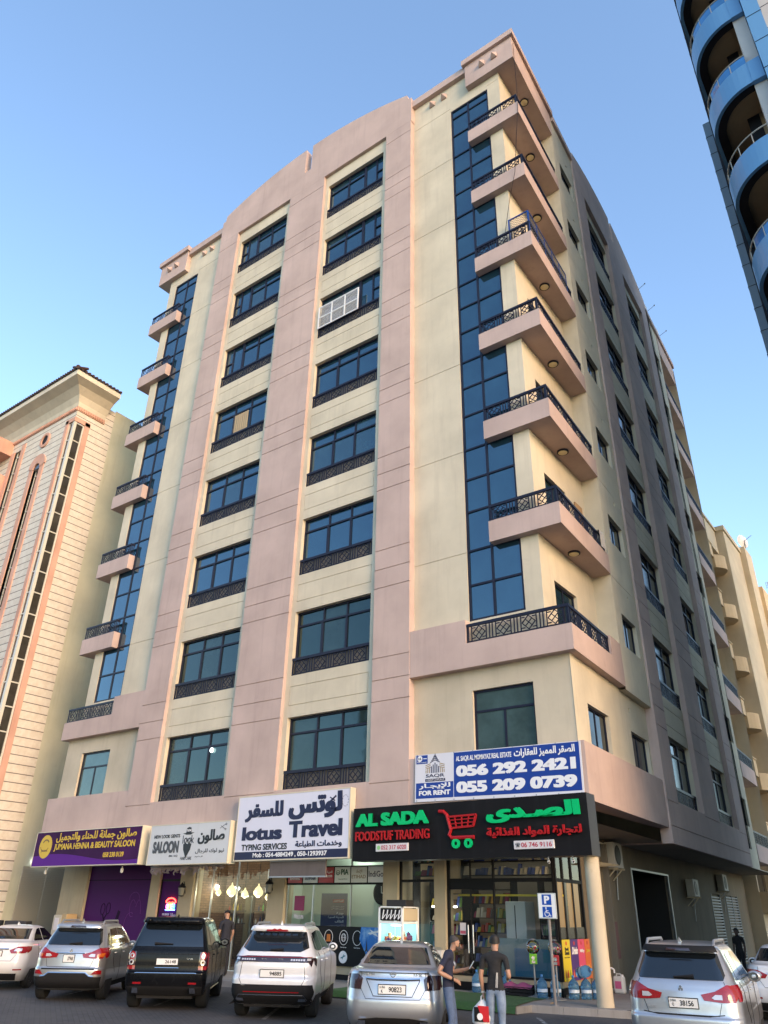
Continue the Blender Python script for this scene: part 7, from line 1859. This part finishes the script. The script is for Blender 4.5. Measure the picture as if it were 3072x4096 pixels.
# ================================================================== PEOPLE
SKIN = {}
def skin_mat(name, c):
    m, n, b = nodes(name); b.inputs['Base Color'].default_value = (*c, 1); b.inputs['Roughness'].default_value = .55; b.inputs['Subsurface Weight'].default_value = .12; b.inputs['Subsurface Radius'].default_value = (.01, .004, .002)
    return m
def cloth(name, c, var=.35, sc=14):
    m, n, b = nodes(name); v = coords(n); d = noise(n, sc, 6, v, .65)
    link(n, mix(n, ramp(n, d.outputs[0], .3, .75).outputs[0], c, tuple(min(1, x * (1 + var) + .004) for x in c)), b.inputs['Base Color']); b.inputs['Roughness'].default_value = .9
    w = noise(n, 9, 3, v); bump(n, b, w.outputs[0], .6, .025)
    return m
def person(name, label, loc, head_rz, J, mats, height=1.75, hair=None, look=(0, 0), extra=None, group=None):
    """J: joints in a 1.75 m frame, x right, y forward, z up. One skinned surface, materials by nearest limb."""
    t = thing(name, label, 'person', loc, head_rz, group); t.scale = (height / 1.75,) * 3
    bm = bmesh.new(); sk = bm.verts.layers.skin.verify(); V = {}
    def vert(k, p, r, root=False):
        v = bm.verts.new(p); V[k] = v; rr = r if isinstance(r, tuple) else (r, r); v[sk].radius = rr; v[sk].use_root = root; return v
    def edge(a, b): bm.edges.new((V[a], V[b]))
    vert('pel', J['pel'], (.155, .115), True); vert('waist', J['waist'], (.145, .105)); vert('chest', J['chest'], (.165, .115)); vert('upper', J['upper'], (.135, .09)); vert('neck', J['neck'], .056); vert('skull0', J['skull0'], (.066, .074)); vert('skull1', J['skull1'], (.076, .094)); vert('skull2', J['skull2'], (.060, .075))
    for a, b in (('pel', 'waist'), ('waist', 'chest'), ('chest', 'upper'), ('upper', 'neck'), ('neck', 'skull0'), ('skull0', 'skull1'), ('skull1', 'skull2')): edge(a, b)
    hd = Vector(J['skull1']); fwd = Vector(J['face']).normalized(); upv = (Vector(J['skull2']) - Vector(J['skull0'])).normalized()
    segs = {'shirt': [('pel', 'waist'), ('waist', 'chest'), ('chest', 'upper')], 'skin': [('neck', 'skull0'), ('skull0', 'skull1'), ('skull1', 'skull2')], 'legs': [], 'shoe': []}
    for s_ in ('L', 'R'):
        vert('sh' + s_, J['sh' + s_], .062); vert('up' + s_, tuple(Vector(J['sh' + s_]).lerp(Vector(J['el' + s_]), .55)), .050); vert('el' + s_, J['el' + s_], .042); vert('fo' + s_, tuple(Vector(J['el' + s_]).lerp(Vector(J['wr' + s_]), .4)), .040); vert('wr' + s_, J['wr' + s_], .027); vert('pa' + s_, J['pa' + s_], (.036, .020))
        for a, b in (('upper', 'sh'), ('sh', 'up'), ('up', 'el'), ('el', 'fo'), ('fo', 'wr'), ('wr', 'pa')): edge(a if a == 'upper' else a + s_, b + s_)
        segs['shirt'] += [('upper', 'sh' + s_), ('sh' + s_, 'up' + s_)]; segs['skin'] += [('up' + s_, 'el' + s_), ('el' + s_, 'fo' + s_), ('fo' + s_, 'wr' + s_), ('wr' + s_, 'pa' + s_)]
        pa, wr = Vector(J['pa' + s_]), Vector(J['wr' + s_]); d = (pa - wr).normalized(); side_ = Vector(J['palm' + s_]).normalized(); nrm = d.cross(side_)
        cu = J.get('curl', .5)
        for i, (o_, ln) in enumerate(((-.028, .07), (-.009, .08), (.010, .075), (.028, .06))):
            b0 = pa + side_ * o_ + d * .03; c1 = b0 + d * ln * .45 + nrm * ln * .2 * cu; c2 = c1 + (d * .35 + nrm * .75 * cu) * ln * .6
            vert('f%d%sa' % (i, s_), b0, .0105); vert('f%d%sb' % (i, s_), c1, .0095); vert('f%d%sc' % (i, s_), c2, .0075)
            edge('pa' + s_, 'f%d%sa' % (i, s_)); edge('f%d%sa' % (i, s_), 'f%d%sb' % (i, s_)); edge('f%d%sb' % (i, s_), 'f%d%sc' % (i, s_)); segs['skin'].append(('f%d%sa' % (i, s_), 'f%d%sc' % (i, s_)))
        tb = pa - side_ * .036 - d * .01; tc = tb - side_ * .02 + d * .035 + nrm * .02
        vert('th%sa' % s_, tb, .0125); vert('th%sb' % s_, tc, .0095); edge('pa' + s_, 'th%sa' % s_); edge('th%sa' % s_, 'th%sb' % s_); segs['skin'].append(('th%sa' % s_, 'th%sb' % s_))
        vert('hip' + s_, J['hip' + s_], .098); vert('th' + s_, tuple(Vector(J['hip' + s_]).lerp(Vector(J['kn' + s_]), .5)), .082); vert('kn' + s_, J['kn' + s_], .060); vert('ca' + s_, tuple(Vector(J['kn' + s_]).lerp(Vector(J['an' + s_]), .35) + Vector((0, -.015, 0))), .060); vert('an' + s_, J['an' + s_], .044); vert('toe' + s_, J['toe' + s_], (.045, .03))
        for a, b in (('pel', 'hip'), ('hip', 'th'), ('th', 'kn'), ('kn', 'ca'), ('ca', 'an'), ('an', 'toe')): edge(a if a == 'pel' else a + s_, b + s_)
        segs['legs'] += [('hip' + s_, 'th' + s_), ('th' + s_, 'kn' + s_), ('kn' + s_, 'ca' + s_), ('ca' + s_, 'an' + s_)]; segs['shoe'].append(('an' + s_, 'toe' + s_))
    pos = {k: v.co.copy() for k, v in V.items()}
    me = bpy.data.meshes.new('body'); bm.to_mesh(me); bm.free()
    o = bpy.data.objects.new('body', me); COL.objects.link(o)
    o.modifiers.new('skin', 'SKIN').branch_smoothing = .35
    sb = o.modifiers.new('sub', 'SUBSURF'); sb.levels = 3; sb.render_levels = 3
    dg = bpy.context.evaluated_depsgraph_get(); m2 = bpy.data.meshes.new_from_object(o.evaluated_get(dg))
    o.modifiers.clear(); o.data = m2; o.parent = t
    RT = {'pel': .15, 'waist': .14, 'chest': .15, 'upper': .11, 'neck': .06, 'skull0': .075, 'skull1': .09, 'skull2': .08, 'sh': .062, 'up': .05, 'el': .043, 'fo': .04, 'wr': .03, 'pa': .04, 'hip': .11, 'kn': .065, 'ca': .06, 'an': .05, 'toe': .05}
    def RAD(a, b):
        g_ = lambda k_: RT.get(k_) or RT.get(k_[:-1]) or (.09 if k_ in ('thL', 'thR') else .014)
        return (g_(a) + g_(b)) / 2
    keys = ['shirt', 'skin', 'legs', 'shoe']
    for k in keys: m2.materials.append(mats[k])
    belt = (Vector(J['pel']) * .45 + Vector(J['waist']) * .55).z
    idx = []
    for p in m2.polygons:
        c_ = p.center; best = None
        for ki, k in enumerate(keys):
            for a, b in segs[k]:
                A_, B_ = pos[a], pos[b]; ab = B_ - A_; f = max(0, min(1, (c_ - A_).dot(ab) / max(1e-9, ab.dot(ab)))); dd = (c_ - A_ - ab * f).length / RAD(a, b)
                if best is None or dd < best[0]: best = (dd, ki)
        k = best[1]
        if k == 0 and c_.z < belt - .10: k = 2
        if k == 2 and c_.z > belt - .10: k = 0
        idx.append(k)
    m2.polygons.foreach_set('material_index', idx); m2.polygons.foreach_set('use_smooth', [True] * len(idx))
    # face: nose, eyes, ears
    rt = fwd.cross(upv).normalized(); sm = mats['skin']
    q = MB(); nb = hd + fwd * .092 - upv * .005
    q.add([nb + upv * .035, nb - rt * .016 - upv * .018, nb + rt * .016 - upv * .018, nb + fwd * .024 - upv * .012], [(0, 1, 3), (0, 3, 2), (1, 2, 3)]); q.build('nose', sm, o, smooth=80)
    for sg in (-1, 1):
        q = MB().ball(tuple(hd + fwd * .086 + rt * sg * .031 + upv * .028), .011, 8, 6); q.build('eye', mat('eye_dark', (.02, .015, .012), .2), o, smooth=True)
        q = MB().ball(tuple(hd + rt * sg * .080 - fwd * .005 + upv * .005), .022, 8, 6, 0, (.45, .8, 1.3)); q.build('ear', sm, o, smooth=True)
    q = MB().bar(hd + fwd * .090 - rt * .022 - upv * .045, hd + fwd * .090 + rt * .022 - upv * .045, .008, .008); q.build('mouth', mat('lip', (.22, .09, .07), .5), o)
    H = mats.get('hair')
    def cap_shell(nm, m_, r, lo, sc=1.0, back=-.6, bm_=.012):
        q = MB(); n1, n2 = 14, 20; P = []
        for i in range(n1 + 1):
            th = (math.pi * .78) * i / n1
            row = []
            for j in range(n2):
                ph = 2 * math.pi * j / n2; lim = lo(ph)
                a = min(th, lim)
                lo_ = a > math.pi / 2; dv = upv * (-(a - math.pi / 2) if lo_ else math.cos(a)) + (fwd * math.cos(ph) * 1.12 + rt * math.sin(ph) * .93) * (1 if lo_ else math.sin(a))
                row.append(hd + upv * .012 + dv * r)
            P.append(row)
        for i in range(n1):
            for j in range(n2): q.quad(P[i][j], P[i][(j + 1) % n2], P[i + 1][(j + 1) % n2], P[i + 1][j])
        return q.build(nm, m_, o, smooth=80)
    if hair == 'short': cap_shell('hair', H, .102, lambda ph: math.pi * (.30 + .47 * (1 - math.cos(ph)) / 2))
    if hair == 'thin': cap_shell('hair', H, .098, lambda ph: math.pi * (.20 + .52 * (1 - math.cos(ph)) / 2))
    if hair == 'cap':
        cap_shell('cap', H, .106, lambda ph: math.pi * .44)
        q = MB(); P = []
        for i in range(9): a = -1.1 + 2.2 * i / 8; P.append((hd + upv * .05 + (fwd * math.cos(a) + rt * math.sin(a) * .85) * .10, hd + upv * .035 + (fwd * math.cos(a) * 1.75 + rt * math.sin(a) * .9) * .10))
        for a, b in zip(P, P[1:]): q.quad(a[0], b[0], b[1], a[1]); q.quad(*(x - upv * .006 for x in (a[1], b[1], b[0], a[0])))
        q.build('cap_peak', H, o, smooth=True)
    if mats.get('beard'):
        q = MB(); P = []
        for i in range(5):
            row = []
            for j in range(11):
                a = -1.45 + 2.9 * j / 10; z = -.035 - .016 * i - (.012 * math.cos(a)); rr = (.093, .094, .090, .080, .058)[i]
                row.append(hd + upv * z + (fwd * math.cos(a) * 1.04 + rt * math.sin(a) * .88) * rr)
            P.append(row)
        for i in range(4):
            for j in range(10): q.quad(P[i][j], P[i][j + 1], P[i + 1][j + 1], P[i + 1][j])
        q.build('beard', mats['beard'], o, smooth=True)
    return t, o, hd, fwd, upv, rt
BASE = dict(pel=(0, 0, .96), waist=(0, 0, 1.10), chest=(0, .01, 1.30), upper=(0, -.01, 1.43), neck=(0, .005, 1.50), skull0=(0, .03, 1.575), skull1=(0, .03, 1.645), skull2=(0, .02, 1.70), face=(0, 1, 0),
            shL=(-.185, -.01, 1.42), elL=(-.225, -.02, 1.14), wrL=(-.225, .03, .90), paL=(-.225, .04, .84), palmL=(0, 1, 0), shR=(.185, -.01, 1.42), elR=(.225, -.02, 1.14), wrR=(.225, .03, .90), paR=(.225, .04, .84), palmR=(0, 1, 0),
            hipL=(-.09, 0, .90), knL=(-.10, .01, .50), anL=(-.105, -.03, .09), toeL=(-.12, .11, .04), hipR=(.09, 0, .90), knR=(.10, .01, .50), anR=(.105, -.03, .09), toeR=(.12, .11, .04))
JEAN = cloth('blue_jeans', (.05, .075, .13), .9, 8); JEAN2 = cloth('washed_jeans', (.11, .145, .20), .9, 7)
TAN = skin_mat('tan_skin', (.36, .20, .13)); HAIR = mat('black_hair', (.012, .010, .009), .6); SHOE = mat('dark_shoe', (.02, .018, .016), .6)
GREYH = mat('greying_hair', (.05, .045, .042), .8)
# man with the phone, leaning by the silver sedan; faces along the kerb
J = dict(BASE); J.update(upper=(0, .03, 1.42), neck=(0, .075, 1.485), skull0=(0, .13, 1.545), skull1=(0, .15, 1.605), skull2=(0, .13, 1.665), face=(0, .90, -.42),
  shL=(-.175, .03, 1.41), elL=(-.215, .10, 1.15), wrL=(-.10, .32, 1.20), paL=(-.075, .385, 1.225), palmL=(.9, -.2, .1), shR=(.175, .0, 1.41), elR=(.27, -.16, 1.17), wrR=(.19, .10, 1.06), paR=(.165, .165, 1.03), palmR=(0, .2, -1),
  hipL=(-.09, .02, .90), knL=(-.10, .10, .49), anL=(-.10, .16, .09), toeL=(-.11, .30, .04), hipR=(.09, .0, .90), knR=(.10, .06, .49), anR=(.10, .05, .09), toeR=(.12, .19, .04), curl=.9)
navy = cloth('navy_polo', (.010, .012, .028), .6, 10)
FACE_R = rad(-58)
t, o, hd, fw, up, rt = person('person', 'man in a navy polo and jeans looking down at a phone beside the silver sedan', (5.68, -7.08, 0), FACE_R, J, dict(shirt=navy, skin=TAN, legs=JEAN, shoe=SHOE, hair=GREYH, beard=mat('stubble', (.055, .04, .033), .8)), 1.70, 'thin')
MB().lathe([(.034, -.02), (.036, 0), (.034, .02)], (.195, .085, 1.065), 14, 'y').build('wristwatch', M_BLACK, o)
ph = thing('phone', 'smartphone held up in the left hand of the man in navy', 'phone', (0, 0, 0)); Mx = Matrix.LocRotScale(Vector((5.68, -7.08, 0)), Matrix.Rotation(FACE_R, 3, 'Z'), Vector((.971,) * 3)); ph.matrix_world = Mx @ Matrix.Translation((-.055, .425, 1.27)) @ Matrix.Rotation(rad(-35), 4, 'X')
MB().box(-.037, .037, -.004, .004, -.075, .075).build('case', M_WHITE, ph, bevel=.003); MB().box(-.034, .034, -.0055, -.0042, -.07, .07).build('screen', mat('phone_screen', (.05, .06, .08), .1, emit=(.5, .6, .7), estr=.3), ph)
# man with the bag, back to the camera
J = dict(BASE); J.update(upper=(0, .02, 1.43), neck=(0, .05, 1.50), skull0=(-.01, .10, 1.57), skull1=(-.015, .115, 1.64), skull2=(-.01, .10, 1.70), face=(-.25, .85, -.45),
  shL=(-.195, -.01, 1.42), elL=(-.245, -.03, 1.14), wrL=(-.235, .04, .90), paL=(-.23, .05, .835), palmL=(0, 1, 0), shR=(.195, .0, 1.42), elR=(.26, -.05, 1.15), wrR=(.17, .19, 1.10), paR=(.145, .25, 1.10), palmR=(0, .2, 1), knL=(-.11, .03, .50), knR=(.10, -.01, .50), anL=(-.12, .02, .09), toeL=(-.13, .16, .04))
blk = cloth('black_polo', (.010, .010, .011), .5, 10)
HB = rad(12)
t, o, hd, fw, up, rt = person('person', 'man in a black polo and pale jeans seen from behind holding a white bag', (6.52, -6.95, 0), HB, J, dict(shirt=blk, skin=TAN, legs=JEAN2, shoe=SHOE, hair=HAIR, beard=None), 1.69, 'short')
q = MB()
for i in range(3): q.tube([(.04 + i * .014, -.112 + i * .001, .98), (.055 + i * .014, -.125, 1.1), (.07 + i * .01, -.128, 1.2)], .003, 5)
q.build('stripes', M_WHITE, o)
MB().lathe([(.033, .885), (.035, .90), (.033, .915)], (-.236, .037, 0), 14).build('wristband', mat('pale_band', (.5, .46, .4), .5), o)
bg_ = thing('plastic_bag', 'white plastic bag with red and black print held by the man in black', 'bag', (0, 0, 0)); bg_.matrix_world = Matrix.LocRotScale(Vector((6.52, -6.95, 0)), Matrix.Rotation(HB, 3, 'Z'), Vector((1, 1, 1))) @ Matrix.Translation((-.24, .03, -.04))
prof = [(.02, .80), (.06, .76), (.13, .68), (.15, .58), (.145, .48), (.10, .435), (.001, .43)]
q = MB().lathe(prof, (0, 0, 0), 20); r = random.Random(9); q.v = [(x * 1.25 + r.uniform(-.008, .008), y * .62 + r.uniform(-.008, .008), z + r.uniform(-.008, .008)) for x, y, z in q.v]; q.tube([(-.03, 0, .76), (-.02, 0, .84), (0, 0, .86), (.02, 0, .84), (.03, 0, .76)], .012, 6)
q.build('bag_body', mat('bag_white', (.66, .66, .66), .5), bg_, smooth=True)
q = MB().box(-.12, .12, -.099, -.094, .50, .70); q.build('black_print', M_BLACK, bg_); q = MB().prism([(-.06, .72), (.13, .72), (.14, .5), (.04, .5)], -.102, -.0992, 'y'); q.build('red_print', mat('bag_red', (.5, .015, .02), .5), bg_)
q = MB().lathe([(.05, -.1022), (.05, -.104), (.001, -.104)], (-.02, 0, .57), 14, 'y'); q.build('round_print', M_WHITE, bg_)
o = MB().add([(0, 0, .162), (.10, .02, .17), (.13, .09, .165), (.05, .11, .19), (-.02, .06, .17)], [(0, 1, 2, 3, 4)]).build('paper_scrap', mat('scrap', (.55, .30, .10), .8), None, (4.25, -.2, 0)); tag(o, 'crumpled orange paper scrap lying on the pavement by the sign post', 'litter')
# man in a cap in front of the barber shop
J = dict(BASE); J.update(face=(0, .97, -.25), skull1=(0, .045, 1.645), elL=(-.23, .02, 1.14), wrL=(-.2, .16, .95), paL=(-.19, .2, .90), elR=(.24, .0, 1.14), wrR=(.23, .12, .91), paR=(.225, .16, .85))
person('person', 'bearded man in a black cap and dark shirt standing before the barber shop', (-6.75, -.5, .15), rad(75), J, dict(shirt=cloth('dark_navy_shirt', (.012, .013, .02), .4), skin=TAN, legs=cloth('black_trousers', (.01, .01, .012)), shoe=SHOE, hair=mat('black_cap', (.008, .008, .009), .8), beard=HAIR), 1.84, 'cap')
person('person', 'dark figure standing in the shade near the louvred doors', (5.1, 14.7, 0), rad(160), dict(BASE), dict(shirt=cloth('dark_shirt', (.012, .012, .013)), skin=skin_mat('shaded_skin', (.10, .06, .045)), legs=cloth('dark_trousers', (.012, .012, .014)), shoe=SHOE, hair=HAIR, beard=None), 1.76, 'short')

o = MB().lathe([(.09, 0), (.09, -.02), (.001, -.03)], (-9.43, .33, 7.43), 16, 'y').build('lit_lamp', emat('window_lamp', (.85, 1, 1), 2.2)); tag(o, 'white lamp glowing in the lowest window of the left bay', 'lamp')
